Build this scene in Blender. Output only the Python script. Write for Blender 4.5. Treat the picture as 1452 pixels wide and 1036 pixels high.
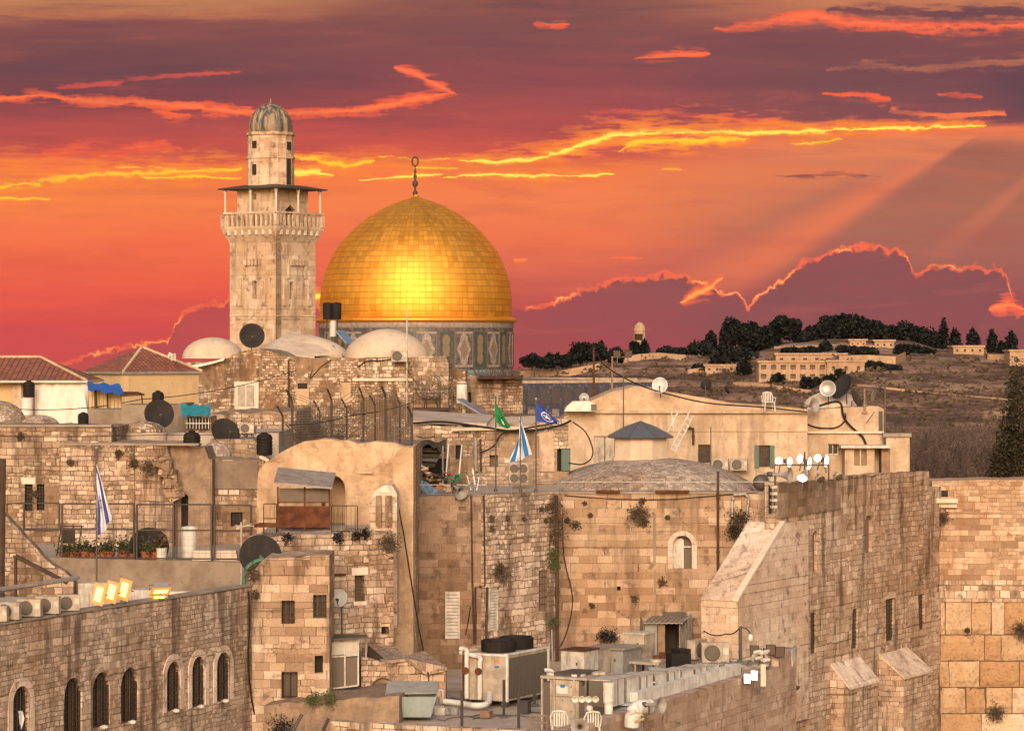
import bpy, bmesh, math, random
from mathutils import Vector, Matrix, noise
from mathutils.geometry import delaunay_2d_cdt
random.seed(7)
S = bpy.context.scene
for o in list(bpy.data.objects): bpy.data.objects.remove(o)
R = math.radians
F, HC = 4370.0, 25.0           # focal length in photo pixels, eye height in metres

# ---------------------------------------------------------------- camera
cam = bpy.data.cameras.new('camera'); camo = bpy.data.objects.new('camera', cam)
S.collection.objects.link(camo); S.camera = camo
cam.sensor_width = 36; cam.lens = F/1452*36; cam.clip_start = 1; cam.clip_end = 9000
camo.location = (0, 0, HC); camo.rotation_euler = (R(90), 0, 0)
cam.shift_y = -(518-500)/1452
S.render.resolution_x, S.render.resolution_y = 1024, 730
S.view_settings.view_transform = 'Standard'; S.view_settings.look = 'None'
S.view_settings.exposure = 0.66; S.view_settings.gamma = 1

def lin(r, g=None, b=None):
    if g is None: r, g, b = r
    f = lambda c: (c/255/12.92) if c/255 <= .04045 else ((c/255+.055)/1.055)**2.4
    return (f(r), f(g), f(b), 1)

class NT:
    def __init__(s, tree): s.t = tree; tree.nodes.clear()
    def n(s, typ, **kw):
        nd = s.t.nodes.new(typ)
        for k, v in kw.items(): setattr(nd, k, v)
        return nd
    def put(s, sock, v):
        if isinstance(v, bpy.types.NodeSocket): s.t.links.new(v, sock)
        elif v is not None: sock.default_value = v
    def m(s, op, a, b=None, c=None, clamp=False):
        nd = s.n('ShaderNodeMath', operation=op, use_clamp=clamp)
        for i, v in enumerate((a, b, c)):
            if v is not None: s.put(nd.inputs[i], v)
        return nd.outputs[0]
    def vm(s, op, a, b=None, out=0):
        nd = s.n('ShaderNodeVectorMath', operation=op)
        s.put(nd.inputs[0], a)
        if b is not None: s.put(nd.inputs[3 if op == 'SCALE' else 1], b)
        return nd.outputs[out]
    def xyz(s, x, y, z=0.0):
        nd = s.n('ShaderNodeCombineXYZ'); s.put(nd.inputs[0], x); s.put(nd.inputs[1], y); s.put(nd.inputs[2], z)
        return nd.outputs[0]
    def sep(s, v):
        nd = s.n('ShaderNodeSeparateXYZ'); s.put(nd.inputs[0], v); return nd.outputs
    def noise(s, vec, scale=1, detail=3, rough=.55, col=False, dist=0.0):
        nd = s.n('ShaderNodeTexNoise'); s.put(nd.inputs['Vector'], vec)
        nd.inputs['Scale'].default_value = scale; nd.inputs['Detail'].default_value = detail
        nd.inputs['Roughness'].default_value = rough; nd.inputs['Distortion'].default_value = dist
        return nd.outputs[1 if col else 0]
    def ss(s, x, a, b, lo=0.0, hi=1.0):
        nd = s.n('ShaderNodeMapRange', interpolation_type='SMOOTHSTEP')
        for i, v in enumerate((x, a, b, lo, hi)): s.put(nd.inputs[i], v)
        return nd.outputs[0]
    def mix(s, f, a, b, mode='MIX'):
        nd = s.n('ShaderNodeMix', data_type='RGBA', blend_type=mode, clamp_factor=True)
        s.put(nd.inputs[0], f); s.put(nd.inputs[6], a); s.put(nd.inputs[7], b)
        return nd.outputs[2]
    def ramp(s, f, stops, interp='LINEAR'):
        nd = s.n('ShaderNodeValToRGB'); cr = nd.color_ramp; cr.interpolation = interp
        while len(cr.elements) < len(stops): cr.elements.new(.5)
        for e, (p, c) in zip(cr.elements, stops): e.position = p; e.color = c
        s.put(nd.inputs[0], f); return nd.outputs[0]
    def curve(s, x, pts, scale):
        """float curve: pts (x, y) in 0..1452 / 0..scale photo pixels, returns y/scale"""
        nd = s.n('ShaderNodeFloatCurve'); c = nd.mapping.curves[0]
        for p in pts[2:]: c.points.new(.5, .5)
        for q, (a, b) in zip(c.points, pts):
            q.location = (a/1452, b/scale); q.handle_type = 'VECTOR'
        nd.mapping.update(); s.put(nd.inputs[1], x); return nd.outputs[0]

# ---------------------------------------------------------------- sky
w = bpy.data.worlds.new('World'); S.world = w; w.use_nodes = True
SUN_EL, SUN_AZ = 20, -4      # sun low behind the viewer, to the left
wg = NT(w.node_tree)
sky = wg.n('ShaderNodeTexSky', sky_type='NISHITA', sun_disc=False, sun_elevation=R(SUN_EL), sun_rotation=R(180-SUN_AZ),
          air_density=1.6, dust_density=2.5, ozone_density=.6)
bg = wg.n('ShaderNodeBackground'); wg.put(bg.inputs[0], wg.mix(1.0, sky.outputs[0], (1.12, .96, .88, 1), 'MULTIPLY')); bg.inputs[1].default_value = .15
wo = wg.n('ShaderNodeOutputWorld'); wg.put(wo.inputs[0], bg.outputs[0])
# the evening clouds: a far curved backdrop in the east, its clouds a function of the place on it
skym = bpy.data.materials.new('evening_sky'); skym.use_nodes = True
g = NT(skym.node_tree)
dx, dy, dz = g.sep(g.n('ShaderNodeTexCoord').outputs['Object'])
dyy = g.m('MAXIMUM', dy, 50.0)
u = g.m('MULTIPLY_ADD', g.m('DIVIDE', dx, dyy), F/1452, .5)          # azimuth, 0..1 over the view
v = g.m('MULTIPLY_ADD', g.m('DIVIDE', dz, dyy), -F, 500.0)           # elevation in px below the top
uv = g.xyz(g.m('MULTIPLY', u, 14.52), g.m('DIVIDE', v, 100.0))
bil = g.noise(uv, 5.0, 4, .6)            # small billows
big = g.noise(g.xyz(g.m('MULTIPLY', u, 4.0), g.m('DIVIDE', v, 60.0)), 1.0, 4, .55)
stk = g.noise(g.xyz(g.m('MULTIPLY', u, 9.0), g.m('DIVIDE', v, 14.0), 3.0), 1.0, 4, .6)
stk2 = g.noise(g.xyz(g.m('MULTIPLY', u, 5.0), g.m('DIVIDE', v, 20.0), 9.0), 1.0, 5, .6)
nb = g.m('SUBTRACT', bil, .5); nG = g.m('SUBTRACT', big, .5); nS = g.m('SUBTRACT', stk, .5)
vw = g.m('ADD', v, g.m('MULTIPLY', nG, 50)); vw = g.m('ADD', vw, g.m('MULTIPLY', nS, 44))
V = g.m('DIVIDE', vw, 1036.0)
L = g.ramp(V, [(0, lin(192,126,86)), (.015, lin(186,112,80)), (.032, lin(140,82,78)), (.10, lin(113,72,78)), (.135, lin(135,72,76)), (.17, lin(176,76,74)),
    (.205, lin(205,82,70)), (.228, lin(244,116,58)), (.275, lin(245,126,66)), (.33, lin(242,108,66)), (.40, lin(232,86,66)), (.45, lin(212,74,72)), (.52, lin(200,76,76))])
Cc = g.ramp(V, [(0, lin(128,80,78)), (.05, lin(134,80,80)), (.11, lin(150,78,80)), (.17, lin(178,78,76)), (.205, lin(206,84,70)), (.228, lin(244,120,60)),
    (.28, lin(242,124,72)), (.33, lin(236,112,72)), (.38, lin(212,98,78)), (.43, lin(186,76,78)), (.52, lin(176,66,80))])
Rr = g.ramp(V, [(0, lin(196,122,86)), (.022, lin(180,104,84)), (.05, lin(130,78,80)), (.12, lin(124,78,82)), (.16, lin(140,80,82)), (.176, lin(232,112,76)),
    (.19, lin(240,130,80)), (.23, lin(202,118,88)), (.30, lin(176,108,88)), (.36, lin(164,98,88)), (.42, lin(148,80,86)), (.52, lin(140,74,84))])
col = g.mix(g.ss(u, .18, .52), L, Cc); col = g.mix(g.ss(u, .55, .82), col, Rr)
# upper dark cloud patches, darker right end
col = g.mix(g.m('MULTIPLY', g.ss(stk2, .52, .72), g.ss(v, 240, 120, 0.0, .4)), col, lin(104,70,80))
col = g.mix(g.m('MULTIPLY', g.ss(g.m('MULTIPLY_ADD', nG, .12, u), .93, 1.0), g.m('MULTIPLY', g.ss(v, 70, 110), g.ss(v, 182, 160, 0.0, .6))), col, lin(92,68,80))
# sun rays fanning down from the cloud at the right
tr = g.m('DIVIDE', g.m('SUBTRACT', g.m('MULTIPLY', u, 1452.0), 1420.0), g.m('MAXIMUM', g.m('SUBTRACT', v, 165.0), 8.0))
rayn = g.noise(g.xyz(g.m('MULTIPLY', tr, 3.2), 0.0), 1.0, 1)
below = g.ss(v, 183, 215)
r1 = g.m('MULTIPLY', g.ss(tr, -1.30, -1.60), g.ss(tr, -2.3, -1.62))
r1 = g.m('MULTIPLY', g.m('MULTIPLY', r1, below), g.m('MULTIPLY', g.ss(v, 450, 370, .0, .75), g.ss(v, 190, 300, .2, 1.0)))
tr2 = g.m('DIVIDE', g.m('SUBTRACT', g.m('MULTIPLY', u, 1452.0), 1560.0), g.m('MAXIMUM', g.m('SUBTRACT', v, 165.0), 8.0))
r5 = g.m('MULTIPLY', g.m('MULTIPLY', g.ss(tr2, -.95, -1.12), g.ss(tr2, -1.38, -1.16)), g.m('MULTIPLY', g.ss(v, 390, 300), g.ss(v, 205, 270)))
col = g.mix(r1, col, lin(236,120,78))
r2 = g.m('MULTIPLY', g.m('MULTIPLY', g.ss(tr, -1.9, -2.8), g.ss(v, 360, 230)), below)
r2 = g.m('MULTIPLY', r2, g.m('MULTIPLY', g.ss(tr, -9.0, -4.0), g.ss(v, 215, 245)))
col = g.mix(g.m('MULTIPLY', r2, .45), col, lin(240,126,74))
r3 = g.m('MULTIPLY', g.m('MULTIPLY', g.ss(tr, -1.60, -1.20), g.ss(v, 370, 230)), below)
col = g.mix(g.m('MULTIPLY', r3, .85), col, lin(160,100,84))
col = g.mix(g.m('MULTIPLY', r5, .5), col, lin(208,118,88))
wmod = g.ss(g.noise(g.xyz(g.m('MULTIPLY', u, 26.0), g.m('DIVIDE', v, 9.0), 5.0), 1.0, 3, .6), .32, .66, .25, 1.55)
def stroke(col, pts, wid, c1, c2=None, warp=6.0, streak=.0, fine=True, soft=0.0):
    """glowing streak along a curve: pts (px,py), wid (px, halfwidth px); c1 rim, c2 core"""
    pts = sorted(pts)
    c = g.m('MULTIPLY', g.curve(u, [(0, pts[0][1])] + pts + [(1452, pts[-1][1])], 600), 600.0)
    x0, x1 = pts[0][0], pts[-1][0]; wd = sorted(wid)
    ws = [(max(0, wd[0][0]-1), 0.0 if wd[0][0] > 0 else wd[0][1])] + wd + [(min(1452, wd[-1][0]+1), 0.0 if wd[-1][0] < 1450 else wd[-1][1])]
    if ws[0][0] > 0: ws = [(0, 0)] + ws
    if ws[-1][0] < 1452: ws = ws + [(1452, 0)]
    ww = g.m('MULTIPLY', g.curve(u, ws, 60), 60.0)
    d = g.m('SUBTRACT', v, c); d = g.m('MULTIPLY_ADD', nb, warp*2+3, d)
    if streak: d = g.m('MULTIPLY_ADD', nS, streak*2, d)
    d = g.m('ABSOLUTE', d)
    ww = g.m('MULTIPLY', ww, wmod)
    q = g.m('SUBTRACT', 1.0, g.m('DIVIDE', d, g.m('MAXIMUM', ww, .01)))
    mod = g.m('MULTIPLY', g.ss(stk, .36, .56, .35, 1.0), g.ss(ww, .3, 1.4)) if fine else g.ss(ww, .3, 1.4)
    k1 = g.m('MULTIPLY', g.ss(q, -.75-soft, .7), mod)
    k2 = g.m('MULTIPLY', g.ss(q, .35, .95), mod)
    col = g.mix(k1, col, c1)
    if c2: col = g.mix(k2, col, c2)
    return col
SAL, ORG, YEL, HOT = lin(246,96,58), lin(250,140,50), lin(255,200,44), lin(255,236,90)
# salmon-lit edges high in the sky
col = stroke(col, [(80,125),(150,119),(230,108),(340,102)], [(80,3),(150,4),(230,2),(300,3),(340,1)], lin(200,80,74), None, 3)
col = stroke(col, [(0,140),(60,135),(110,142),(150,145),(210,146),(300,155),(370,161),(440,160),(500,158),(560,147),(600,138),(645,133)],
             [(0,5),(60,6),(150,6),(250,6),(330,7),(400,6),(500,6),(560,7),(600,7),(640,4),(650,1)], SAL, lin(255,120,66), 4, 3, False)
col = stroke(col, [(560,96),(585,103),(605,113),(622,122),(645,133)], [(560,2),(580,7),(605,8),(625,8),(650,3)], SAL, lin(255,116,70), 2, 0, False)
col = stroke(col, [(205,150),(235,160),(268,164)], [(205,3),(240,7),(268,3)], SAL, None, 4)
col = stroke(col, [(50,222),(110,212),(160,220),(230,208),(260,212)], [(50,3),(110,10),(170,8),(230,8),(260,2)], lin(240,92,60), None, 8, 4)
col = stroke(col, [(1012,42),(1060,38),(1110,26),(1160,22),(1200,33),(1300,40),(1380,38),(1452,35)],
             [(1012,2),(1060,8),(1110,10),(1160,9),(1200,9),(1300,7),(1380,7),(1452,6)], SAL, lin(255,112,72), 7, 4)
col = stroke(col, [(1170,14),(1300,20),(1452,18)], [(1170,3),(1260,8),(1400,8),(1452,7)], lin(118,76,80), None, 4, 3, False)
col = stroke(col, [(900,84),(950,79),(1008,76)], [(900,2),(950,6),(990,5),(1008,2)], SAL, lin(255,112,72), 1.5)
col = stroke(col, [(758,34),(805,36)], [(758,3),(805,4)], SAL, None, 3)
col = stroke(col, [(1170,98),(1230,92),(1300,98),(1452,86)], [(1170,2),(1230,5),(1300,3),(1400,6),(1452,6)], lin(178,106,84), None, 4, 3)
col = stroke(col, [(1165,133),(1220,134),(1262,141)], [(1165,2),(1225,3),(1248,7),(1262,3)], SAL, None, 3)
col = stroke(col, [(1330,133),(1390,136)], [(1330,3),(1390,4)], SAL, None, 3)
col = stroke(col, [(1260,158),(1330,164),(1425,163)], [(1260,4),(1330,5),(1425,4)], lin(250,118,66), None, 3)
col = stroke(col, [(840,158),(960,162),(1100,172)], [(840,4),(960,6),(1100,5)], lin(215,86,72), None, 4, 3)
# golden band
col = stroke(col, [(0,262),(90,256),(200,246),(340,240),(500,236),(640,236)], [(0,30),(90,24),(200,18),(340,15),(500,14),(640,6)], lin(248,128,52), None, 10, 8)
col = stroke(col, [(0,266),(40,260),(90,252),(150,248),(220,246),(340,240)], [(0,9),(90,8),(150,7),(220,8),(340,7)], ORG, YEL, 6, 6)
col = stroke(col, [(0,281),(70,282)], [(0,4),(70,2)], ORG, YEL, 2)
col = stroke(col, [(200,252),(260,250),(340,253)], [(200,3),(260,5),(340,4)], ORG, YEL, 3)
col = stroke(col, [(160,238),(230,237)], [(160,3),(230,2)], ORG, YEL, 3)
col = stroke(col, [(415,246),(440,244),(475,250)], [(415,9),(445,9),(475,4)], ORG, HOT, 4, 3, False)
col = stroke(col, [(415,222),(450,226),(490,234),(530,229)], [(415,5),(450,8),(490,8),(530,3)], ORG, YEL, 5, 4, False)
col = stroke(col, [(508,256),(560,251),(600,248),(625,246)], [(508,2),(560,4),(600,4),(625,2)], ORG, HOT, 2, 1, False)
col = stroke(col, [(590,238),(650,239)], [(590,2),(650,3)], ORG, YEL, 2)
col = stroke(col, [(630,252),(700,248),(730,250),(780,248),(820,249),(868,246)], [(630,2),(700,5),(780,6),(820,5),(868,2)], ORG, HOT, 3, 2, False)
col = stroke(col, [(535,222),(600,226),(660,225)], [(535,2),(600,3),(660,3)], ORG, YEL, 4, 3)
col = stroke(col, [(640,228),(700,229),(760,224),(800,212),(830,203),(860,195),(920,190),(1000,188),(1100,187),(1200,183),(1300,181),(1400,177)],
             [(640,6),(700,12),(770,16),(860,20),(950,20),(1050,16),(1200,10),(1300,7),(1400,3)], lin(246,120,52), None, 6, 6, False)
col = stroke(col, [(648,227),(700,230),(760,226),(800,214),(830,204),(860,194),(920,189),(1000,189),(1100,188),(1200,184),(1300,181),(1400,178)],
             [(648,4),(700,6),(760,6),(800,9),(860,10),(950,10),(1050,7),(1200,6),(1300,4),(1400,2)], ORG, HOT, 4, 3, False)
col = stroke(col, [(878,214),(895,204),(930,200),(1000,199),(1060,195)], [(878,3),(900,11),(930,10),(1000,9),(1060,5)], ORG, YEL, 6, 3, False)
col = stroke(col, [(1120,204),(1150,203),(1192,198)], [(1120,2),(1160,4),(1192,3)], ORG, YEL, 2)
col = stroke(col, [(940,240),(965,240)], [(940,2),(965,2)], ORG, YEL, 1)
col = stroke(col, [(1100,250),(1175,247),(1250,250)], [(1100,1),(1175,4),(1250,1)], lin(140,78,78), None, 1)
col = stroke(col, [(865,366),(890,365),(910,366)], [(865,2),(890,4),(910,2)], lin(250,110,64), None, 1)
col = stroke(col, [(728,368),(748,368)], [(728,3),(748,2)], lin(255,130,60), None, 1)
# low cloud bank with a lit rim
edge = [(0,530),(80,516),(130,500),(180,489),(240,480),(247,462),(262,438),(290,430),(305,428),(315,432),(330,414),(400,408),(450,424),(453,440),(745,438),(760,432),
 (800,424),(812,415),(840,408),(870,397),(890,392),(920,392),(940,388),(960,388),(975,394),(1000,398),(1012,408),(1030,416),(1045,415),(1056,424),(1061,438),(1070,420),(1090,408),
 (1110,396),(1128,378),(1140,370),(1165,362),(1182,353),(1198,350),(1225,349),(1246,346),(1256,356),(1268,352),(1282,356),(1292,372),(1294,388),(1302,386),(1320,378),(1340,373),
 (1360,379),(1385,375),(1402,383),(1412,378),(1426,388),(1436,420),(1440,446),(1452,440)]
ec = g.m('MULTIPLY', g.curve(u, edge, 600), 600.0)
bill = g.m('ABSOLUTE', g.m('SUBTRACT', g.noise(uv, 4.2, 3, .5), .5))
ed = g.m('SUBTRACT', v, ec); ed = g.m('ADD', ed, g.m('MULTIPLY_ADD', bill, 42.0, -5.0))
bank = g.mix(g.ss(u, .25, .75), lin(188,76,76), lin(138,82,84))
bank = g.mix(g.m('MULTIPLY', g.ss(big, .45, .65), .35), bank, lin(156,82,86))
col = g.mix(g.m('MULTIPLY', g.ss(ed, -1.0, 2.0), g.ss(g.m('SUBTRACT', v, ec), 130, 20, .45, .95)), col, bank)
rimw = g.curve(u, [(0,.0),(60,.0),(80,.5),(240,.9),(244,0),(247,0),(250,.9),(330,.9),(440,1),(452,.6),(454,0),(744,0),(750,1),(900,.8),(1280,.9),(1290,1),(1340,.6),(1434,.8),(1436,.2),(1452,.9)], 1)
rim = g.m('MULTIPLY', g.ss(g.m('ABSOLUTE', ed), 5.4, 1.8), g.m('MULTIPLY', rimw, g.ss(bil, .36, .55, .5, 1.0)))
col = g.mix(rim, col, lin(255,104,66))
rim2 = g.m('MULTIPLY', g.ss(g.m('ABSOLUTE', ed), 2.6, .5), g.m('MULTIPLY', rimw, g.ss(g.noise(uv, 1.6, 2), .46, .6)))
col = g.mix(rim2, col, lin(255,176,90))
col = stroke(col, [(965,428),(985,418),(1005,408),(1023,394)], [(965,3),(985,6),(1005,9),(1023,3)], lin(255,104,62), lin(255,170,80), 5, 0, False)
col = stroke(col, [(1405,440),(1420,434),(1430,428),(1452,440)], [(1405,3),(1420,12),(1435,9),(1452,5)], lin(250,96,66), lin(255,130,76), 7, 0, False)
col = stroke(col, [(436,421),(455,421)], [(436,12),(455,12)], ORG, HOT, 1, 0, False)
hz1 = g.noise(g.xyz(g.m('MULTIPLY', u, 7.0), g.m('DIVIDE', v, 32.0), 21.0), 1.0, 6, .62, dist=.4)
col = g.mix(g.ss(hz1, .44, .72, 0.0, .22), col, g.mix(g.ss(v, 150, 330), lin(96,62,76), lin(176,72,72)))
col = g.mix(g.ss(hz1, .46, .28, 0.0, .13), col, lin(238,104,74))
# faint grain of thin cloud everywhere
col = g.mix(.05, col, g.mix(stk2, lin(120,60,70), lin(255,150,100)), 'SOFT_LIGHT')
hs_ = g.n('ShaderNodeHueSaturation'); hs_.inputs['Saturation'].default_value = .98; hs_.inputs['Hue'].default_value = .501; g.put(hs_.inputs['Color'], col); em = g.n('ShaderNodeEmission'); g.put(em.inputs[0], hs_.outputs[0]); em.inputs[1].default_value = .65
mo = g.n('ShaderNodeOutputMaterial'); g.put(mo.inputs[0], em.outputs[0])
skym.cycles.emission_sampling = 'NONE'
sv, sf = [], []
for j in range(13):
    for i in range(33):
        az, el = R(-62+124*i/32), R(-3+40*j/12)
        sv.append((5000*math.sin(az)*math.cos(el), 5000*math.cos(az)*math.cos(el), 5000*math.sin(el)))
        if i and j: sf.append((j*33+i-34, j*33+i-33, j*33+i, j*33+i-1))
me = bpy.data.meshes.new('sky'); me.from_pydata(sv, [], sf); me.materials.append(skym)
o = bpy.data.objects.new('sky', me); o['kind'] = 'structure'; o.location = (0, 0, HC); S.collection.objects.link(o)
# ---------------------------------------------------------------- sun
sl = bpy.data.lights.new('sun', 'SUN'); sl.energy = 1.45; sl.angle = R(22); sl.color = (1, .86, .74)
so = bpy.data.objects.new('sun', sl); S.collection.objects.link(so)
sd = Vector((math.sin(R(SUN_AZ))*math.cos(R(SUN_EL)), -math.cos(R(SUN_AZ))*math.cos(R(SUN_EL)), math.sin(R(SUN_EL))))
so.location = sd*200; so.rotation_euler = sd.to_track_quat('Z', 'Y').to_euler()
# ================================================================ helpers
C = S.collection
def X(px, Y): return (px-726)/F*Y
def Z(py, Y): return HC-(py-500)/F*Y
def P(px, py, Y): return Vector((X(px, Y), Y, Z(py, Y)))
def Yz(py, z): return (HC-z)*F/(py-500)          # distance at which height z is seen in row py

def world_of(o):
    v = Vector(o.location)
    while o.parent: o = o.parent; v += Vector(o.location)
    return v

class MB:
    def __init__(s): s.v = []; s.f = []; s.mi = []; s.uv = {}; s.k = 0
    def face(s, pts, uv=None):
        i = len(s.v); s.v += [Vector(p) for p in pts]; s.f.append(tuple(range(i, i+len(pts)))); s.mi.append(s.k)
        if uv: s.uv[len(s.f)-1] = uv
    def add(s, vs, fs, M=None):
        i = len(s.v); s.v += [(M @ Vector(p)) if M else Vector(p) for p in vs]
        for f in fs: s.f.append(tuple(i+j for j in f)); s.mi.append(s.k)
        return s
    def box(s, x0, x1, y0, y1, z0, z1, M=None):
        vs = [(x, y, z) for z in (z0, z1) for y in (y0, y1) for x in (x0, x1)]
        return s.add(vs, [(0,2,3,1),(4,5,7,6),(0,1,5,4),(2,6,7,3),(0,4,6,2),(1,3,7,5)], M)
    def cbox(s, c, d, rz=0, M=None):
        """box standing on c, size d, turned rz"""
        m = Matrix.Translation(Vector(c)) @ Matrix.Rotation(rz, 4, 'Z')
        if M: m = M @ m
        return s.box(-d[0]/2, d[0]/2, -d[1]/2, d[1]/2, 0, d[2], m)
    def prism(s, poly, D):
        """polygon (list of points) extruded along vector D"""
        n = len(poly); D = Vector(D); a = [Vector(p) for p in poly]
        s.add(a+[p+D for p in a], [tuple(range(n)), tuple(range(2*n-1, n-1, -1))]+[(i, i+n, (i+1) % n+n, (i+1) % n) for i in range(n)]); return s
    def tube(s, pts, r, n=6, M=None, cap=True):
        pts = [Vector(p) for p in pts]
        if M: pts = [M @ p for p in pts]
        rs = r if isinstance(r, (list, tuple)) else [r]*len(pts)
        i0 = len(s.v); T = []
        for i, p in enumerate(pts):
            t = (pts[min(i+1, len(pts)-1)]-pts[max(i-1, 0)])
            t = t.normalized() if t.length > 1e-9 else Vector((0, 0, 1))
            a = t.cross(Vector((0, 0, 1)) if abs(t.z) < .9 else Vector((1, 0, 0))).normalized(); b = t.cross(a)
            for k in range(n):
                q = 2*math.pi*(k+.5)/n; s.v.append(p+(a*math.cos(q)+b*math.sin(q))*rs[i])
        for i in range(len(pts)-1):
            for k in range(n):
                s.f.append((i0+i*n+k, i0+i*n+(k+1) % n, i0+(i+1)*n+(k+1) % n, i0+(i+1)*n+k)); s.mi.append(s.k)
        if cap:
            s.f.append(tuple(i0+k for k in reversed(range(n)))); s.mi.append(s.k)
            s.f.append(tuple(i0+(len(pts)-1)*n+k for k in range(n))); s.mi.append(s.k)
        return s
    def lathe(s, prof, c=(0, 0, 0), n=24, M=None, uvs=False, mod=None, a0=0, a1=2*math.pi):
        """profile [(r, z)] turned round the z axis through c"""
        i0 = len(s.v); c = Vector(c); full = abs(a1-a0-2*math.pi) < 1e-6; m = n if full else n+1
        for r, z in prof:
            for k in range(m):
                q = a0+(a1-a0)*k/n; rr = r*(mod(q, z) if mod else 1)
                p = Vector((rr*math.cos(q), rr*math.sin(q), z)); s.v.append(M @ (p+c) if M else p+c)
        ln = [0]
        for j in range(1, len(prof)): ln.append(ln[-1]+math.hypot(prof[j][0]-prof[j-1][0], prof[j][1]-prof[j-1][1]))
        for j in range(len(prof)-1):
            for k in range(n):
                k2 = (k+1) % m
                s.f.append((i0+j*m+k, i0+j*m+k2, i0+(j+1)*m+k2, i0+(j+1)*m+k)); s.mi.append(s.k)
                if uvs: s.uv[len(s.f)-1] = [(k/n, ln[j]), ((k+1)/n, ln[j]), ((k+1)/n, ln[j+1]), (k/n, ln[j+1])]
        return s
    def sphere(s, c, r, n=12, sq=(1, 1, 1)):
        i0 = len(s.v)
        s.lathe([(max(.0001, math.sin(math.pi*j/(n//2))), -math.cos(math.pi*j/(n//2))) for j in range(n//2+1)], (0, 0, 0), n)
        for i in range(i0, len(s.v)):
            p = s.v[i]; s.v[i] = Vector((p.x*r*sq[0]+c[0], p.y*r*sq[1]+c[1], p.z*r*sq[2]+c[2]))
        return s
    def build(s, name, mat, parent=None, smooth=False, label=None, loc=None):
        me = bpy.data.meshes.new(name)
        off = world_of(parent) if parent else Vector((0, 0, 0))
        if loc is None and parent is None and s.v:
            xs = [p.x for p in s.v]; ys = [p.y for p in s.v]
            loc = Vector(((min(xs)+max(xs))/2, (min(ys)+max(ys))/2, min(p.z for p in s.v)))
        elif loc is None: loc = Vector((0, 0, 0))
        loc = Vector(loc)
        me.from_pydata([p-off-loc for p in s.v], [], s.f)
        for m in (mat if isinstance(mat, (list, tuple)) else [mat]): me.materials.append(M_[m] if isinstance(m, str) else m)
        for p, k in zip(me.polygons, s.mi): p.material_index = k; p.use_smooth = smooth
        uvl = me.uv_layers.new(name='metres').data
        for p in me.polygons:
            if p.index in s.uv:
                for li, q in zip(p.loop_indices, s.uv[p.index]): uvl[li].uv = q
                continue
            n = p.normal
            if abs(n.z) > .75:
                for li in p.loop_indices:
                    q = s.v[me.loops[li].vertex_index]; uvl[li].uv = (q.x, q.y)
            else:
                t = Vector((-n.y, n.x, 0)).normalized()
                a = math.atan2(t.y, t.x); a = round(a/.35)*.35     # one direction per wall, not per face
                t = Vector((math.cos(a), math.sin(a), 0)); 
                sc = 1/max(.35, abs(t.dot(Vector((-n.y, n.x, 0)).normalized())))
                for li in p.loop_indices:
                    q = s.v[me.loops[li].vertex_index]; uvl[li].uv = (q.dot(t)*sc, q.z)
        o = bpy.data.objects.new(name, me); o.location = loc; o.parent = parent; C.objects.link(o)
        if label: o['label'] = label
        return o

def tag(o, label, cat, group=None, kind=None):
    if label: o['label'] = label
    if cat: o['category'] = cat
    if group: o['group'] = group
    if kind: o['kind'] = kind
    return o
def T(name, label, cat, loc=(0, 0, 0), group=None):
    o = bpy.data.objects.new(name, None); C.objects.link(o); o.location = loc; o.empty_display_size = .3
    return tag(o, label, cat, group)
def struct(o): o['kind'] = 'structure'; return o
def copy_tree(o, parent=None):
    c = o.copy(); C.objects.link(c); c.parent = parent
    for ch in [x for x in o.children]: copy_tree(ch, c)
    return c
_used = set()
def place(proto, loc, rz=0, label=None, scale=1, tilt=0, group=None, cat=None):
    """the first call moves the prototype itself, the later ones a copy of it and its parts"""
    o = proto if proto not in _used else copy_tree(proto)
    _used.add(proto)
    o.location = loc; o.rotation_euler = (tilt, 0, rz); o.scale = (scale,)*3 if not isinstance(scale, tuple) else scale
    if label: o['label'] = label
    if group: o['group'] = group
    if cat: o['category'] = cat
    return o

# ---------------------------------------------------------------- walls
class Wall:
    def __init__(s, A, B):
        s.A = Vector(A); s.t = (Vector(B)-s.A).normalized(); s.n = Vector((s.t.y, -s.t.x))
        if s.n.dot(-s.A) < 0: s.n = -s.n
    @staticmethod
    def px(a, Ya, b, Yb): return Wall((X(a, Ya), Ya), (X(b, Yb), Yb))
    def uz(s, px, py, d=0):
        k = (px-726)/F; A = s.A+s.n*d        # point A+t*u with x = k*y
        u = (k*A.y-A.x)/(s.t.x-k*s.t.y); y = A.y+s.t.y*u
        return (u, HC-(py-500)/F*y)
    def w(s, u, z, d=0):
        p = s.A+s.t*u+s.n*d; return Vector((p.x, p.y, z))
    def p(s, px, py, d=0): return s.w(*s.uz(px, py, d), d)
    def L(s, pts): return [s.uz(*p) for p in pts]
    def box(s, mb, u0, u1, z0, z1, d0, d1):
        q = [s.w(u0, z0, d0), s.w(u1, z0, d0), s.w(u1, z1, d0), s.w(u0, z1, d0)]
        mb.prism(q, tuple(s.n.to_3d()*(d1-d0))); return mb
    def pbox(s, mb, x0, y0, x1, y1, d0, d1):
        """box over the photo rectangle x0,y0-x1,y1 on the wall"""
        u0, z1 = s.uz(x0, y0); u1, z0 = s.uz(x1, y1)
        _, z1b = s.uz(x1, y0); _, z0b = s.uz(x0, y1); 
        return s.box(mb, u0, u1, (z0+z0b)/2, (z1+z1b)/2, d0, d1)

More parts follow.
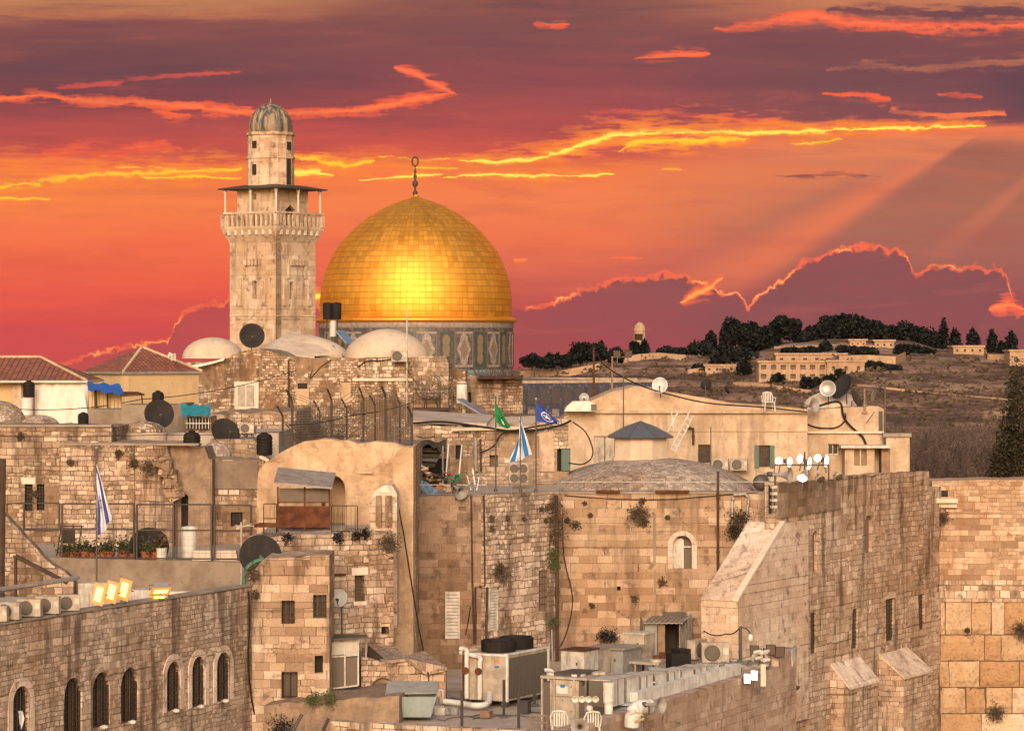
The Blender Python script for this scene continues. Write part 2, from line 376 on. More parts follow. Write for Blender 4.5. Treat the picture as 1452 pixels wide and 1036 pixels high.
def inside(p, poly):
    c = False; n = len(poly)
    for i in range(n):
        a, b = poly[i], poly[i-1]
        if (a[1] > p[1]) != (b[1] > p[1]) and p[0] < (b[0]-a[0])*(p[1]-a[1])/(b[1]-a[1])+a[0]: c = not c
    return c
def rect(W, x0, y0, x1, y1):
    (u0, za), (u1, zb) = W.uz(x0, y0), W.uz(x1, y1); zc = W.uz(x1, y0)[1]; zd = W.uz(x0, y1)[1]
    z1 = (za+zc)/2; z0 = (zb+zd)/2
    return [(u0, z0), (u1, z0), (u1, z1), (u0, z1)]
def arch(W, x0, y0, x1, y1, point=0.0, n=10):
    (u0, z0), (u1, _), _, (_, z1) = rect(W, x0, y0, x1, y1)
    r = (u1-u0)/2; h = r*(1+point); pts = [(u0, z0), (u1, z0)]
    for i in range(n+1):
        a = math.pi*i/n; pts.append((u0+r+r*math.cos(a), z1-h+h*math.sin(a)**(1 if not point else .8)))
    return pts
def jag(top, step=.35, amp=.07, seed=0):
    """break a top edge (list of (u,z)) into a worn line"""
    out = []; rnd = random.Random(seed)
    for (a, b) in zip(top, top[1:]):
        n = max(1, int(math.hypot(b[0]-a[0], b[1]-a[1])/step))
        for i in range(n):
            k = i/n; out.append((a[0]+(b[0]-a[0])*k+(rnd.uniform(-.3, .3)*step/n if i else 0), a[1]+(b[1]-a[1])*k+(rnd.uniform(-amp, amp) if i else 0)))
    out.append(top[-1]); return out
def wall(mb, W, outline, holes=(), D=6.0, hd=.35, grid=.8, disp=.02, nscale=.7, back=True, keep=None, stepped=0):
    """vertical wall: front face with real openings (blind recesses hd deep), body D deep behind it"""
    vs = []; ed = []
    def ring(pl):
        i = len(vs); vs.extend(pl)
        ed.extend([(i+k, i+(k+1) % len(pl)) for k in range(len(pl))])
    def dens(pl, st):
        o = []
        for a, b in zip(pl, pl[1:]+pl[:1]):
            n = max(1, int(math.hypot(b[0]-a[0], b[1]-a[1])/st))
            o += [(a[0]+(b[0]-a[0])*i/n, a[1]+(b[1]-a[1])*i/n) for i in range(n)]
        return o
    outline = dens(outline, grid*1.5)
    ring(outline)
    for h in holes: ring(list(h))
    nb = len(vs)
    u0, u1 = min(p[0] for p in outline), max(p[0] for p in outline); z0, z1 = min(p[1] for p in outline), max(p[1] for p in outline)
    gz0 = max(z0, 9.0)
    i = 0
    z = gz0+grid/2
    while z < z1:
        uu = u0+grid/2
        while uu < u1:
            p = (uu+random.uniform(-.2, .2)*grid, z+random.uniform(-.2, .2)*grid)
            if inside(p, outline) and not any(inside(p, h) for h in holes): vs.append(p)
            uu += grid
        z += grid
    rv, re, rf, *_ = delaunay_2d_cdt([Vector(p) for p in vs], ed, [], 0, 1e-5)
    def dd(p):
        if not disp: return 0
        q = Vector((p[0]*nscale, p[1]*nscale, W.A.x))
        d = noise.fractal(q, 1.0, 2.0, 3)*disp*1.5
        return d
    def out(p, d=0): return W.w(p[0], p[1], d+dd(p))
    base = len(mb.v); mb.v += [out(p) for p in rv]
    for f in rf:
        c = (sum(rv[j][0] for j in f)/3, sum(rv[j][1] for j in f)/3)
        if not inside(c, outline) or any(inside(c, h) for h in holes): continue
        a, b, cc = [mb.v[base+j] for j in f]
        nrm = (b-a).cross(cc-a)
        mb.f.append(tuple(base+j for j in (f if nrm.dot(W.n.to_3d()) > 0 else reversed(f)))); mb.mi.append(mb.k)
    for a, b in zip(outline, outline[1:]+outline[:1]):
        mb.face([out(a), out(b), W.w(b[0], b[1], -D), W.w(a[0], a[1], -D)])
    if back: mb.face([W.w(p[0], p[1], -D) for p in outline])
    for h in holes:
        for a, b in zip(h, list(h[1:])+[h[0]]): mb.face([out(a), out(b), W.w(b[0], b[1], -hd), W.w(a[0], a[1], -hd)])
        mb.face([W.w(p[0], p[1], -hd) for p in h])
    return mb
def body(W, top, base=0.0):
    """outline from a top edge (u,z list, left to right) down to base"""
    return [(top[0][0], base), (top[-1][0], base)]+list(reversed(top))
def pane(W, h, d, shrink=.0):
    mb = MB(); mb.face([W.w(p[0], p[1], d) for p in h]); return mb
def window(W, h, parent, mat='dark_glass', frame=None, grille=None, sill=None, lintel=None, d=-.28, gn=(3, 4), lab=None):
    """glass set in an opening, with frame, grille, sill as sub-parts"""
    u0, u1 = min(p[0] for p in h), max(p[0] for p in h); z0, z1 = min(p[1] for p in h), max(p[1] for p in h)
    o = pane(W, h, d).build('window', mat, parent, label=lab)
    if frame:
        f = MB(); t = .06
        W.box(f, u0, u0+t, z0, z1-(.4*(u1-u0) if len(h) > 4 else 0), d+.01, d+.08); W.box(f, u1-t, u1, z0, z1-(.4*(u1-u0) if len(h) > 4 else 0), d+.01, d+.08)
        W.box(f, u0+t, u1-t, z0, z0+t, d+.01, d+.08)
        if len(h) == 4: W.box(f, u0+t, u1-t, z1-t, z1, d+.01, d+.08)
        W.box(f, (u0+u1)/2-.03, (u0+u1)/2+.03, z0+t, z1-t, d+.01, d+.07)
        f.build('frame', frame, o)
    if grille:
        f = MB()
        for i in range(1, gn[0]+1):
            uu = u0+(u1-u0)*i/(gn[0]+1); r_ = (u1-u0)/2
            zt = z1 if len(h) == 4 else z1-r_+math.sqrt(max(0, r_*r_-(uu-u0-r_)**2))
            f.tube([W.w(uu, z0, -.08), W.w(uu, zt, -.08)], .012, 4, cap=False)
        for j in range(1, gn[1]+1):
            zz = z0+(z1-z0)*j/(gn[1]+1); f.tube([W.w(u0, zz, -.075), W.w(u1, zz, -.075)], .012, 4, cap=False)
        f.build('grille', grille, o)
    if sill:
        f = MB(); W.box(f, u0-.06, u1+.06, z0-.14, z0, -.1, .06); f.build('sill', sill, o)
    if lintel:
        f = MB(); W.box(f, u0-.12, u1+.12, z1, z1+.26, -.05, .035); f.build('lintel', lintel, o)
    return o
def ringarch(W, h, wdt=.18, d0=-.02, d1=.03, n=2):
    """voussoir ring round an arched opening h (arch() order)"""
    mb = MB(); pts = [h[1]]+h[2:]+[h[0]]; cu = (h[0][0]+h[1][0])/2; cz = min(p[1] for p in h[2:])
    o = []
    for p in pts:
        if p[1] <= cz+1e-4: dv = Vector((1 if p[0] > cu else -1, 0))
        else: dv = Vector((p[0]-cu, p[1]-cz)).normalized()
        o.append((p[0]+dv.x*wdt, p[1]+dv.y*wdt))
    for i in range(len(pts)-1):
        q = [pts[i], o[i], o[i+1], pts[i+1]]
        mb.prism([W.w(a, b, d0) for a, b in q], tuple(W.n.to_3d()*(d1-d0)))
    return mb

# ================================================================ materials
M_ = {}
def newmat(name):
    m = bpy.data.materials.new(name); m.use_nodes = True; g = NT(m.node_tree)
    bs = g.n('ShaderNodeBsdfPrincipled'); out = g.n('ShaderNodeOutputMaterial'); g.put(out.inputs[0], bs.outputs[0])
    M_[name] = m; return g, bs
def bump(g, h, s, dist=.05):
    b = g.n('ShaderNodeBump'); b.inputs['Strength'].default_value = s; b.inputs['Distance'].default_value = dist; g.put(b.inputs['Height'], h); return b.outputs[0]
def paint(name, c, rough=.6, var=.15, metal=0.0, dirt=(.10, .07, .05), dk=.35, sc=3.0, spec=.4):
    g, bs = newmat(name); pos = g.n('ShaderNodeNewGeometry').outputs[0]
    n1 = g.noise(pos, sc, 4, .6); x, y, z = g.sep(pos)
    st = g.noise(g.xyz(g.m('MULTIPLY', x, 5.0), g.m('MULTIPLY', y, 5.0), g.m('MULTIPLY', z, .6)), 1.0, 3, .6)
    col = g.mix(g.ss(n1, .3, .7, 0.0, var), c+(1,) if len(c) == 3 else c, dirt+(1,))
    col = g.mix(g.ss(st, .52, .72, 0.0, dk), col, dirt+(1,))
    g.put(bs.inputs['Base Color'], col); g.put(bs.inputs['Roughness'], g.ss(n1, .2, .8, rough-.08, min(1, rough+.12)))
    bs.inputs['Metallic'].default_value = metal; bs.inputs['Specular IOR Level'].default_value = spec
    g.put(bs.inputs['Normal'], bump(g, n1, .15, .02))
    return M_[name]
def emis(name, c, st):
    g, bs = newmat(name); bs.inputs['Base Color'].default_value = (.1, .1, .1, 1)
    bs.inputs['Emission Color'].default_value = c+(1,); bs.inputs['Emission Strength'].default_value = st

def stone(name, bw, bh, pal, mortar=(.11, .08, .055), ms=.018, warp=.05, bmp=.55, bw2=None, bh2=None, m2=.5, stain=(.10, .07, .05), sk=.6, plaster=None, pk=(.55, .62), rough=.92, wear=1.0, pc=.34):
    """coursed masonry: two sizes of course mixed by patches, a palette per stone, worn edges, stains"""
    bw *= .86; bh *= .86; bw2 = bw2 and bw2*.86; bh2 = bh2 and bh2*.86; pc *= .8
    g, bs = newmat(name); uvn = g.n('ShaderNodeUVMap', uv_map='metres').outputs[0]; pos = g.n('ShaderNodeNewGeometry').outputs[0]
    wn = g.vm('SUBTRACT', g.noise(pos, 1.3, 2, .5, col=True), (.5, .5, .5)); wf = g.vm('SUBTRACT', g.noise(pos, 6.0, 2, .5, col=True), (.5, .5, .5))
    uv = g.vm('ADD', uvn, g.vm('SCALE', wn, warp*2.2)); uv = g.vm('ADD', uv, g.vm('SCALE', wf, warp*.9))
    ux, uy, uz = g.sep(uv)
    # uneven course heights, uneven stone widths in each course
    hn = g.n('ShaderNodeTexNoise', noise_dimensions='1D'); g.put(hn.inputs['W'], g.m('MULTIPLY', uy, .9)); hn.inputs['Detail'].default_value = 2
    uy2 = g.m('MULTIPLY_ADD', hn.outputs[0], bh*1.0, uy)
    wn2 = g.noise(g.xyz(g.m('MULTIPLY', ux, .9/bw), g.m('MULTIPLY', g.m('FLOOR', g.m('DIVIDE', uy2, bh)), 3.7)), 1.0, 1)
    ux2 = g.m('MULTIPLY_ADD', wn2, bw*.9, ux)
    bw, bh = bw*1.0, bh*1.0
    def brick(a, b, vec, seed):
        nd = g.n('ShaderNodeTexBrick'); nd.offset = .45; nd.squash = 1.35; nd.squash_frequency = 3; nd.offset_frequency = 2
        g.put(nd.inputs['Vector'], vec); nd.inputs['Color1'].default_value = (0, 0, 0, 1); nd.inputs['Color2'].default_value = (1, 1, 1, 1)
        nd.inputs['Mortar'].default_value = (.5, .5, .5, 1); nd.inputs['Scale'].default_value = 1; nd.inputs['Mortar Size'].default_value = ms
        nd.inputs['Mortar Smooth'].default_value = .7; nd.inputs['Brick Width'].default_value = a; nd.inputs['Row Height'].default_value = b
        return nd.outputs[0], nd.outputs[1]
    ca, fa = brick(bw, bh, g.xyz(ux2, uy2), 0)
    cb, fb = brick(bw2 or bw*.62, bh2 or bh*.72, g.xyz(g.m('ADD', ux2, 3.3), g.m('ADD', uy, 1.7)), 1)
    mk = g.ss(g.noise(pos, .38, 3, .6), m2-.012, m2+.012)
    rnd = g.mix(mk, ca, cb); mo = g.mix(mk, fa, fb); mo = g.sep(mo)[0]
    rnd = g.sep(rnd)[0]
    def adj(c, i, n):
        l = (c[0]+c[1]+c[2])/3; k = 1.02-pc/2+pc*i/(n-1); return tuple(min(.80, (x*.93+l*.07)*k) for x in c)
    pal = [adj(c, i, len(pal)) for i, c in enumerate(pal)]
    fine = g.noise(pos, 9.0, 5, .68); mid = g.noise(pos, 2.2, 4, .62); lar = g.noise(pos, .22, 4, .6)
    rr = g.m('ADD', rnd, g.m('MULTIPLY_ADD', fine, .7, -.35), clamp=True)
    n = len(pal); col = g.ramp(rr, [(i/(n-1), p+(1,)) for i, p in enumerate(pal)])
    mortk = g.m('MULTIPLY', mo, g.ss(mid, .3, .6, .45, 1.0))
    px_, py_, pz_ = g.sep(pos)
    stv = g.noise(g.xyz(g.m('MULTIPLY', px_, 1.6), g.m('MULTIPLY', py_, 1.6), g.m('MULTIPLY', pz_, .22)), 1.0, 4, .62)
    pm = None
    if plaster:
        pm = g.ss(g.noise(pos, .55, 5, .65), pk[0], pk[1])
        col = g.mix(pm, col, g.mix(mid, plaster+(1,), tuple(c*.72 for c in plaster)+(1,)))
        mortk = g.m('MULTIPLY', mortk, g.m('MULTIPLY_ADD', pm, -.93, 1.0))
    col = g.mix(mortk, col, mortar+(1,))
    col = g.mix(g.ss(mid, .54, .70, 0.0, .62*wear), col, stain+(1,))
    col = g.mix(g.ss(stv, .48, .68, 0.0, min(.85, sk*1.3)), col, stain+(1,))
    col = g.mix(g.ss(lar, .38, .62, 0.0, .7), col, g.mix(1.0, col, (.74, .62, .52, 1), 'MULTIPLY'))
    grain = g.noise(pos, 22.0, 3, .7); col = g.mix(g.ss(grain, .35, .68, 0.0, .42), col, g.mix(1.0, col, (.48, .42, .37, 1), 'MULTIPLY'))
    pits = g.ss(fine, .57, .70, 0.0, .62)
    col = g.mix(pits, col, (.07, .05, .035, 1))
    g.put(bs.inputs['Base Color'], col); bs.inputs['Roughness'].default_value = rough; bs.inputs['Specular IOR Level'].default_value = .15
    h = g.m('SUBTRACT', g.m('MULTIPLY_ADD', fine, .30, g.m('MULTIPLY', rnd, .15)), g.m('MULTIPLY', mortk, .8)); h = g.m('MULTIPLY_ADD', mid, .35, h)
    g.put(bs.inputs['Normal'], bump(g, h, bmp, .06))

TAN = [(.36, .255, .18), (.43, .325, .245), (.48, .37, .285), (.53, .42, .33), (.62, .51, .41)]
ORA = [(.22, .12, .058), (.33, .19, .10), (.40, .255, .15), (.44, .29, .18), (.55, .42, .30)]
LIT = [(.33, .235, .16), (.40, .295, .21), (.45, .345, .25), (.51, .40, .30), (.60, .49, .385)]
BRN = [(.23, .155, .105), (.27, .19, .13), (.30, .21, .145), (.325, .23, .165), (.40, .30, .225)]
stone('small_stone', .42, .24, TAN, ms=.014, pc=.2, mortar=(.15, .105, .07))                        # arched window building
stone('cut_stone', .62, .34, LIT, ms=.014, m2=.58, warp=.035, pc=.2, mortar=(.16, .11, .07))       # block of flats
stone('mixed_stone', .50, .30, TAN, ms=.02, m2=.48)
stone('smooth_stone', .66, .36, BRN, ms=.010, warp=.02, bmp=.35, m2=.62, mortar=(.15, .10, .068), sk=.35, pc=.1)
stone('ashlar', .80, .37, [(.34, .22, .135), (.385, .265, .17), (.42, .295, .195), (.46, .335, .23), (.56, .44, .33)], ms=.012, warp=.03, bmp=.4, m2=.66, mortar=(.18, .115, .07), sk=.4, pc=.14)
stone('rough_stone', .66, .36, [(.40, .27, .18), (.46, .33, .23), (.50, .37, .265), (.54, .41, .305), (.64, .51, .40)], ms=.018, warp=.075, bmp=.5, m2=.5, mortar=(.18, .115, .07), pc=.10)
stone('pale_stone', .62, .32, [(.58, .46, .36), (.62, .50, .40), (.65, .53, .43), (.68, .56, .46), (.74, .62, .52)], ms=.010, warp=.015, bmp=.3, m2=.7, mortar=(.27, .19, .13), sk=.25, pc=.0)
stone('old_small', .34, .22, [(.24, .15, .085), (.36, .245, .155), (.45, .33, .225), (.55, .43, .315), (.68, .57, .45)], ms=.02, warp=.07, bmp=.7, plaster=(.30, .195, .115), pk=(.50, .60))
stone('weathered', .45, .27, [(.28, .195, .13), (.35, .255, .18), (.41, .31, .225), (.47, .365, .27), (.57, .465, .36)], ms=.02, warp=.06, bmp=.65, plaster=(.33, .235, .155), pk=(.50, .62), sk=.6)
stone('upper_courses', .72, .30, [(.34, .225, .14), (.41, .285, .19), (.46, .33, .225), (.49, .36, .25), (.56, .43, .32)], ms=.013, warp=.03, bmp=.4, m2=.55, mortar=(.20, .125, .075), stain=(.30, .155, .065), sk=.45)
stone('tiny_courses', .42, .36, [(.36, .25, .16), (.46, .33, .23), (.54, .41, .30), (.60, .48, .36), (.66, .54, .42)], ms=.02, warp=.05, bmp=.6, m2=.8, mortar=(.22, .14, .085))
stone('huge_blocks', 2.6, 1.45, [(.30, .155, .065), (.38, .22, .11), (.45, .30, .17), (.48, .335, .21), (.60, .47, .33)], ms=.03, warp=.09, bmp=.7, bw2=1.5, bh2=1.45, m2=.5, mortar=(.13, .075, .04), stain=(.28, .145, .06), sk=.5)
stone('paving', .24, .16, [(.28, .215, .17), (.35, .275, .22), (.39, .31, .25), (.43, .35, .285), (.50, .41, .34)], ms=.012, warp=.03, bmp=.4, mortar=(.13, .10, .08), sk=.2)
stone('minaret_stone', .9, .40, [(.50, .365, .25), (.55, .415, .29), (.58, .445, .32), (.61, .475, .345), (.67, .55, .42)], ms=.008, warp=.015, bmp=.25, m2=.7, mortar=(.27, .18, .11), sk=.3, pc=.0)
def plaster(name, c, c2, stain, sc=.8, crack=.0, bmp=.4, sk=.5):
    g, bs = newmat(name); pos = g.n('ShaderNodeNewGeometry').outputs[0]; x, y, z = g.sep(pos)
    a = g.noise(pos, sc, 6, .66); b = g.noise(pos, 5.0, 5, .7); st = g.noise(g.xyz(g.m('MULTIPLY', x, 2.2), g.m('MULTIPLY', y, 2.2), g.m('MULTIPLY', z, .25)), 1.0, 4, .65)
    l = g.noise(pos, .28, 4, .6, dist=.5)
    col = g.mix(g.ss(a, .36, .64), c+(1,), c2+(1,)); col = g.mix(g.ss(st, .48, .70, 0.0, sk), col, stain+(1,))
    col = g.mix(g.ss(b, .53, .70, 0.0, .5), col, stain+(1,)); col = g.mix(g.ss(l, .5, .68, 0.0, .4), col, tuple(s*1.5 for s in stain)+(1,))
    g.put(bs.inputs['Base Color'], col); bs.inputs['Roughness'].default_value = .95; bs.inputs['Specular IOR Level'].default_value = .12
    g.put(bs.inputs['Normal'], bump(g, g.m('MULTIPLY_ADD', b, .4, a), bmp, .08))
plaster('ochre_plaster', (.52, .375, .245), (.40, .275, .17), (.21, .135, .085), sc=1.1, bmp=.9)
plaster('far_stone', (.40, .27, .175), (.32, .21, .135), (.16, .10, .065))
plaster('pier_plaster', (.38, .235, .125), (.31, .185, .095), (.16, .095, .055), sk=.4)
plaster('cream_plaster', (.50, .385, .275), (.39, .285, .195), (.16, .11, .075), sk=.5, sc=1.3)
plaster('lime_plaster', (.53, .43, .33), (.45, .355, .27), (.27, .205, .15), sc=.6, sk=.3, bmp=.25)
plaster('grey_render', (.25, .20, .155), (.17, .13, .095), (.10, .075, .055), sk=.3, bmp=.2)
plaster('concrete', (.30, .25, .20), (.23, .19, .15), (.13, .10, .08), bmp=.2)
plaster('yellow_plaster', (.50, .36, .20), (.45, .32, .18), (.28, .19, .11), sc=.4, sk=.25, bmp=.1)
plaster('roof_dirt', (.42, .34, .275), (.34, .27, .215), (.13, .10, .08), sk=.2, bmp=.2)
plaster('rubble', (.30, .215, .15), (.20, .14, .10), (.10, .07, .05), sc=2.2, bmp=1.0)
paint('white_metal', (.52, .48, .42), .45, .45, dk=.6); paint('cream_metal', (.40, .34, .27), .5, .5, dk=.6); paint('grey_metal', (.23, .23, .22), .5, .3)
paint('pale_duct', (.62, .60, .56), .5, .35, dk=.4); paint('teal_metal', (.26, .31, .30), .45, .25); paint('dark_metal', (.045, .04, .038), .5, .3)
paint('rust', (.12, .045, .022), .9, .8, dirt=(.035, .016, .01), spec=.15); paint('brown_steel', (.045, .026, .02), .8, .4, spec=.15); paint('galvanised', (.34, .34, .33), .35, .3, metal=.4)
paint('dish_grey', (.022, .021, .022), .85, .15, dk=.1, spec=.1); paint('horn_grey', (.30, .28, .26), .6, .4); paint('dish_white', (.50, .52, .52), .45, .2); paint('black_plastic', (.010, .009, .009), .7, .1, dk=.1, spec=.15)
paint('dark_fin', (.09, .075, .06), .6, .4); paint('white_paint', (.60, .57, .52), .5, .3, dk=.35); paint('wood', (.26, .16, .09), .7, .5); paint('roof_tin', (.27, .24, .205), .5, .6)
paint('blue_tarp', (.015, .10, .38), .6, .3, dirt=(.01, .03, .12)); paint('teal_tarp', (.01, .16, .22), .6, .3, dirt=(.01, .05, .08)); paint('white_tarp', (.66, .60, .53), .7, .25, dirt=(.36, .30, .25), dk=.3)
paint('blue_sheet', (.12, .25, .42), .5, .3); paint('green_cloth', (.03, .16, .08), .7, .4); paint('terracotta', (.30, .085, .035), .8, .4); paint('canvas', (.035, .032, .024), .9, .4, spec=.1)
paint('solar_glass', (.07, .16, .27), .15, .3, spec=.8); paint('shutter_green', (.06, .12, .10), .6, .3); paint('zinc_roof', (.085, .10, .12), .4, .4, metal=.2)
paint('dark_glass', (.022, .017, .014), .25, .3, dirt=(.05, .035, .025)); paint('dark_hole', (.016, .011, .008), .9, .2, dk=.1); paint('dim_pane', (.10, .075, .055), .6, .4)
paint('blocked_stone', (.19, .125, .085), .9, .5); paint('lead_roof', (.15, .16, .165), .5, .3, metal=.2); paint('iron_dark', (.03, .02, .017), .6, .3)
paint('bright_stone', (.60, .51, .41), .9, .35, dirt=(.30, .22, .16)); paint('twig', (.13, .088, .068), .9, .5, dirt=(.035, .022, .018)); paint('bark', (.06, .04, .03), .9, .4)
paint('flag_white', (.60, .60, .62), .8, .1, dk=.1); paint('flag_blue', (.03, .04, .22), .8, .1, dk=.1); paint('flag_sky_blue', (.01, .14, .38), .8, .1, dk=.1)
paint('flag_green', (.0, .16, .045), .8, .1, dk=.1); paint('police_blue', (.012, .045, .28), .8, .1, dk=.1); paint('red_plastic', (.35, .04, .02), .6, .2); paint('orange_cloth', (.48, .20, .10), .8, .3)
emis('lamp_orange', (1.0, .50, .12), 2.6); emis('lamp_glow', (1.0, .20, .01), 1.1); emis('lamp_white', (1.0, .86, .62), 3.5)
def leafmat(name, a, b, c):
    g, bs = newmat(name); pos = g.n('ShaderNodeNewGeometry'); n = g.noise(pos.outputs[0], .9, 3, .6)
    col = g.ramp(g.m('MULTIPLY_ADD', pos.outputs['Random Per Island'], .6, g.m('MULTIPLY', n, .5)), [(.1, a+(1,)), (.5, b+(1,)), (.9, c+(1,))])
    g.put(bs.inputs['Base Color'], col); bs.inputs['Roughness'].default_value = .7; bs.inputs['Specular IOR Level'].default_value = .2
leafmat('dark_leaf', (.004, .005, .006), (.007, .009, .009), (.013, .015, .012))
leafmat('cypress_leaf', (.012, .011, .006), (.025, .022, .011), (.05, .04, .018))
leafmat('green_leaf', (.035, .05, .015), (.065, .085, .028), (.11, .12, .045))
leafmat('dry_leaf', (.035, .026, .014), (.07, .05, .028), (.12, .085, .05))
# tiles
g, bs = newmat('roof_tiles'); uvn = g.n('ShaderNodeUVMap', uv_map='metres').outputs[0]; pos = g.n('ShaderNodeNewGeometry').outputs[0]
bt = g.n('ShaderNodeTexBrick'); g.put(bt.inputs[0], uvn); bt.offset = 0
for k, v_ in (('Scale', 1), ('Mortar Size', .03), ('Mortar Smooth', .6), ('Brick Width', .26), ('Row Height', .20)): bt.inputs[k].default_value = v_
bt.inputs['Color1'].default_value = (.19, .055, .03, 1); bt.inputs['Color2'].default_value = (.33, .11, .06, 1); bt.inputs['Mortar'].default_value = (.07, .022, .014, 1)
g.put(bs.inputs['Base Color'], g.mix(g.ss(g.noise(pos, 1.2, 5, .7), .4, .7, 0.0, .5), bt.outputs[0], (.12, .06, .04, 1))); bs.inputs['Roughness'].default_value = .8
g.put(bs.inputs['Normal'], bump(g, g.m('SUBTRACT', 1.0, bt.outputs[1]), .8, .06))
# gilded panels
g, bs = newmat('gilded_copper'); uvn = g.n('ShaderNodeUVMap', uv_map='metres').outputs[0]; pos = g.n('ShaderNodeNewGeometry')
a_, b_, _ = g.sep(uvn); NP = 96
vec = g.xyz(g.m('MULTIPLY', a_, float(NP)), b_)
bt = g.n('ShaderNodeTexBrick'); g.put(bt.inputs[0], vec); bt.offset = .0; bt.squash = 1
for k, v_ in (('Scale', 1), ('Mortar Size', .045), ('Mortar Smooth', .3), ('Brick Width', 1.0), ('Row Height', .66)): bt.inputs[k].default_value = v_
bt.inputs['Color1'].default_value = (0, 0, 0, 1); bt.inputs['Color2'].default_value = (1, 1, 1, 1); bt.inputs['Mortar'].default_value = (.5, .5, .5, 1)
wn = g.n('ShaderNodeTexWhiteNoise', noise_dimensions='2D'); g.put(wn.inputs[0], g.xyz(g.m('FLOOR', g.m('MULTIPLY', a_, float(NP))), g.m('FLOOR', g.m('DIVIDE', b_, .66))))
rn = g.sep(bt.outputs[0])[0]; n1 = g.noise(pos.outputs[0], .5, 4, .6)
col = g.mix(rn, (.76, .34, .045, 1), (.86, .415, .065, 1)); col = g.mix(g.ss(n1, .45, .7, 0.0, .4), col, (.62, .25, .03, 1)); col = g.mix(g.m('MULTIPLY', bt.outputs[1], .5), col, (.30, .125, .022, 1))
g.put(bs.inputs['Base Color'], col); bs.inputs['Metallic'].default_value = 1; g.put(bs.inputs['Roughness'], g.m('MULTIPLY_ADD', rn, .07, .54))
bn = bump(g, g.m('SUBTRACT', g.m('MULTIPLY', n1, .6), bt.outputs[1]), .35, .04)
nn = g.vm('ADD', bn, g.vm('SCALE', g.vm('SUBTRACT', wn.outputs[1], (.5, .5, .5)), .06)); g.put(bs.inputs['Normal'], g.vm('NORMALIZE', nn))
# drum tiles
g, bs = newmat('drum_tiles'); uvn = g.n('ShaderNodeUVMap', uv_map='metres').outputs[0]; pos = g.n('ShaderNodeNewGeometry').outputs[0]
a_, b_, _ = g.sep(uvn)
vo = g.n('ShaderNodeTexVoronoi', feature='F1'); g.put(vo.inputs['Vector'], pos); vo.inputs['Scale'].default_value = 3.2
vc = g.sep(vo.outputs[1])
col = g.ramp(vc[0], [(.0, (.035, .033, .036, 1)), (.35, (.06, .052, .05, 1)), (.6, (.12, .085, .06, 1)), (.8, (.045, .05, .05, 1)), (1, (.17, .125, .09, 1))])
sepn = g.noise(pos, 1.1, 3, .6); col = g.mix(g.ss(sepn, .4, .7, 0.0, .5), col, (.075, .06, .052, 1))
g.put(bs.inputs['Base Color'], col); bs.inputs['Roughness'].default_value = .5
paint('tile_border', (.27, .22, .19), .5, .5, dirt=(.06, .05, .045)); paint('tile_green', (.045, .06, .045), .5, .5, dirt=(.03, .03, .028)); paint('tile_ochre', (.17, .12, .075), .5, .5); paint('tile_dark', (.07, .06, .062), .5, .3); paint('tile_turquoise', (.13, .20, .22), .5, .4)
g, bs = newmat('tile_band'); pos = g.n('ShaderNodeNewGeometry').outputs[0]; vo = g.n('ShaderNodeTexVoronoi'); g.put(vo.inputs['Vector'], pos); vo.inputs['Scale'].default_value = 2.0
g.put(bs.inputs['Base Color'], g.mix(g.ss(vo.outputs[0], .2, .45), (.13, .10, .11, 1), (.045, .05, .07, 1)))
# hill and ground
g, bs = newmat('hillside'); pos = g.n('ShaderNodeNewGeometry').outputs[0]; x, y, z = g.sep(pos)
lines = g.noise(g.xyz(g.m('MULTIPLY', x, .018), g.m('MULTIPLY', y, .018), g.m('MULTIPLY', z, .85)), 1.0, 5, .62)
fine = g.noise(pos, .45, 6, .72); mid = g.noise(pos, .06, 5, .6); vf = g.noise(pos, 1.6, 3, .7)
col = g.mix(g.ss(lines, .42, .6), (.10, .064, .055, 1), (.28, .175, .13, 1)); col = g.mix(g.ss(fine, .48, .66, 0.0, .75), col, (.06, .042, .036, 1))
col = g.mix(g.ss(mid, .5, .66, 0.0, .6), col, (.42, .28, .195, 1)); col = g.mix(g.ss(vf, .52, .66, 0.0, .3), col, (.035, .026, .022, 1))
g.put(bs.inputs['Base Color'], col); bs.inputs['Roughness'].default_value = 1; bs.inputs['Specular IOR Level'].default_value = 0
g.put(bs.inputs['Normal'], bump(g, g.m('ADD', fine, lines), .8, 1.2))
leafmat('pot_leaf', (.018, .022, .009), (.04, .045, .018), (.08, .075, .03))
g, bs = newmat('cap_lead'); geo = g.n('ShaderNodeNewGeometry'); n1 = g.noise(geo.outputs[0], 1.6, 4, .6); x, y, z = g.sep(geo.outputs[0])
st = g.noise(g.xyz(g.m('MULTIPLY', x, 3.0), g.m('MULTIPLY', y, 3.0), g.m('MULTIPLY', z, .5)), 1.0, 3, .6)
g.put(bs.inputs['Base Color'], g.mix(g.ss(st, .42, .6), (.05, .052, .05, 1), (.24, .165, .10, 1))); bs.inputs['Roughness'].default_value = .6
paint('joint_dark', (.12, .07, .04), .95, .5)
g, bs = newmat('great_ashlar'); geo = g.n('ShaderNodeNewGeometry'); pos = geo.outputs[0]
fine = g.noise(pos, 8.0, 5, .7); mid = g.noise(pos, 1.6, 5, .62); x, y, z = g.sep(pos); st = g.noise(g.xyz(g.m('MULTIPLY', x, .9), y, g.m('MULTIPLY', z, .35)), 1.0, 4, .6)
k_ = g.m('ADD', g.m('MULTIPLY', geo.outputs['Random Per Island'], .85), g.m('MULTIPLY_ADD', mid, .6, -.17), clamp=True)
col = g.ramp(k_, [(0, (.33, .18, .085, 1)), (.25, (.42, .26, .14, 1)), (.5, (.47, .32, .19, 1)), (.75, (.53, .39, .26, 1)), (1, (.66, .53, .40, 1))])
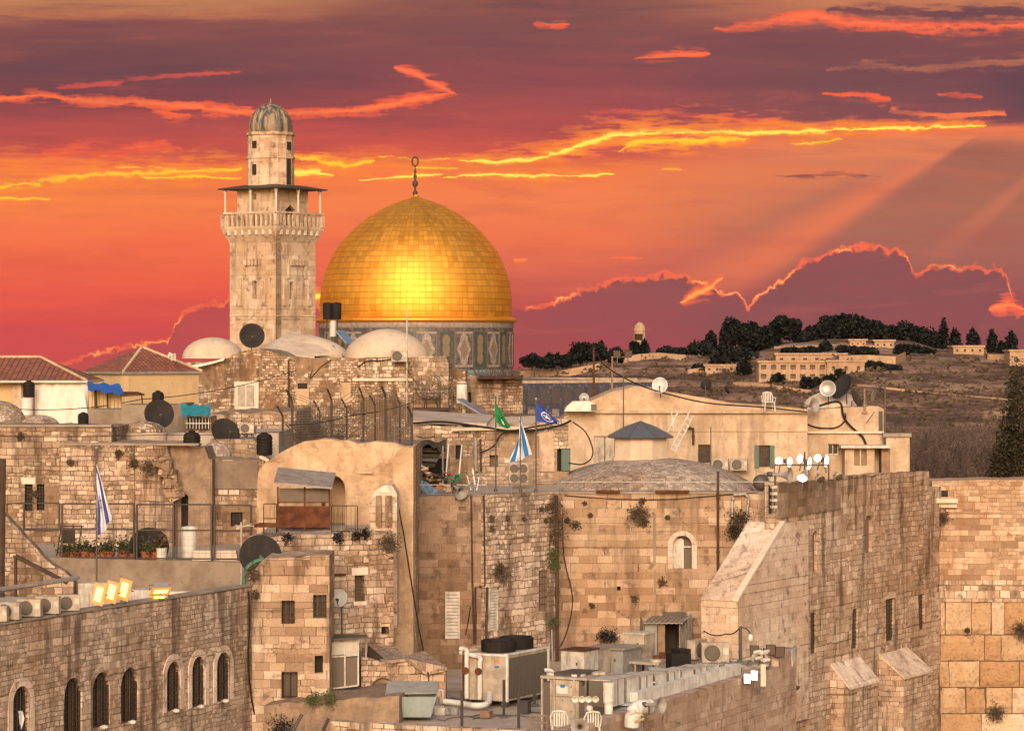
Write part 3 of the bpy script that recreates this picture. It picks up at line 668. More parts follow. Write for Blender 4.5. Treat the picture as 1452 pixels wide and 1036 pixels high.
col = g.mix(g.ss(st, .5, .68, 0.0, .4), col, (.32, .17, .08, 1)); col = g.mix(g.ss(fine, .54, .68, 0.0, .7), col, (.13, .07, .035, 1)); col = g.mix(g.ss(mid, .55, .70, 0.0, .5), col, (.17, .09, .045, 1))
g.put(bs.inputs['Base Color'], col); bs.inputs['Roughness'].default_value = .93; bs.inputs['Specular IOR Level'].default_value = .12
g.put(bs.inputs['Normal'], bump(g, g.m('MULTIPLY_ADD', fine, .6, mid), 1.0, .14))
stone('smooth_wall', .55, .30, [(.38, .27, .20), (.42, .305, .23), (.45, .335, .26), (.48, .36, .28), (.54, .42, .34)], ms=.008, warp=.015, bmp=.25, m2=.7, mortar=(.24, .165, .12), sk=.25, pc=.05)
# ================================================================ ground, hill
def smooth(x): x = max(0, min(1, x)); return x*x*(3-2*x)
RID = [(-900,540),(300,530),(700,528),(760,522),(800,514),(850,506),(900,500),(960,498),(1010,500),(1060,492),(1100,486),(1180,476),(1260,480),(1330,486),(1400,492),(1452,500),(1700,512),(2600,560)]
def ridge(px):
    for (a, ya), (b, yb) in zip(RID, RID[1:]):
        if px <= b: return ya+(yb-ya)*smooth((px-a)/(b-a)) if px >= a else ya
    return RID[-1][1]
def hz(x, y):
    if y < 200: return 0.0
    if y < 262: return 10*smooth((y-200)/60)
    if y < 440: return 10.0
    if y < 560: return 10-24*smooth((y-440)/120)
    px = 726+F*x/900; top = HC-(ridge(px)-500)*900/F
    k = (min(y, 900)-560)/340
    h = -14+(top+14)*(.25*k+.75*smooth(k)) if y <= 900 else top-(y-900)*.06
    q = Vector((x*.02, y*.02, 3)); a = min(1, (y-560)/60)
    h += a*(noise.fractal(q, 1.0, 2.0, 5)*2.2)*(1 if y < 860 else max(.1, 1-(y-860)/60))
    if y < 880: h += a*.9*math.sin(h*1.6+x*.01)*.5
    return h
mb = MB(); ys = [-400, -100, 0, 40, 80, 120, 160, 200]+[200+8*i for i in range(1, 46)]+[560+3.4*i for i in range(1, 104)]+[915, 940, 1000, 1100, 1300, 1700, 2300, 3200, 4300]
xs = [-3800, -2000, -1000, -600, -400, -300, -240]+[-200+3.6*i for i in range(120)]+[240, 280, 340, 420, 600, 1000, 2000, 3800]
n = len(xs)
for y in ys:
    for x in xs: mb.v.append(Vector((x, y, hz(x, y))))
for j in range(len(ys)-1):
    for i in range(n-1): mb.f.append((j*n+i, j*n+i+1, (j+1)*n+i+1, (j+1)*n+i)); mb.mi.append(0)
struct(mb.build('ground', 'hillside', smooth=True, loc=(0, 0, 0)))
def hill_pt(px, py, off=0.0):
    """first point of the slope seen in that pixel"""
    y = 600.0
    while y < 905:
        p = P(px, py, y)
        if p.z <= hz(p.x, p.y)+off: return p
        y += 1.5
    p = P(px, py, 895); return p
def fit(ob): return ob
# ---------------------------------------------------------------- foliage
def crown_mb(mb, blobs, n, size, rnd, flat=.0):
    """n leaf clumps spread through a union of ellipsoids [(c, (rx,ry,rz))]"""
    vol = [b[1][0]*b[1][1]*b[1][2] for b in blobs]; tot = sum(vol)
    for b, v_ in zip(blobs, vol):
        for _ in range(max(4, int(n*v_/tot))):
            d = Vector((rnd.gauss(0, 1), rnd.gauss(0, 1), rnd.gauss(0, 1))).normalized()*(rnd.random()**.42)
            q = noise.noise(Vector(b[0])+d*1.9)
            d *= 1+.22*q
            c = Vector(b[0])+Vector((d.x*b[1][0], d.y*b[1][1], d.z*b[1][2]))
            s = size*rnd.uniform(.55, 1.35); a = Vector((rnd.gauss(0, 1), rnd.gauss(0, 1), rnd.gauss(0, 1))).normalized()
            t = a.orthogonal().normalized(); t.rotate(Matrix.Rotation(rnd.uniform(0, 6.3), 3, a)); w_ = a.cross(t)
            mb.face([c-t*s*.5, c+w_*s*.33, c+t*s*.5, c-w_*s*.33])
def hill_tree(px, pyc, rpx, hpx, label, Y=None, kind='round', base=None, grp='trees on the far hillside'):
    rnd = random.Random(int(px*7+pyc)); 
    if Y is None:
        b = hill_pt(px, pyc+hpx, .0); Y = b.y
    c = P(px, pyc, Y); k = Y/F; rx, rz = rpx*k*1.25, hpx*k*1.3
    if kind == 'round': c.z -= hpx*k*.22
    gz = hz(c.x, c.y); gz = min(gz, c.z-rz*.8)
    t = T('pine_tree' if kind == 'round' else 'cypress_tree', label, 'tree', (c.x, c.y, gz), grp)
    blobs = []
    if kind == 'round':
        m = max(3, int(rpx/5)+2)
        for i in range(m):
            a = (i+.5)/m*2-1
            blobs.append((c+Vector((a*rx*.62+rnd.uniform(-.1, .1)*rx, rnd.uniform(-.4, .4)*rx, rnd.uniform(-.18, .2)*rz-(abs(a)**2)*rz*.28)), (rx*rnd.uniform(.36, .52), rx*.5, rz*rnd.uniform(.6, .8))))
    else:
        for i in range(5):
            z = -1+2*(i+.5)/5; blobs.append((c+Vector((rnd.uniform(-.05, .05)*rx, 0, z*rz*.85)), (rx*(.95-.25*max(0, z)-(.35 if i == 4 else 0)), rx*.8, rz*.34)))
    mb = MB(); nleaf = int(260+rpx*hpx*6)
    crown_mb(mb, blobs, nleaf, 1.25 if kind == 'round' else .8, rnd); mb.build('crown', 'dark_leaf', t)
    mb = MB(); mb.tube([(c.x, c.y, gz-1), (c.x+.2, c.y, c.z)], [.35, .18], 5); mb.build('trunk', 'bark', t)
    return t
LB = 'dark {} tree {}'
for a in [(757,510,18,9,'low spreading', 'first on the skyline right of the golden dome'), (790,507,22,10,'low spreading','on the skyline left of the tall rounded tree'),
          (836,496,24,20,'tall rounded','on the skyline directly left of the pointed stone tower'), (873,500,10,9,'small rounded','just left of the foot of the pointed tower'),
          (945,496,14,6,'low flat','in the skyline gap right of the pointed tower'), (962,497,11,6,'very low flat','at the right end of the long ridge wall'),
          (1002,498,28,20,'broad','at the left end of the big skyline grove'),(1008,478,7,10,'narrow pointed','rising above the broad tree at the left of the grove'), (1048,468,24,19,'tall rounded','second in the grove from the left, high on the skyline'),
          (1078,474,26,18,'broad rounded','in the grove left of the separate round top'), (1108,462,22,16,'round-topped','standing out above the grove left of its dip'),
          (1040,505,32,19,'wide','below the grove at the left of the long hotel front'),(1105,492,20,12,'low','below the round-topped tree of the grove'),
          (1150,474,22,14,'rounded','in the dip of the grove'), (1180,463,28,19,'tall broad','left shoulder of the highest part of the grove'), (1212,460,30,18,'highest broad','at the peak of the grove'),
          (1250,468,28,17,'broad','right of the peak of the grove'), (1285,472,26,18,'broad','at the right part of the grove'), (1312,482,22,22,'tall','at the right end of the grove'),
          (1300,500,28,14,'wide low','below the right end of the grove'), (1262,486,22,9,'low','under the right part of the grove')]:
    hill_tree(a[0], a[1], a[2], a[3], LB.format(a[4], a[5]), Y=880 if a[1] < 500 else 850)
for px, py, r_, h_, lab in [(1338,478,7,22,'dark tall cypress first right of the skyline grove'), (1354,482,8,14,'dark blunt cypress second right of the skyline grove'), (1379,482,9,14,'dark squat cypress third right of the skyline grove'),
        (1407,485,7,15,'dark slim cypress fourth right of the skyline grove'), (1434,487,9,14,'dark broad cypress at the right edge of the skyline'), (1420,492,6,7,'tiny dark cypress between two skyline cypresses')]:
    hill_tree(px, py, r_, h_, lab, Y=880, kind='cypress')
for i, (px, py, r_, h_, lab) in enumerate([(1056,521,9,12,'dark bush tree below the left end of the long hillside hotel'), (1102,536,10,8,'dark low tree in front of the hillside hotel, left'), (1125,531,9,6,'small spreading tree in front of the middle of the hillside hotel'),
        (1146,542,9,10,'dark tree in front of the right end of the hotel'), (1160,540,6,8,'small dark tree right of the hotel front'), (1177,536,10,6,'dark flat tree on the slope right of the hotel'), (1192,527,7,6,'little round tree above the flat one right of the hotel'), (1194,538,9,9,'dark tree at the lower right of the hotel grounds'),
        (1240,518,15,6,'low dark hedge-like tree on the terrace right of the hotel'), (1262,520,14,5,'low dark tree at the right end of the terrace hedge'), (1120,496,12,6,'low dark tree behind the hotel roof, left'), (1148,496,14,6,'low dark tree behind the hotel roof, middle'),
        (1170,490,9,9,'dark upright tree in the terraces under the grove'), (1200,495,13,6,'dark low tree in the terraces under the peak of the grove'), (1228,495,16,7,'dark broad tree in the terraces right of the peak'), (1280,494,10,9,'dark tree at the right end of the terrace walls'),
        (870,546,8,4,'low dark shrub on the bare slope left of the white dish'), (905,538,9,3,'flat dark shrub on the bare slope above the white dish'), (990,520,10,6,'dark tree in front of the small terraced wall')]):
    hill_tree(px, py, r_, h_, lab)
# pointed ridge tower
Y0 = 890; k = Y0/F; c = P(907, 500, Y0); t = T('church_tower', 'pale pointed stone tower with rounded top on the skyline', 'tower', (c.x, c.y, c.z-3))
mb = MB(); mb.lathe([(9*k, -3), (9*k, 9*k), (9.5*k, 12*k), (9.5*k, 14*k), (9*k, 15*k), (8.5*k, 30*k), (9*k, 31*k), (7.5*k, 38*k), (4*k, 42*k), (1*k, 43.5*k), (.01, 44*k)], c, 12); mb.build('shaft', 'far_stone', t)
mb = MB()
for a in (-100, -80, -125): 
    q = R(a); mb.cbox(c+Vector((8.6*k*math.cos(q), 8.6*k*math.sin(q), 18*k)), (.9, .5, 1.8), q+R(90))
mb.build('belfry_opening', 'dark_hole', t)
hill_tree(900,492,7,10,'small dark tree hiding the left foot of the pointed tower', Y=870); hill_tree(914,492,7,11,'small dark tree hiding the right foot of the pointed tower', Y=870)
# ridge walls and houses of the far hill
def hill_wall(name, label, cat, pts, hpx, mat='far_stone', thick=2.0, grp='stone walls on the far hill'):
    """free-standing wall following the slope; pts (px, py top)"""
    mb = MB(); q = []
    for px, py in pts:
        b = hill_pt(px, py+hpx, 0); q.append((b, Z(py, b.y)))
    for (a, za), (b, zb) in zip(q, q[1:]):
        mb.add([(a.x, a.y, a.z-3), (b.x, b.y, b.z-3), (b.x, b.y, zb), (a.x, a.y, za), (a.x, a.y+thick, a.z-3), (b.x, b.y+thick, b.z-3), (b.x, b.y+thick, zb), (a.x, a.y+thick, za)],
               [(0,1,2,3), (5,4,7,6), (3,2,6,7), (0,3,7,4), (1,5,6,2)])
    return tag(mb.build(name, mat), label, cat, grp)
hill_wall('stone_wall', 'long pale wall rising along the ridge from the golden dome to the tall rounded tree', 'wall', [(738,526),(800,524),(850,515),(880,507),(905,502)], 9)
hill_wall('stone_wall', 'pale ridge wall right of the pointed tower', 'wall', [(905,502),(935,500),(972,503)], 9)
hill_wall('stone_wall', 'short terrace wall with pale top left of the hillside hotel', 'wall', [(975,524),(1000,520),(1040,519),(1055,524)], 8)
hill_wall('stone_wall', 'long pale wall running under the hillside hotel to the right', 'wall', [(1040,541),(1080,543),(1120,549),(1150,553)], 5)
hill_wall('stone_wall', 'high terrace wall above the hotel roof', 'wall', [(1098,491),(1160,489),(1215,488),(1280,493)], 4)
hill_wall('stone_wall', 'pale terrace wall right of the hotel with the stepped right end', 'wall', [(1190,504),(1230,503),(1270,505),(1284,499)], 11)
hill_wall('stone_wall', 'thin pale field wall crossing the slope behind the rooftop lamp masts', 'wall', [(1215,545),(1260,549),(1320,556),(1400,563),(1440,566)], 2.5)
hill_wall('stone_wall', 'cemetery wall under the skyline cypresses', 'wall', [(1348,491),(1398,495),(1400,502),(1440,503)], 9, 'far_stone')
def hill_house(name, label, cat, x0, y0, x1, y1, rows, cols, D=10, mat='far_stone', grp='houses on the far hill', win=(.55, .5)):
    b = hill_pt((x0+x1)/2, y1, 0); Y0 = b.y; W = Wall((X(x0, Y0), Y0), (X(x1, Y0), Y0)); t = T(name, label, cat, (b.x, Y0, b.z-4), grp)
    u1 = (x1-x0)*Y0/F; zt = Z(y0, Y0); zb = Z(y1, Y0); hs = []
    for j in range(rows):
        for i in range(cols):
            cu = u1*(i+.5)/cols; cz = zb+(zt-zb)*(j+.5)/rows; w_, h_ = u1/cols*win[0]/2, (zt-zb)/rows*win[1]/2
            hs.append([(cu-w_, cz-h_), (cu+w_, cz-h_), (cu+w_, cz+h_), (cu-w_, cz+h_)])
    mb = MB(); wall(mb, W, [(0, b.z-4), (u1, b.z-4), (u1, zt), (0, zt)], hs, D, .8, grid=40, disp=0); mb.build('wall', mat, t)
    for h in hs: pane(W, h, -.75).build('window', 'dim_pane', t)
    mb = MB(); W.box(mb, -.4, u1+.4, zt, zt+.5, -D-.3, .35); mb.build('roof', 'far_stone', t)
    return t
hill_house('hotel', 'long pale two-storey hotel with rows of square openings on the far hill', 'hotel', 1076, 514, 1173, 540, 2, 7)
hill_house('hotel_wing', 'plain pale block rising behind the hotel front', 'building', 1100, 503, 1200, 515, 1, 6, win=(.3,.25))
hill_house('house', 'pale block stepping down at the right end of the hotel', 'house', 1173, 513, 1226, 531, 1, 3, win=(.25,.3))
hill_house('house', 'small pale house among terraces under the peak of the grove', 'house', 1205, 483, 1228, 492, 1, 3, win=(.3,.3)); hill_house('house', 'small pale house right of the terraces with a gabled neighbour', 'house', 1240, 484, 1268, 494, 1, 3, win=(.3,.3))
hill_house('house', 'low pale building under the skyline cypresses', 'house', 1352, 492, 1395, 502, 1, 4, win=(.3,.4)); hill_house('house', 'pale house cut by the right edge of the photo', 'house', 1432, 498, 1500, 520, 1, 4, win=(.3,.3))
hill_house('house', 'tiny pale house left of the grove roots, half hidden by trees', 'house', 1000, 519, 1045, 528, 1, 4, win=(.3,.3))
hill_house('house', 'thin pale building beneath the round-topped tree of the grove', 'house', 1058, 488, 1100, 495, 1, 5, win=(.3,.3))
# far hill scrub: nobody could count it
rnd = random.Random(3); mb = MB()
for _ in range(1500):
    px = rnd.uniform(735, 1470); py = rnd.uniform(508, 640); 
    if px < 1240 and py > 585: continue
    p = hill_pt(px, py); 
    if p.y > 893: continue
    s = rnd.uniform(.5, 1.6)
    for _k in range(5):
        q = p+Vector((rnd.gauss(0, .6)*s, rnd.gauss(0, .5)*s, rnd.uniform(0, .7)*s)); a = rnd.uniform(0, 3.1); d = Vector((math.cos(a), math.sin(a), 0))*s*.5; e = Vector((rnd.uniform(-.3, .3), rnd.uniform(-.3, .3), .45))*s
        mb.face([q-d, q+d, q+e])
tag(mb.build('scrub', 'dry_leaf', loc=(0, 0, 0)), 'dry brown scrub scattered over the far hillside', 'scrub', kind='stuff')

# ================================================================ golden dome
YD = 330.0; k = YD/F; cx = X(590, YD); zb = Z(451, YD)
t = T('domed_shrine', 'shrine with a great golden dome on a tiled drum', 'shrine', (cx, YD, 10))
prof = [(134.5,451),(135.5,445),(136,436),(135.8,425),(135,415),(132.5,400),(128.5,386),(122.5,371),(114.5,356),(104.5,342),(92.5,329),(79,317),(64.5,306),(49.5,297),(34,289.5),(20,284.5),(10,281.5),(4.5,279),(3,276)]
pp = []
for (r0, y0), (r1, y1) in zip(prof, prof[1:]):
    for i in range(2): pp.append(((r0+(r1-r0)*i/2)*k, Z(y0+(y1-y0)*i/2, YD)))
pp.append((3*k, Z(276, YD)))
mb = MB(); mb.lathe(pp, (cx, YD, 0), 198, uvs=True, mod=lambda q, z: 1+.0022*abs(math.sin(q*33))); dome = mb.build('dome', 'gilded_copper', t, smooth=True)
mb = MB(); mb.lathe([(135*k, zb+.1), (140*k, zb), (142*k, zb-.15), (142*k, zb-.4), (138*k, zb-.55)], (cx, YD, 0), 96); mb.build('cornice', 'gilded_copper', t, True)
mb = MB(); mb.lathe([(2.6*k, Z(277, YD)), (4*k, Z(273, YD)), (1.5*k, Z(270, YD)), (1.2*k, Z(266, YD)), (4.2*k, Z(262, YD)), (3.6*k, Z(258, YD)), (1.2*k, Z(255, YD)), (2.6*k, Z(250, YD)), (1*k, Z(247, YD)), (2*k, Z(243, YD)), (.8*k, Z(240, YD)), (.8*k, Z(235.5, YD))], (cx-.1, YD, 0), 12)
mb.tube([P(588.6, 235.5, YD)+Vector((4.2*k*math.sin(a), 0, 6.4*k-6.4*k*math.cos(a))) for a in [2*math.pi*i/20+.0 for i in range(21)]], .085, 6); mb.build('finial', 'iron_dark', t, True)
# drum
zd0 = Z(533, YD)
mb = MB(); mb.lathe([(137.5*k, zd0-1), (137.5*k, zb-.5)], (cx, YD, 0), 96, uvs=True); mb.build('drum', 'drum_tiles', t, True)
mb = MB(); mb.lathe([(137.9*k, zb-1.1), (138.3*k, zb-1.05), (138.3*k, zb-.62), (137.9*k, zb-.5)], (cx, YD, 0), 96); mb.build('inscription_band', 'tile_border', t, True)
mb = MB(); mb.lathe([(138.0*k, zd0+.1), (138.3*k, zd0+.1), (138.3*k, zd0+.65), (138.0*k, zd0+.7)], (cx, YD, 0), 96); mb.build('base_band', 'tile_turquoise', t, True)
def onc(q, du, z, d=0):
    rr = 137.5*k+d; a = q+du/rr; return Vector((cx+rr*math.cos(a), YD+rr*math.sin(a), z))
zl, zh = zd0+1.0, zb-1.5; zm = (zl+zh)/2
for i in range(16):
    q = R(-90+22.5*(i+.35)); 
    fr = MB()
    def plate(m, u0, u1, z0, z1, d0, d1):
        m.prism([onc(q, u0, z0, d0), onc(q, u1, z0, d0), onc(q, u1, z1, d0), onc(q, u0, z1, d0)], tuple((onc(q, 0, 0, d1)-onc(q, 0, 0, d0))))
    w_ = 1.25
    for a in [(-w_, -w_+.22, zl, zh), (w_-.22, w_, zl, zh), (-w_+.22, w_-.22, zl, zl+.22), (-w_+.22, w_-.22, zh-.22, zh)]: plate(fr, *a, .02, .10)
    p_ = fr.build('tile_frame', 'tile_border', t)
    m = MB()
    for (ru, rz_, d) in [(.86, 1.75, .03)]:
        ring = [onc(q, ru*s_*c_, zm+rz_*z_, d) for (s_, c_, z_) in [(1, 1, 0), (1, .55, .45), (1, .5, .75), (0, 0, 1), (-1, .5, .75), (-1, .55, .45), (-1, 1, 0), (-1, .55, -.45), (-1, .5, -.75), (0, 0, -1), (1, .5, -.75), (1, .55, -.45)]]
        m.prism(ring, tuple(onc(q, 0, 0, .07)-onc(q, 0, 0, .03)))
    m.build('tile_medallion', 'tile_border', p_)
    m = MB(); m.prism([onc(q, .5, zm, .07), onc(q, .2, zm+.75, .07), onc(q, 0, zm+1.1, .07), onc(q, -.2, zm+.75, .07), onc(q, -.5, zm, .07), onc(q, -.2, zm-.75, .07), onc(q, 0, zm-1.1, .07), onc(q, .2, zm-.75, .07)], tuple(onc(q, 0, 0, .10)-onc(q, 0, 0, .07))); m.build('tile_rosette', 'tile_ochre', p_)
    m = MB(); q2 = q+R(11.25)
    qq = q; q = q2
    plate(m, -.62, .62, zl, zh, .02, .07); pn = m.build('tile_panel', 'tile_green', t)
    m = MB()
    for zc in (zl+.9, zm, zh-.9):
        m.prism([onc(q, .42*math.cos(a), zc+.62*math.sin(a), .07) for a in [2*math.pi*j/10 for j in range(10)]], tuple(onc(q, 0, 0, .10)-onc(q, 0, 0, .07)))
    m.build('tile_rosette', 'tile_ochre', pn)
    m = MB(); plate(m, -1.0, -.78, zl, zh, .02, .10); plate(m, .78, 1.0, zl, zh, .02, .10); m.build('tile_pilaster', 'tile_dark', t)
# octagon below the drum: lead roof, tiled wall
ap = 25.0; ctr = Vector((cx, YD)); zo = Z(545, YD-ap)
cor = [Vector((cx+ap/math.cos(R(22.5))*math.cos(R(22.5+45*i)), YD+ap/math.cos(R(22.5))*math.sin(R(22.5+45*i)), 0)) for i in range(8)]
mb = MB()
for i in range(8):
    a, b = cor[i], cor[(i+1) % 8]; ca = Vector((cx, YD, 0)); 
    mb.face([(a.x, a.y, zo), (b.x, b.y, zo), tuple(ca+(b-ca)*.4+Vector((0, 0, zd0-.2))), tuple(ca+(a-ca)*.4+Vector((0, 0, zd0-.2)))])
mb.build('lead_roof', 'lead_roof', t)
mb = MB(); m2 = MB(); m3 = MB(); m4 = MB()
for i in range(8):
    a, b = cor[i], cor[(i+1) % 8]; o_ = ((a+b)/2-Vector((cx, YD, 0))).normalized()
    mb.prism([(a.x, a.y, 9), (b.x, b.y, 9), (b.x, b.y, zo+.1), (a.x, a.y, zo+.1)], tuple(-o_*.6))
    m2.prism([(a.x, a.y, zo+.1), (b.x, b.y, zo+.1), (b.x, b.y, zo+.35), (a.x, a.y, zo+.35)], tuple(-o_*.9))
    for j in range(12):
        for (lo, hi, s_, mm) in ((.45, 2.0, .36, m3), (2.5, 4.2, .30, m4)):
            c_ = a+(b-a)*((j+.5)/12); e = (b-a).normalized()*s_
            w0 = c_+o_*.02; mm.prism([tuple(w0-e*1.6+Vector((0, 0, zo-hi))), tuple(w0+e*1.6+Vector((0, 0, zo-hi))), tuple(w0+e*1.6+Vector((0, 0, zo-lo))), tuple(w0-e*1.6+Vector((0, 0, zo-lo)))], tuple(o_*.05))
mb.build('octagon_wall', 'tile_band', t); m2.build('parapet', 'cream_plaster', t); m3.build('tile_panels', 'tile_dark', t); m4.build('marble_panels', 'tile_border', t)

# ================================================================ minaret
YM = 215.0; k = YM/F; th = R(36.6)
ce = P(391, 500, YM); ux = Vector((-math.cos(th), math.sin(th), 0)); uy = Vector((math.sin(th), math.cos(th), 0))   # along left face, along right face
t = T('minaret', 'square pale stone minaret with gallery, canopy and ribbed cap', 'minaret', (ce.x, ce.y, 10))
s0 = 87*k*1.0; axis = ce+ux*s0/2+uy*s0/2
def sq(h, z): return [Vector((axis.x, axis.y, z))+ux*a*h+uy*b*h for a, b in ((-1,-1), (1,-1), (1,1), (-1,1))]
def frus(mb, h0, z0, h1, z1):
    a, b = sq(h0, z0), sq(h1, z1)
    mb.add(a+b, [(0,3,2,1), (4,5,6,7)]+[(i, (i+1) % 4, (i+1) % 4+4, i+4) for i in range(4)])
zf = lambda py: Z(py, YM+2.6)
WL = Wall((axis-ux*(-s0/2)-uy*s0/2).xy, (axis-ux*s0/2-uy*s0/2).xy); WR = Wall((axis-ux*s0/2-uy*s0/2).xy, (axis-ux*s0/2+uy*s0/2).xy)
hs = s0/2
def Lr(a, b, y0, y1): return [(s0*a, zf(y1)), (s0*b, zf(y1)), (s0*b, zf(y0)), (s0*a, zf(y0))]
mb = MB(); wall(mb, WL, [(0, 10), (s0, 10), (s0, zf(345)), (0, zf(345))], [Lr(.49, .58, 399, 424)], .6, .4, grid=2, disp=0)
wall(mb, WR, [(.003, 10), (s0, 10), (s0, zf(345)+.002), (.003, zf(345)+.002)], [Lr(.35, .45, 400, 424)], .6, .4, grid=2, disp=0)
for a_, b_ in ((1, 0), (0, 1)):
    q = [Vector((axis.x, axis.y, 10))+ux*x_+uy*y_ for x_, y_ in (((hs-.6, -hs+.6), (hs-.003, -hs+.6), (hs-.003, hs), (hs-.6, hs)) if a_ else ((-hs+.6, hs-.6), (hs-.6, hs-.6), (hs-.6, hs-.003), (-hs+.6, hs-.003)))]
    mb.prism(q, (0, 0, zf(345)-10-.003))
sh = mb.build('shaft', 'minaret_stone', t)
for W, h in ((WL, Lr(.49, .58, 399, 424)), (WR, Lr(.35, .45, 400, 424))): pane(W, h, -.38).build('slit_window', 'dark_hole', sh)
for W, x0, x1 in ((WL, .18, .82), (WR, .16, .88)):
    mb = MB()
    W.box(mb, s0*(x0+.02), s0*(x0+.09), zf(434), zf(395), 0, .14); W.box(mb, s0*(x1-.09), s0*(x1-.02), zf(434), zf(395), 0, .14)
    W.box(mb, s0*(x0+.13), s0*(x0+.17), zf(395), zf(368), 0, .12); W.box(mb, s0*(x1-.17), s0*(x1-.13), zf(395), zf(368), 0, .12)
    for i in range(5): W.box(mb, s0*(x0+.17+.075*i), s0*(x0+.215+.075*i), zf(377), zf(368), 0, .18)
    W.box(mb, 0, s0, zf(448)-.04, zf(448)+.04, 0, .05)
    mb.build('blind_niche', 'minaret_stone', t)
mb = MB(); frus(mb, hs, zf(345), hs*1.07, zf(338)); frus(mb, hs*1.08, zf(337.9), hs*1.19, zf(326)); mb.build('corbel_table', 'minaret_stone', t)
gh = hs*1.19
mb = MB(); frus(mb, gh, zf(325.9), gh*1.01, zf(322)); mb.build('gallery_floor', 'minaret_stone', t)
for W_, n_ in ((0, 7), (1, 7)):
    mb = MB()
    for i in range(n_):
        f_ = -1+2*(i+.5)/n_
        b_ = Vector((axis.x, axis.y, 0))+(ux*f_-uy)*hs*1.05 if W_ == 0 else Vector((axis.x, axis.y, 0))+(-ux+uy*f_)*hs*1.05
        mb.cbox((b_.x, b_.y, zf(334)), (.2, .55, .42), math.atan2(ux.y, ux.x) if W_ == 0 else math.atan2(uy.y, uy.x)); 
    mb.build('corbels', 'bright_stone', t)
mb = MB(); q = sq(gh*.97, zf(304)); 
for i in range(4):
    a, b = q[i], q[(i+1) % 4]; n_ = 11
    for j in range(n_):
        c_ = a+(b-a)*(j/n_)
        mb.cbox((c_.x, c_.y, zf(322)), (.16 if j else .26, .16 if j else .26, zf(305.5)-zf(322)), math.atan2((b-a).y, (b-a).x))
    mb.prism([a+Vector((0, 0, -.02)), b+Vector((0, 0, -.02)), b+Vector((0, 0, .12)), a+Vector((0, 0, .12))], tuple(((a-b).cross(Vector((0, 0, 1)))).normalized()*.16))
mb.build('balustrade', 'minaret_stone', t)
mb = MB(); b2 = 72*k/2
WL2 = Wall((axis-ux*(-b2)-uy*b2).xy, (axis-ux*b2-uy*b2).xy); WR2 = Wall((axis-ux*b2-uy*b2).xy, (axis-ux*b2+uy*b2).xy); s2 = 2*b2
hA = [(s2*.42, zf(284)), (s2*.50, zf(284)), (s2*.50, zf(276)), (s2*.42, zf(276))]; hB = [(s2*.3, zf(322)), (s2*.62, zf(322)), (s2*.62, zf(299)), (s2*.46, zf(291)), (s2*.3, zf(299))]
wall(mb, WL2, [(0, zf(322)+.01), (s2, zf(322)+.01), (s2, zf(266)), (0, zf(266))], [hA], .5, .3, grid=2, disp=0)
wall(mb, WR2, [(.003, zf(322)-.0), (s2, zf(322)-.0), (s2, zf(266)-.003), (.003, zf(266)-.003)], [[(a, max(b, zf(322)+.05)) for a, b in hB]], .5, .3, grid=2, disp=0)
q = [Vector((axis.x, axis.y, zf(322)))+ux*x_+uy*y_ for x_, y_ in ((-b2+.5, -b2+.5), (b2-.003, -b2+.5), (b2-.003, b2), (-b2+.5, b2))]; mb.prism(q, (0, 0, zf(266)-zf(322)-.006))
lt = mb.build('lantern_wall', 'minaret_stone', t)
pane(WL2, hA, -.28).build('window', 'dark_hole', lt); pane(WR2, hB, -.28).build('door_opening', 'dark_hole', lt)
mb = MB(); ch = 112*k/2; a, b = sq(ch, zf(268)), sq(b2*.8, zf(262.5)); a2 = sq(ch, zf(269.6))
mb.add(a+b+a2, [(i, (i+1) % 4, (i+1) % 4+4, i+4) for i in range(4)]+[(4,5,6,7), (11,10,9,8)]+[(i+8, (i+1) % 4+8, (i+1) % 4, i) for i in range(4)]); mb.build('canopy', 'iron_dark', t)
for (a_, b_) in ((-1,-1), (1,-1), (-1,1), (1,1), (0,-1), (-1,0)):
    mb = MB(); p = Vector((axis.x, axis.y, 0))+ux*a_*gh*.93+uy*b_*gh*.93; z0, z1 = zf(322), zf(270)
    mb.tube([(p.x, p.y, z0), (p.x, p.y, z1-.25)], .075, 8); mb.tube([(p.x, p.y, z1-.25), (p.x, p.y, z1)], [.09, .16], 8); mb.build('column', 'bright_stone', t)
cyl = Vector((axis.x-X(380.5, YM)*0, axis.y, 0)); rc = 33.8*k
cyl.x = X(379, YM)
mb = MB(); mb.lathe([(rc, zf(266)), (rc, zf(226)), (rc*1.04, zf(225.5)), (rc*1.04, zf(222)), (rc*.99, zf(221)), (rc*.985, zf(193)), (rc*1.05, zf(192)), (rc*1.05, zf(188)), (rc*.9, zf(187.5))], cyl, 16, uvs=False); tr_ = mb.build('turret', 'minaret_stone', t)
for (px_, y0, y1, wd) in [(361.5,201,211,5.5), (411,202,213,4.5), (361.5,234,249,5.5), (410.5,226,262,5)]:
    s_ = (px_-383)*k/rc; a_ = -math.acos(max(-.99, min(.99, s_))); m = MB()
    wv = wd*k/2/max(.35, abs(math.sin(a_))); rr = rc*1.0
    c_ = cyl+Vector((rr*math.cos(a_), rr*math.sin(a_), 0)); tt = Vector((-math.sin(a_), math.cos(a_), 0)); nn_ = Vector((math.cos(a_), math.sin(a_), 0))
    m.prism([tuple(c_-tt*wv+Vector((0, 0, zf(y1)))-nn_*.1), tuple(c_+tt*wv+Vector((0, 0, zf(y1)))-nn_*.1), tuple(c_+tt*wv+Vector((0, 0, zf(y0)))-nn_*.1), tuple(c_-tt*wv+Vector((0, 0, zf(y0)))-nn_*.1)], tuple(nn_*.125)); m.build('window', 'dark_hole', tr_)
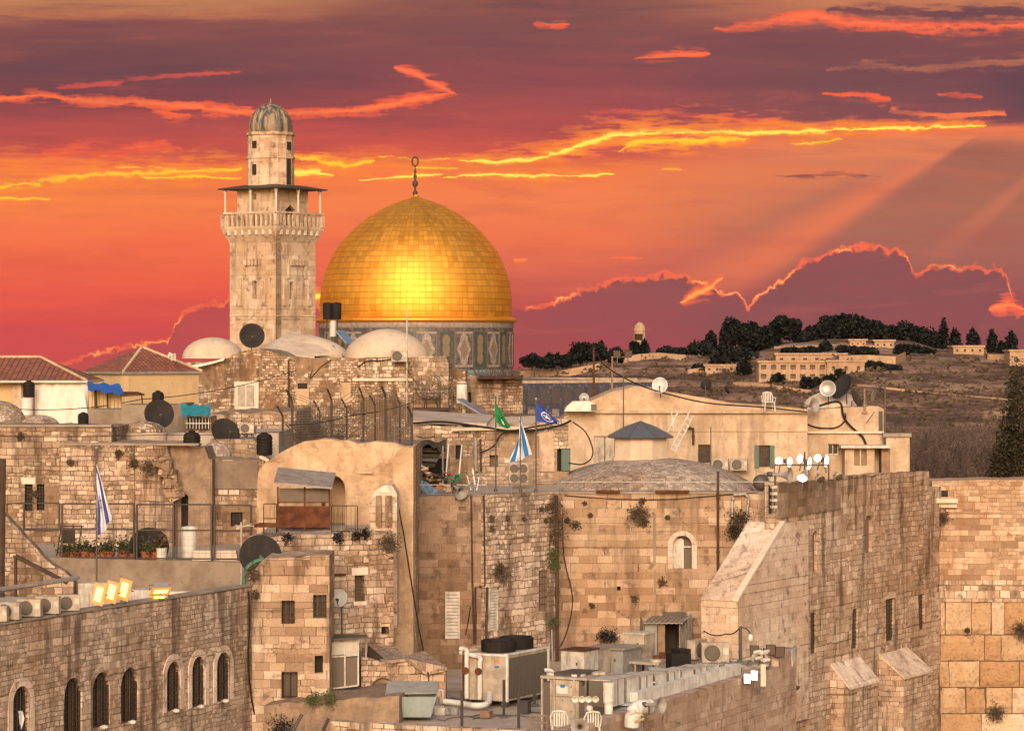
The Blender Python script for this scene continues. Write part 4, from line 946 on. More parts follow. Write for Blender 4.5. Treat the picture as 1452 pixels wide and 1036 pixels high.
pr = [(30.5,188),(31.5,184),(31.5,178),(30,170),(27,163),(22.5,157),(17,152),(11,148.5),(5.5,146.5),(2,145.5),(1,143),(.6,139)]
mb = MB(); mb.lathe([(r_*k, zf(y)) for r_, y in pr], cyl, 80, mod=lambda q, z: 1-.11*(1-abs(math.sin(q*8)))**1.5); mb.build('ribbed_cap', 'cap_lead', t, True) if 'cap_lead' in M_ else None
# ================================================================ builders of small things
def G(label, cat, name, loc, group=None): return T(name, label, cat, loc, group)
def cable(name, label, cat, pts, r=.02, sag=0.0, mat='black_plastic', grp=None, n=10):
    """pts: world points; sag metres per span"""
    q = []
    for a, b in zip(pts, pts[1:]):
        a, b = Vector(a), Vector(b)
        for i in range(n): s = i/n; q.append(a+(b-a)*s-Vector((0, 0, 4*sag*s*(1-s))))
    q.append(Vector(pts[-1])); mb = MB(); mb.tube(q, r, 5); return tag(mb.build(name, mat), label, cat, grp)
def curvy(pts, n=6):
    """Catmull-Rom through points"""
    p = [Vector(x) for x in pts]; p = [p[0]]+p+[p[-1]]; o = []
    for i in range(1, len(p)-2):
        for j in range(n):
            s = j/n; a, b, c, d = p[i-1], p[i], p[i+1], p[i+2]
            o.append(.5*((2*b)+(c-a)*s+(2*a-5*b+4*c-d)*s*s+(3*b-a-3*c+d)*s**3))
    o.append(p[-2]); return o
def wcable(W, pts, label, r=.02, d=.06, name='cable', cat='cable', mat='black_plastic', grp=None):
    mb = MB(); mb.tube(curvy([W.p(x, y, d) for x, y in pts]), r, 5); return tag(mb.build(name, mat), label, cat, grp)
def wpipe(W, pts, label, r=.05, d=.1, name='drain_pipe', cat='pipe', mat='brown_steel', grp=None):
    t = T(name, label, cat, W.p(*pts[-1], d), grp)
    q = [W.p(x, y, d) for x, y in pts]
    mb = MB(); mb.tube(q, r, 8); mb.build('pipe', mat, t)
    mb = MB()
    for a, b in zip(q, q[1:]):
        n_ = max(1, int((b-a).length/1.6))
        for i in range(n_): c = a+(b-a)*((i+.5)/n_); W_ = (b-a).normalized()*.04; mb.tube([c-W_, c+W_], r*1.35, 8)
    mb.build('pipe_clamps', mat, t); return t
# --- air conditioner
def make_ac():
    t = T('air_conditioner', '', 'air conditioner')
    mb = MB(); mb.box(-.42, .42, -.15, .15, .05, .63); mb.box(-.43, .43, -.16, .16, .60, .65); mb.build('casing', 'cream_metal', t)
    mb = MB(); mb.lathe([(.01, 0), (.24, 0), (.25, .02), (.22, .035)], (0, 0, 0), 20, Matrix.Translation((-.1, -.151, .34)) @ Matrix.Rotation(R(90), 4, 'X')); mb.build('fan_grille', 'dark_fin', t)
    for s_ in (-1, 1):
        mb = MB(); mb.box(.3*s_-.04, .3*s_+.04, -.18, .18, 0, .05); mb.build('foot', 'dark_metal', t)
    mb = MB(); mb.box(.24, .4, -.156, -.151, .3, .5); mb.build('side_panel', 'white_metal', t)
    return t
AC = make_ac()
def ac(p, label, rz=0, s=1.0, grp='air conditioner units'): return place(AC, p, rz, label, s, group=grp)
# --- black roof tank
def make_tank():
    t = T('water_tank', '', 'water tank')
    mb = MB(); pr = [(.40, 0), (.42, .05)]
    for i in range(5): pr += [(.42, .1+.18*i), (.445, .14+.18*i), (.445, .2+.18*i), (.42, .24+.18*i)]
    pr += [(.42, 1.02), (.34, 1.12), (.16, 1.18)]; mb.lathe([(.001, 0)]+pr, n=20); mb.build('barrel', 'black_plastic', t)
    mb = MB(); mb.lathe([(.17, 1.17), (.18, 1.24), (.001, 1.26)], n=14); mb.build('lid', 'black_plastic', t); return t
TK = make_tank()
def tank(p, label, s=1.0): return place(TK, p, random.uniform(0, 3), label, s, group='black water tanks on the roofs')
# --- white boiler with solar panel
def make_boiler():
    t = T('water_boiler', '', 'boiler')
    mb = MB(); mb.lathe([(.001, .35), (.27, .37), (.29, .42), (.29, 1.45), (.27, 1.5), (.001, 1.54)], n=20); mb.build('cylinder', 'white_paint', t, True)
    for a in (45, 135, 225, 315):
        mb = MB(); mb.tube([(.22*math.cos(R(a)), .22*math.sin(R(a)), 0), (.22*math.cos(R(a)), .22*math.sin(R(a)), .38)], .02, 5); mb.build('leg', 'dark_metal', t)
    return t
BO = make_boiler()
def boiler(p, label, s=1.0, tilt=0): return place(BO, p, 0, label, s, group='white hot water boilers', tilt=tilt)
def solar(c, w_, l_, rz, el, label, grp='solar panels on the roofs'):
    t = T('solar_panel', label, 'solar panel', c, grp); m = Matrix.Translation(c) @ Matrix.Rotation(rz, 4, 'Z') @ Matrix.Rotation(el, 4, 'X')
    mb = MB(); mb.box(-w_/2, w_/2, 0, l_, 0, .06, m); mb.build('frame', 'galvanised', t); mb = MB(); mb.box(-w_/2+.05, w_/2-.05, .05, l_-.05, .061, .075, m); mb.build('glass', 'solar_glass', t); return t
# --- dish
def dish(c, dia, face, label, mat='dish_grey', mast=.9, grp='satellite dishes', lnb=True, yscale=1.0):
    """c centre of bowl, face = direction the bowl opens to"""
    c = Vector(c); f = Vector(face).normalized(); t = T('satellite_dish', label, 'satellite dish', c-Vector((0, 0, mast)), grp)
    q = f.to_track_quat('Z', 'Y').to_matrix().to_4x4(); M = Matrix.Translation(c) @ q; r_ = dia/2
    mb = MB(); mb.lathe([(.001, 0)]+[(r_*s_, .28*r_*s_*s_) for s_ in (.25, .5, .75, 1)]+[(r_*1.02, .28*r_), (r_*1.0, .25*r_)]+[(r_*s_, .28*r_*s_*s_-.03) for s_ in (.75, .5, .25)]+[(.001, -.03)], n=28, M=M); mb.build('bowl', mat, t, True)
    if lnb:
        mb = MB(); e = M @ Vector((0, -r_*.25, r_*.95)); mb.tube([M @ Vector((0, -r_*.97, .25*r_)), e], .018, 5); mb.tube([e, e-f*.12], .05, 8); mb.build('feed_arm', 'dark_metal', t)
    mb = MB(); b = M @ Vector((0, 0, -.04)); mb.tube([b, b-f*.12, Vector((b.x-f.x*.14, b.y-f.y*.14, c.z-mast))], .03, 6)
    for i in range(6 if dia > 1.2 else 0):
        a = i*math.pi/3; mb.tube([M @ Vector((.1*r_*math.cos(a), .1*r_*math.sin(a), -.05)), M @ Vector((.9*r_*math.cos(a), .9*r_*math.sin(a), .28*r_*.8-.03))], .015, 4)
    mb.build('mount', 'dark_metal', t); return t
# --- horn loudspeaker
def horn(c, face, r_, label, mast=.5, grp='horn loudspeakers', ln=1.0):
    c = Vector(c); f = Vector(face).normalized(); t = T('horn_speaker', label, 'loudspeaker', c-Vector((0, 0, mast)), grp)
    M = Matrix.Translation(c) @ f.to_track_quat('Z', 'Y').to_matrix().to_4x4()
    mb = MB(); L_ = r_*1.9*ln; pr = [(.18*r_, -L_), (.2*r_, -L_*.7), (.28*r_, -L_*.45), (.45*r_, -L_*.22), (.72*r_, -L_*.07), (r_, 0)]
    mb.lathe(pr+[(r_*1.03, .01), (r_*.98, 0)]+[(a-.012, b+.01) for a, b in reversed(pr[:-1])], n=24, M=M); mb.build('horn', 'horn_grey', t, True)
    mb = MB(); mb.lathe([(.001, -L_*1.28), (.3*r_, -L_*1.26), (.34*r_, -L_*1.0), (.2*r_, -L_*.96)], n=14, M=M); mb.lathe([(.001, -L_*.30), (.13*r_, -L_*.34), (.16*r_, -L_*.5), (.001, -L_*.52)], n=12, M=M); mb.build('driver', 'dark_metal', t, True)
    mb = MB(); b = M @ Vector((0, -.2*r_, -L_*.8)); mb.tube([b, Vector((b.x, b.y, c.z-mast))], .025, 6); mb.build('bracket', 'dark_metal', t); return t
# --- floodlight
def flood(c, face, w_, h_, label, lamp='lamp_white', mast=.3, grp='floodlights', lit=True, mat='grey_metal', rnd_=False, roll=0):
    c = Vector(c); f = Vector(face).normalized(); t = T('floodlight', label, 'floodlight', c-Vector((0, 0, mast)), grp)
    M = Matrix.Translation(c) @ f.to_track_quat('Z', 'Y').to_matrix().to_4x4() @ Matrix.Rotation(roll, 4, 'Z')
    mb = MB(); d_ = min(w_, h_)*.55
    a = [(-w_/2, -h_/2, 0), (w_/2, -h_/2, 0), (w_/2, h_/2, 0), (-w_/2, h_/2, 0)]; b = [(x*.6, y*.6, -d_) for x, y, _ in a]
    if rnd_: mb.lathe([(.001, -w_*1.0), (.2*w_, -w_*.95), (.26*w_, -w_*.5), (.5*w_, 0), (.45*w_, -.03)], n=18, M=M @ Matrix.Diagonal((1, h_/w_, 1, 1)))
    else: mb.add(a+b, [(4,5,1,0), (5,6,2,1), (6,7,3,2), (7,4,0,3), (7,6,5,4)], M)
    mb.build('housing', mat, t, rnd_)
    mb = MB()
    if rnd_: mb.lathe([(.001, .03), (.42*w_, .01), (.46*w_, -.02)], n=18, M=M @ Matrix.Diagonal((1, h_/w_, 1, 1)))
    elif lamp == 'lamp_orange': mb.box(-w_/2+.10, w_/2-.10, -h_/2+.12, h_/2-.12, -.0, .022, M)
    else: mb.box(-w_/2+.02, w_/2-.02, -h_/2+.02, h_/2-.02, -.02, .012, M)
    gl = mb.build('lamp_glass', lamp if lit else 'dim_pane', t)
    if lamp == 'lamp_orange': mb = MB(); mb.box(-w_/2+.01, w_/2-.01, -h_/2+.01, h_/2-.01, -.03, .0, M); mb.build('glowing_rim', 'lamp_glow', gl)
    mb = MB(); e = M @ Vector((0, 0, -d_*.5)); mb.tube([M @ Vector((-w_/2-.03, 0, -.05)), M @ Vector((-w_/2-.03, 0, -d_)), M @ Vector((w_/2+.03, 0, -d_)), M @ Vector((w_/2+.03, 0, -.05))], .015, 4); mb.tube([M @ Vector((0, 0, -d_)), Vector((c.x, c.y+.05, c.z-mast))], .025, 5); mb.build('bracket', 'dark_metal', t); return t
# --- plants
def tuft(c, r_, label, mat='dry_leaf', n=220, name='wall_plant', cat='plant', grp='caper plants on the walls', flat=.55, twigs=40, down=.3):
    c = Vector(c); rnd = random.Random(int(c.x*100+c.z*31)); t = T(name, label, cat, c, grp)
    mb = MB()
    for _ in range(twigs):
        d = Vector((rnd.gauss(0, 1), -abs(rnd.gauss(0, flat)), rnd.gauss(-down*.5, 1))).normalized()*r_*rnd.uniform(.6, 1.15)
        mb.tube([c, c+d*.5+Vector((0, 0, .05*r_)), c+d], [.012, .008, .004], 3, cap=False)
    mb.build('stems', 'twig', t); mb = MB()
    for _ in range(n):
        d = Vector((rnd.gauss(0, .42), -abs(rnd.gauss(0, .35*flat)), rnd.gauss(-down*.3, .42)))*r_; s = rnd.uniform(.025, .06)
        p = c+d; a = Vector((rnd.gauss(0, 1), rnd.gauss(0, 1), rnd.gauss(0, 1))).normalized(); b = a.orthogonal().normalized()
        mb.face([p-a*s, p+b*s*.6, p+a*s, p-b*s*.6])
    mb.build('leaves', mat, t); return t
# --- cloth
def flag(pole_px, top_py, Y, corners, pat, label, base_py, mats, tipz=.1, nu=48, nv=34, wave=.10, pole_r=.03, pole_label=None):
    bx = P(pole_px, base_py, Y); t = T('flagpole', pole_label, 'flagpole', bx, 'flagpoles')
    mb = MB(); mb.tube([bx, (bx.x, bx.y, Z(top_py, Y)+tipz)], pole_r, 8); mb.build('pole', 'dark_metal', t)
    mb = MB(); mb.sphere((bx.x, bx.y, Z(top_py, Y)+tipz+.03), .06, 10); mb.build('finial', 'grey_metal', t)
    mb = MB(); mb.tube([(bx.x, bx.y, bx.z), (bx.x, bx.y, bx.z+.12)], pole_r*2.6, 8); mb.build('socket', 'dark_metal', t)
    TL, TR, BL, BR = [P(a, b, Y-.03) for a, b in corners]
    mb = MB(); g0 = []
    for j in range(nv+1):
        for i in range(nu+1):
            s_, q_ = i/nu, j/nv
            p = (TL*(1-s_)+TR*s_)*(1-q_)+(BL*(1-s_)+BR*s_)*q_
            w_ = math.sin(s_*1.57)
            p = p+Vector((.5*wave*math.sin(q_*9+s_*3)*w_, wave*math.sin(q_*11-s_*4)*w_+wave*.5*math.sin(s_*9+q_*4)*w_, .25*wave*math.sin(q_*6+s_*8)*w_))
            mb.v.append(p)
    for j in range(nv):
        for i in range(nu):
            mb.f.append((j*(nu+1)+i, j*(nu+1)+i+1, (j+1)*(nu+1)+i+1, (j+1)*(nu+1)+i)); mb.mi.append(pat((i+.5)/nu, (j+.5)/nv))
    o = mb.build('flag', mats, None, True, loc=TL); tag(o, label, 'flag', 'flags over the roofs'); return o
def hexa(s_, q_, cx_, cy_, r_, asp, th_=.16):
    x, y = (s_-cx_)*asp/r_, (q_-cy_)/r_
    for sg in (1, -1):
        d = max([x*math.cos(R(a))+y*math.sin(R(a))*sg for a in (90, 210, 330)])
        if .5-th_ < d < .5+.001: return True
    return False
def pat_isr(s_, q_):
    if .10 < q_ < .27 or .73 < q_ < .90: return 1
    return 1 if hexa(s_, q_, .5, .5, .21, 1.4, .14) else 0
def pat_police(s_, q_):
    x, y = (s_-.5)*1.35, q_-.5; r_ = math.hypot(x, y)
    if .30 < r_ < .36: return 1
    if r_ < .25:
        a = math.atan2(y, x); k_ = .10+.15*abs(math.cos(a*2.5+.8))**3
        return 1 if r_ < k_ else 0
    return 0
def pat_green(s_, q_):
    x, y = (s_-.62)*1.35, q_-.55; r_ = math.hypot(x, y); r2 = math.hypot(x-.05, y+.02)
    return 1 if (r_ < .19 and r2 > .13) or (abs(x) < .03 and abs(y) < .10) else 0
# --- railing
def railing(pts, h, label, mat='galvanised', posts=1.6, rails=(1.0,), r_=.022, grp='roof railings', name='railing', bars=0):
    pts = [Vector(p) for p in pts]; t = T(name, label, 'railing', pts[0], grp); mb = MB()
    for k_ in rails:
        mb.tube([p+Vector((0, 0, h*k_)) for p in pts], r_, 5)
    mb.build('rails', mat, t); 
    for a, b in zip(pts, pts[1:]):
        n_ = max(1, round((b-a).length/posts))
        for i in range(n_+1):
            if i == 0 and a is not pts[0]: continue
            p = a+(b-a)*i/n_; m = MB(); m.tube([p, p+Vector((0, 0, h))], r_*1.1, 5); m.build('post', mat, t)
    if bars:
        m = MB()
        for a, b in zip(pts, pts[1:]):
            n_ = int((b-a).length/bars)
            for i in range(n_): p = a+(b-a)*(i+.5)/n_; m.tube([p+Vector((0, 0, h*rails[-1])), p+Vector((0, 0, h))], .009, 4, cap=False)
        m.build('bars', mat, t)
    return t
# --- plastic chair
def make_chair():
    t = T('plastic_chair', '', 'chair')
    mb = MB(); mb.box(-.25, .25, -.25, .22, .42, .45); mb.build('seat', 'white_paint', t)
    mb = MB(); mb.tube([(-.25, .22, .44), (-.27, .3, .72), (-.2, .33, .88), (0, .34, .92), (.2, .33, .88), (.27, .3, .72), (.25, .22, .44)], .03, 6)
    for i in range(5): mb.box(-.19+.08*i, -.15+.08*i, .25, .30, .45, .90)
    mb.build('backrest', 'white_paint', t)
    for x, y in ((-1, -1), (1, -1), (-1, 1), (1, 1)):
        mb = MB(); mb.tube([(.22*x, .2*y, .42), (.26*x, .25*y, 0)], [.035, .025], 6); mb.build('leg', 'white_paint', t)
    for x in (-1, 1):
        mb = MB(); mb.tube([(.25*x, -.22, .44), (.29*x, -.2, .64), (.28*x, .24, .67)], .022, 6); mb.build('armrest', 'white_paint', t)
    return t
CH = make_chair()
def chair(p, label, rz=0): return place(CH, p, rz, label, group='white plastic chairs')
# --- flower pot
def make_pot():
    t = T('flower_pot', '', 'flower pot')
    mb = MB(); mb.lathe([(.001, 0), (.13, 0), (.18, .26), (.205, .26), (.205, .32), (.17, .32), (.16, .27), (.001, .26)], n=14); mb.build('pot', 'terracotta', t)
    rnd = random.Random(5); mb = MB()
    for _ in range(170):
        p = Vector((rnd.gauss(0, .14), rnd.gauss(0, .14), .45+rnd.gauss(0, .15))); s = rnd.uniform(.04, .09); a = Vector((rnd.gauss(0, 1), rnd.gauss(0, 1), rnd.gauss(0, 1))).normalized(); b = a.orthogonal().normalized()
        mb.face([p-a*s, p+b*s*.5, p+a*s, p-b*s*.5])
    for _ in range(9): mb.tube([(0, 0, .26), (rnd.gauss(0, .13), rnd.gauss(0, .13), .6)], .006, 3, cap=False)
    mb.build('plant', 'pot_leaf', t); return t
POT = make_pot()
def pot(p, label, s=1.0): return place(POT, p, random.uniform(0, 6), label, s, group='potted plants on the terrace')

def bld(name, label, cat, W, top, base, mat, wins=(), D=6.0, seed=0, amp=.05, grid=.8, disp=.02, grp=None, parent=None, part='wall', step=.35):
    """building: wall with openings given in photo pixels on the plane W"""
    tp = W.L(top); 
    if amp: tp = jag(tp, step, amp, seed)
    t = parent or T(name, label, cat, W.w((tp[0][0]+tp[-1][0])/2, base), grp)
    hs = []
    for w_ in wins: hs.append(arch(W, *w_['r'], w_.get('pt', 0)) if w_.get('a') else rect(W, *w_['r']))
    mb = MB(); wall(mb, W, body(W, tp, base), hs, D, .42 if D > .45 else D*.8, grid, disp); mb.build(part, mat, t)
    for w_, h in zip(wins, hs):
        o = window(W, h, t, w_.get('m', 'dark_glass'), w_.get('f'), w_.get('g'), w_.get('s'), w_.get('l'), d=-.40 if not w_.get('d') else w_['d'], gn=w_.get('gn', (3, 5)))
        if w_.get('ring'): ringarch(W, h, w_['ring']).build('arch_surround', w_.get('rm', 'pale_stone'), o)
        if w_.get('lamp'):
            m = MB(); p = W.w((h[0][0]+h[1][0])/2, h[0][1]-.05, .12); m.sphere(p, .11, 10, (1, 1, .7)); m.tube([p, p-W.n.to_3d()*.12], .03, 5); m.build('sill_lamp', 'white_paint', o)
    return t
# ================================================================ A: front wall with arched windows (left)
PA0, PA1 = Vector((X(0, 90), 90)), Vector((X(357, 105), 105)); dA = (PA1-PA0).normalized()
WA = Wall(PA0-dA*7, PA1); zA = 17.05
Aw = [((18,972,42,1052), .26, 'dark_hole'), ((90,960,117,1040), .0, 'dark_glass'), ((131,952,157,1030), 0, 'dark_glass'), ((171,946,197,1023), 0, 'dark_glass'), ((236,937,256,1007), .24, 'dark_glass'), ((272,930,291,1001), .24, 'dark_glass'), ((307,924,326,993), .24, 'dark_glass')]
LA = (WA.uz(357, 900)[0])
A = T('stone_building', 'long stone building in the front left with arched windows and floodlights on its roof', 'building', WA.w(LA/2, 0))
hs = [arch(WA, *w_[0]) for w_ in Aw]
mb = MB(); wall(mb, WA, body(WA, jag([(0, zA), (LA, zA)], .5, .018, 4), 0), hs, .5, .34, .7, .025); mb.build('wall', 'small_stone', A)
for w_, h in zip(Aw, hs):
    o = window(WA, h, A, w_[2], 'brown_steel' if w_[2] == 'dark_glass' else None, 'iron_dark', None, None, -.15, gn=(4, 9))
    if w_[1]: ringarch(WA, h, w_[1], -.02, .02).build('arch_surround', 'pale_stone', o)
    else: ringarch(WA, h, .16, -.02, .012).build('arch_surround', 'small_stone', o)
    if w_[0][0] > 80:
        m = MB(); p = WA.w((h[0][0]+h[1][0])/2, h[0][1]+.0, .10); m.sphere(p, .10, 10, (1.2, 1.2, .75)); m.tube([p, p-WA.n.to_3d()*.15], .03, 5); m.build('sill_lamp', 'white_paint', o)
mb = MB(); WA.box(mb, 0, LA-.3, 16.2, 16.45, -11, -.5); mb.build('roof', 'roof_dirt', A)
mb = MB(); WA.box(mb, 0, LA, zA+.005, zA+.055, -.56, .035); mb.build('coping', 'concrete', A)
m = MB(); p = WA.p(28, 1015, -.1); m.prism([WA.p(26, 1007, -.1), WA.p(30, 1007, -.1), WA.p(33, 1018, -.05), WA.p(29, 1033, -.1), WA.p(27, 1020, -.1)], tuple(WA.n.to_3d()*.04)); tag(m.build('cloth', 'flag_white'), 'white cloth hanging in the leftmost arched window', 'cloth')
wcable(WA, [(352,838), (354,880), (352,930), (356,985), (366,1036), (370,1060)], 'black cable hanging down the right end of the arched-window wall', .03, .08)
nA = WA.n.to_3d(); rA = math.atan2(dA.y, dA.x)
for px, lab, s_ in [(8,'air conditioner cut by the left edge, on the wall top', .75), (24,'second small air conditioner from the left on the wall top', .85), (54,'third air conditioner from the left on the wall top, turned edge-on', .85), (80,'fourth air conditioner on the wall top, left of the one with a pale fan face', .85), (108,'white air conditioner with a round fan, nearest to the three lit floodlights', .8)]:
    u_, _ = WA.uz(px, 880); ac(WA.w(u_, zA+.05, -.28), lab, R(-8) if px != 108 else R(12), s_, 'air conditioners along the left wall top')
Ym = WA.p(140, 850).y
for i, px in enumerate((139, 157, 175)):
    u_, _ = WA.uz(px, 850); p = WA.w(u_, zA+.62-.02*i, .0); c = P(px+1, 842-3.2*i, p.y)
    flood(c, (-.25, -1, .02), .42, .68, ['left of the three lit orange floodlights on the wall top', 'middle one of the three lit orange floodlights on the wall top', 'right of the three lit orange floodlights on the wall top'][i], 'lamp_orange', .55, 'three lit orange floodlights', roll=R(-14))
c = P(228, 838, WA.p(228, 850).y+.1); flood(c, (.25, -.6, -1), .65, .45, 'dark floodlight aimed down the wall, glowing orange beneath', 'lamp_orange', .25)
c = P(226, 846, WA.p(228, 850).y-.25); flood(c, (.2, -.5, -.9), .55, .12, 'thin lower lamp glowing orange on the stone wall under the dark floodlight', 'lamp_orange', .1)
m = MB(); q0 = Vector((WA.w(0, zA+.5, -1.2))); q1 = P(108, 822, 97)
for i in range(3): m.tube(curvy([q0+Vector((0, .25*i, .12*i)), (q0+q1)/2+Vector((0, .25*i, .16-.02*i)), q1+Vector((0, .2*i, .05))]), .07, 6)
tag(m.build('pipe_bundle', 'galvanised'), 'bundle of grey insulated pipes lying over the left roof', 'pipes')
m = MB(); c = P(132, 840, 98.5); m.box(c.x-.45, c.x+.9, 98.3, 98.9, 16.45, Z(826, 98.5)); tag(m.build('roof_cabinet', 'white_metal'), 'white metal cabinet behind the three lit floodlights', 'cabinet')
m = MB(); c = P(205, 840, 101); m.box(c.x-.5, c.x+.35, 101, 101.7, 16.45, Z(836, 101)); tag(m.build('roof_cabinet', 'white_metal'), 'low white roof box right of the lit floodlights', 'cabinet')
m = MB(); m.box(X(236, 104), X(322, 104), 103.9, 104.1, 16.45, Z(838, 104)); tag(m.build('parapet_wall', 'bright_stone'), 'low whitewashed parapet on the roof behind the dark floodlight', 'wall')

# ================================================================ terrace left
YT = 111.0; zT = Z(791, YT)
WT = Wall((X(-60, YT), YT), (X(352, YT), YT))
tT = T('terrace', 'flat roof terrace with rendered parapet behind the floodlights', 'terrace', (X(200, YT), YT, 12))
mb = MB(); wall(mb, WT, body(WT, jag(WT.L([(66,790), (352,797)]), .6, .012, 2), 12), [], .3, .2, 1.2, .01); mb.build('parapet', 'grey_render', tT)
mb = MB(); mb.box(X(-60, YT), X(372, YT), YT+.3, 121.5, 16.2, zT-.12); mb.build('floor', 'roof_dirt', tT)
# stepped wall at the far left under the railing
Ws = Wall((X(-60, 110.2), 110.2), (X(110, 110.2), 110.2))
ws = bld('stone_wall', 'short stone wall stepping down behind the left roof pipes', 'wall', Ws, [(-58,700), (6,728), (34,760), (62,790), (104,822)], 14, 'weathered', D=.7, amp=.05, seed=3)
m = MB(); a, b = P(22, 788, 108.5), P(96, 826, 108.5); m.tube([a, b], .08, 5); m.tube([a, (a.x, a.y, 16.4)], .06, 5); tag(m.build('timber_prop', 'brown_steel'), 'dark beam slanting down to the left roof behind the pipe bundle', 'beam')
m = MB(); m.box(X(-40, 108), X(14, 108), 107.8, 108.0, 16.4, Z(650, 108)); 
m = MB(); m.tube([P(3, 650, 108), P(1, 850, 108)], .14, 8); tag(m.build('drain_pipe', 'brown_steel'), 'thick dark vertical pipe at the left edge of the photo', 'pipe')
# railing of the terrace
Yr = YT+.12; t = T('terrace_railing', 'tall rusty framed railing with wire panels along the terrace', 'railing', (X(200, Yr), Yr, zT))
fr = [(34,84), (88,140)]
seg = [(10,33,714), (34,84,713), (88,190,714), (194,246,715), (250,300,715), (304,356,716)]
for x0, x1, yt in seg[1:]:
    m = MB(); yb = 791+(x0-60)*.01
    for xx in (x0, x1): m.tube([P(xx, yt, Yr), P(xx, yb if x0 > 40 else 752, Yr)], .042, 5)
    for yy in (yt, yt+(.47*(yb-yt))): m.tube([P(x0, yy, Yr), P(x1, yy, Yr)], .03, 5)
    m.tube([P(x0, yb-1 if x0 > 40 else 751, Yr), P(x1, yb-1 if x0 > 40 else 751, Yr)], .03, 5); fp = m.build('frame', 'iron_dark', t)
    m = MB()
    n_ = int((x1-x0)/8)
    for i in range(1, n_): xx = x0+(x1-x0)*i/n_; m.tube([P(xx, yt, Yr), P(xx, yb, Yr)], .003, 3, cap=False)
    for i in range(1, 8): yy = yt+(yb-yt)*i/8; m.tube([P(x0, yy, Yr), P(x1, yy, Yr)], .003, 3, cap=False)
    m.build('wire_mesh', 'brown_steel', fp)
m = MB(); m.tube([P(10, 714, Yr), P(34, 713, Yr)], .025, 5); m.tube([P(10, 714, Yr), P(10, 728, Yr), P(62, 790, Yr-.6)], .03, 5); m.build('stair_rail', 'brown_steel', t)
# things on the terrace
for i, (px, s_, lab) in enumerate([(90,.9,'leftmost terracotta pot at the foot of the terrace railing'), (99,1.0,'terracotta pot with a tuft, second from the left'), (110,.95,'terracotta pot third from the left behind the railing'), (121,1.1,'terracotta pot with tall green plant left of the hanging flag'), (129,.9,'small pot just left of the flagpole'),
        (146,1.0,'terracotta pot just right of the flagpole'), (155,1.1,'terracotta pot second right of the flagpole'), (174,1.15,'larger terracotta pot in front of the left edge of the big dish'), (187,.8,'small dark pot before the big dish'), (207,1.1,'terracotta pot with green plant in front of the dish'), (218,1.0,'terracotta pot beside the dark-leaved one')]):
    pot((X(px, YT+.55), YT+.55+.08*(i % 3), zT-.12), lab, s_*.95)
m = MB(); c = (X(229, YT+.6), YT+.6, zT-.12); t = T('flower_pot', 'white pot with a dark-leaved plant at the right of the potted row', 'flower pot', c, 'potted plants on the terrace'); m.lathe([(.001, 0), (.17, 0), (.21, .45), (.19, .45), (.001, .4)], c, 14); m.build('pot', 'white_paint', t)
m = MB(); crown_mb(m, [(Vector(c)+Vector((0, 0, .72)), (.26, .26, .26))], 160, .12, random.Random(8)); m.build('plant', 'dry_leaf', t)
dish((X(211, 112.6), 112.6, zT+.25), 1.45, (.1, -1, .35), 'big dark dish on the terrace behind the potted plants', mast=.3)
dish((X(369, 107.3), 107.3, Z(789, 107.3)), 1.45, (.1, -1, .35), 'big dark dish at the right end of the terrace, by the block of flats', mast=.8)
boiler((X(268, YT+1.4), YT+1.4, zT-.45), 'white boiler drum on the terrace behind the railing', 1.0)
for i, (x0, x1) in enumerate([(274,300), (304,336)]):
    m = MB(); 
    for j in range(4): m.box(X(x0+random.uniform(-1, 1), YT+.7), X(x1+random.uniform(-1, 1), YT+.7), YT+.5, YT+1.1, zT-.12+.09*j, zT-.04+.09*j)
    tag(m.build('board_stack', 'bright_stone'), ['stack of pale boards behind the railing right of the boiler', 'second stack of pale boards near the right end of the railing'][i], 'boards', 'stacks of pale boards')
m = MB(); a = P(342, 740, 109.9); m.tube([(a.x, a.y, 16.4), a], .035, 6); m.tube([P(333, 745, 109.9), P(360, 745, 109.9)], .02, 4); m.tube([P(335, 750, 109.9), P(357, 742, 109.9)], .015, 4); tag(m.build('aerial_mast', 'galvanised'), 'thin grey aerial mast at the right end of the terrace', 'aerial')
m = MB(); m.tube(curvy([P(345, 840, 106), P(347, 815, 106), P(352, 803, 106), P(362, 796, 106), P(374, 792, 106)]), .07, 6); tag(m.build('hose', 'green_cloth'), 'green hose curling over the corner of the block of flats', 'hose')
c = P(95, 760, 114); t = T('folding_chair', 'dark folding chair frame on the left of the terrace', 'chair', (c.x, c.y, zT-.55)); m = MB()
for xx in (-.45, 0, .3): m.tube([(c.x+xx, c.y, zT-.5), (c.x+xx+.25, c.y, zT+1.0)], .025, 5)
m.tube([(c.x-.25, c.y, zT+.98), (c.x+.62, c.y, zT+.98)], .025, 5); m.build('frame', 'brown_steel', t); m = MB(); m.box(c.x-.15, c.x+.3, c.y-.02, c.y+.02, zT+.35, zT+.9); m.build('backrest', 'canvas', t)
flag(137, 640, 108.0, [(137,657), (158,738), (137,702), (139,762)], pat_isr, 'white flag with two dark blue stripes and a star hanging limp over the terrace', 846, ['flag_white', 'flag_blue'], wave=.09, pole_label='grey flagpole rising from behind the lit floodlights')
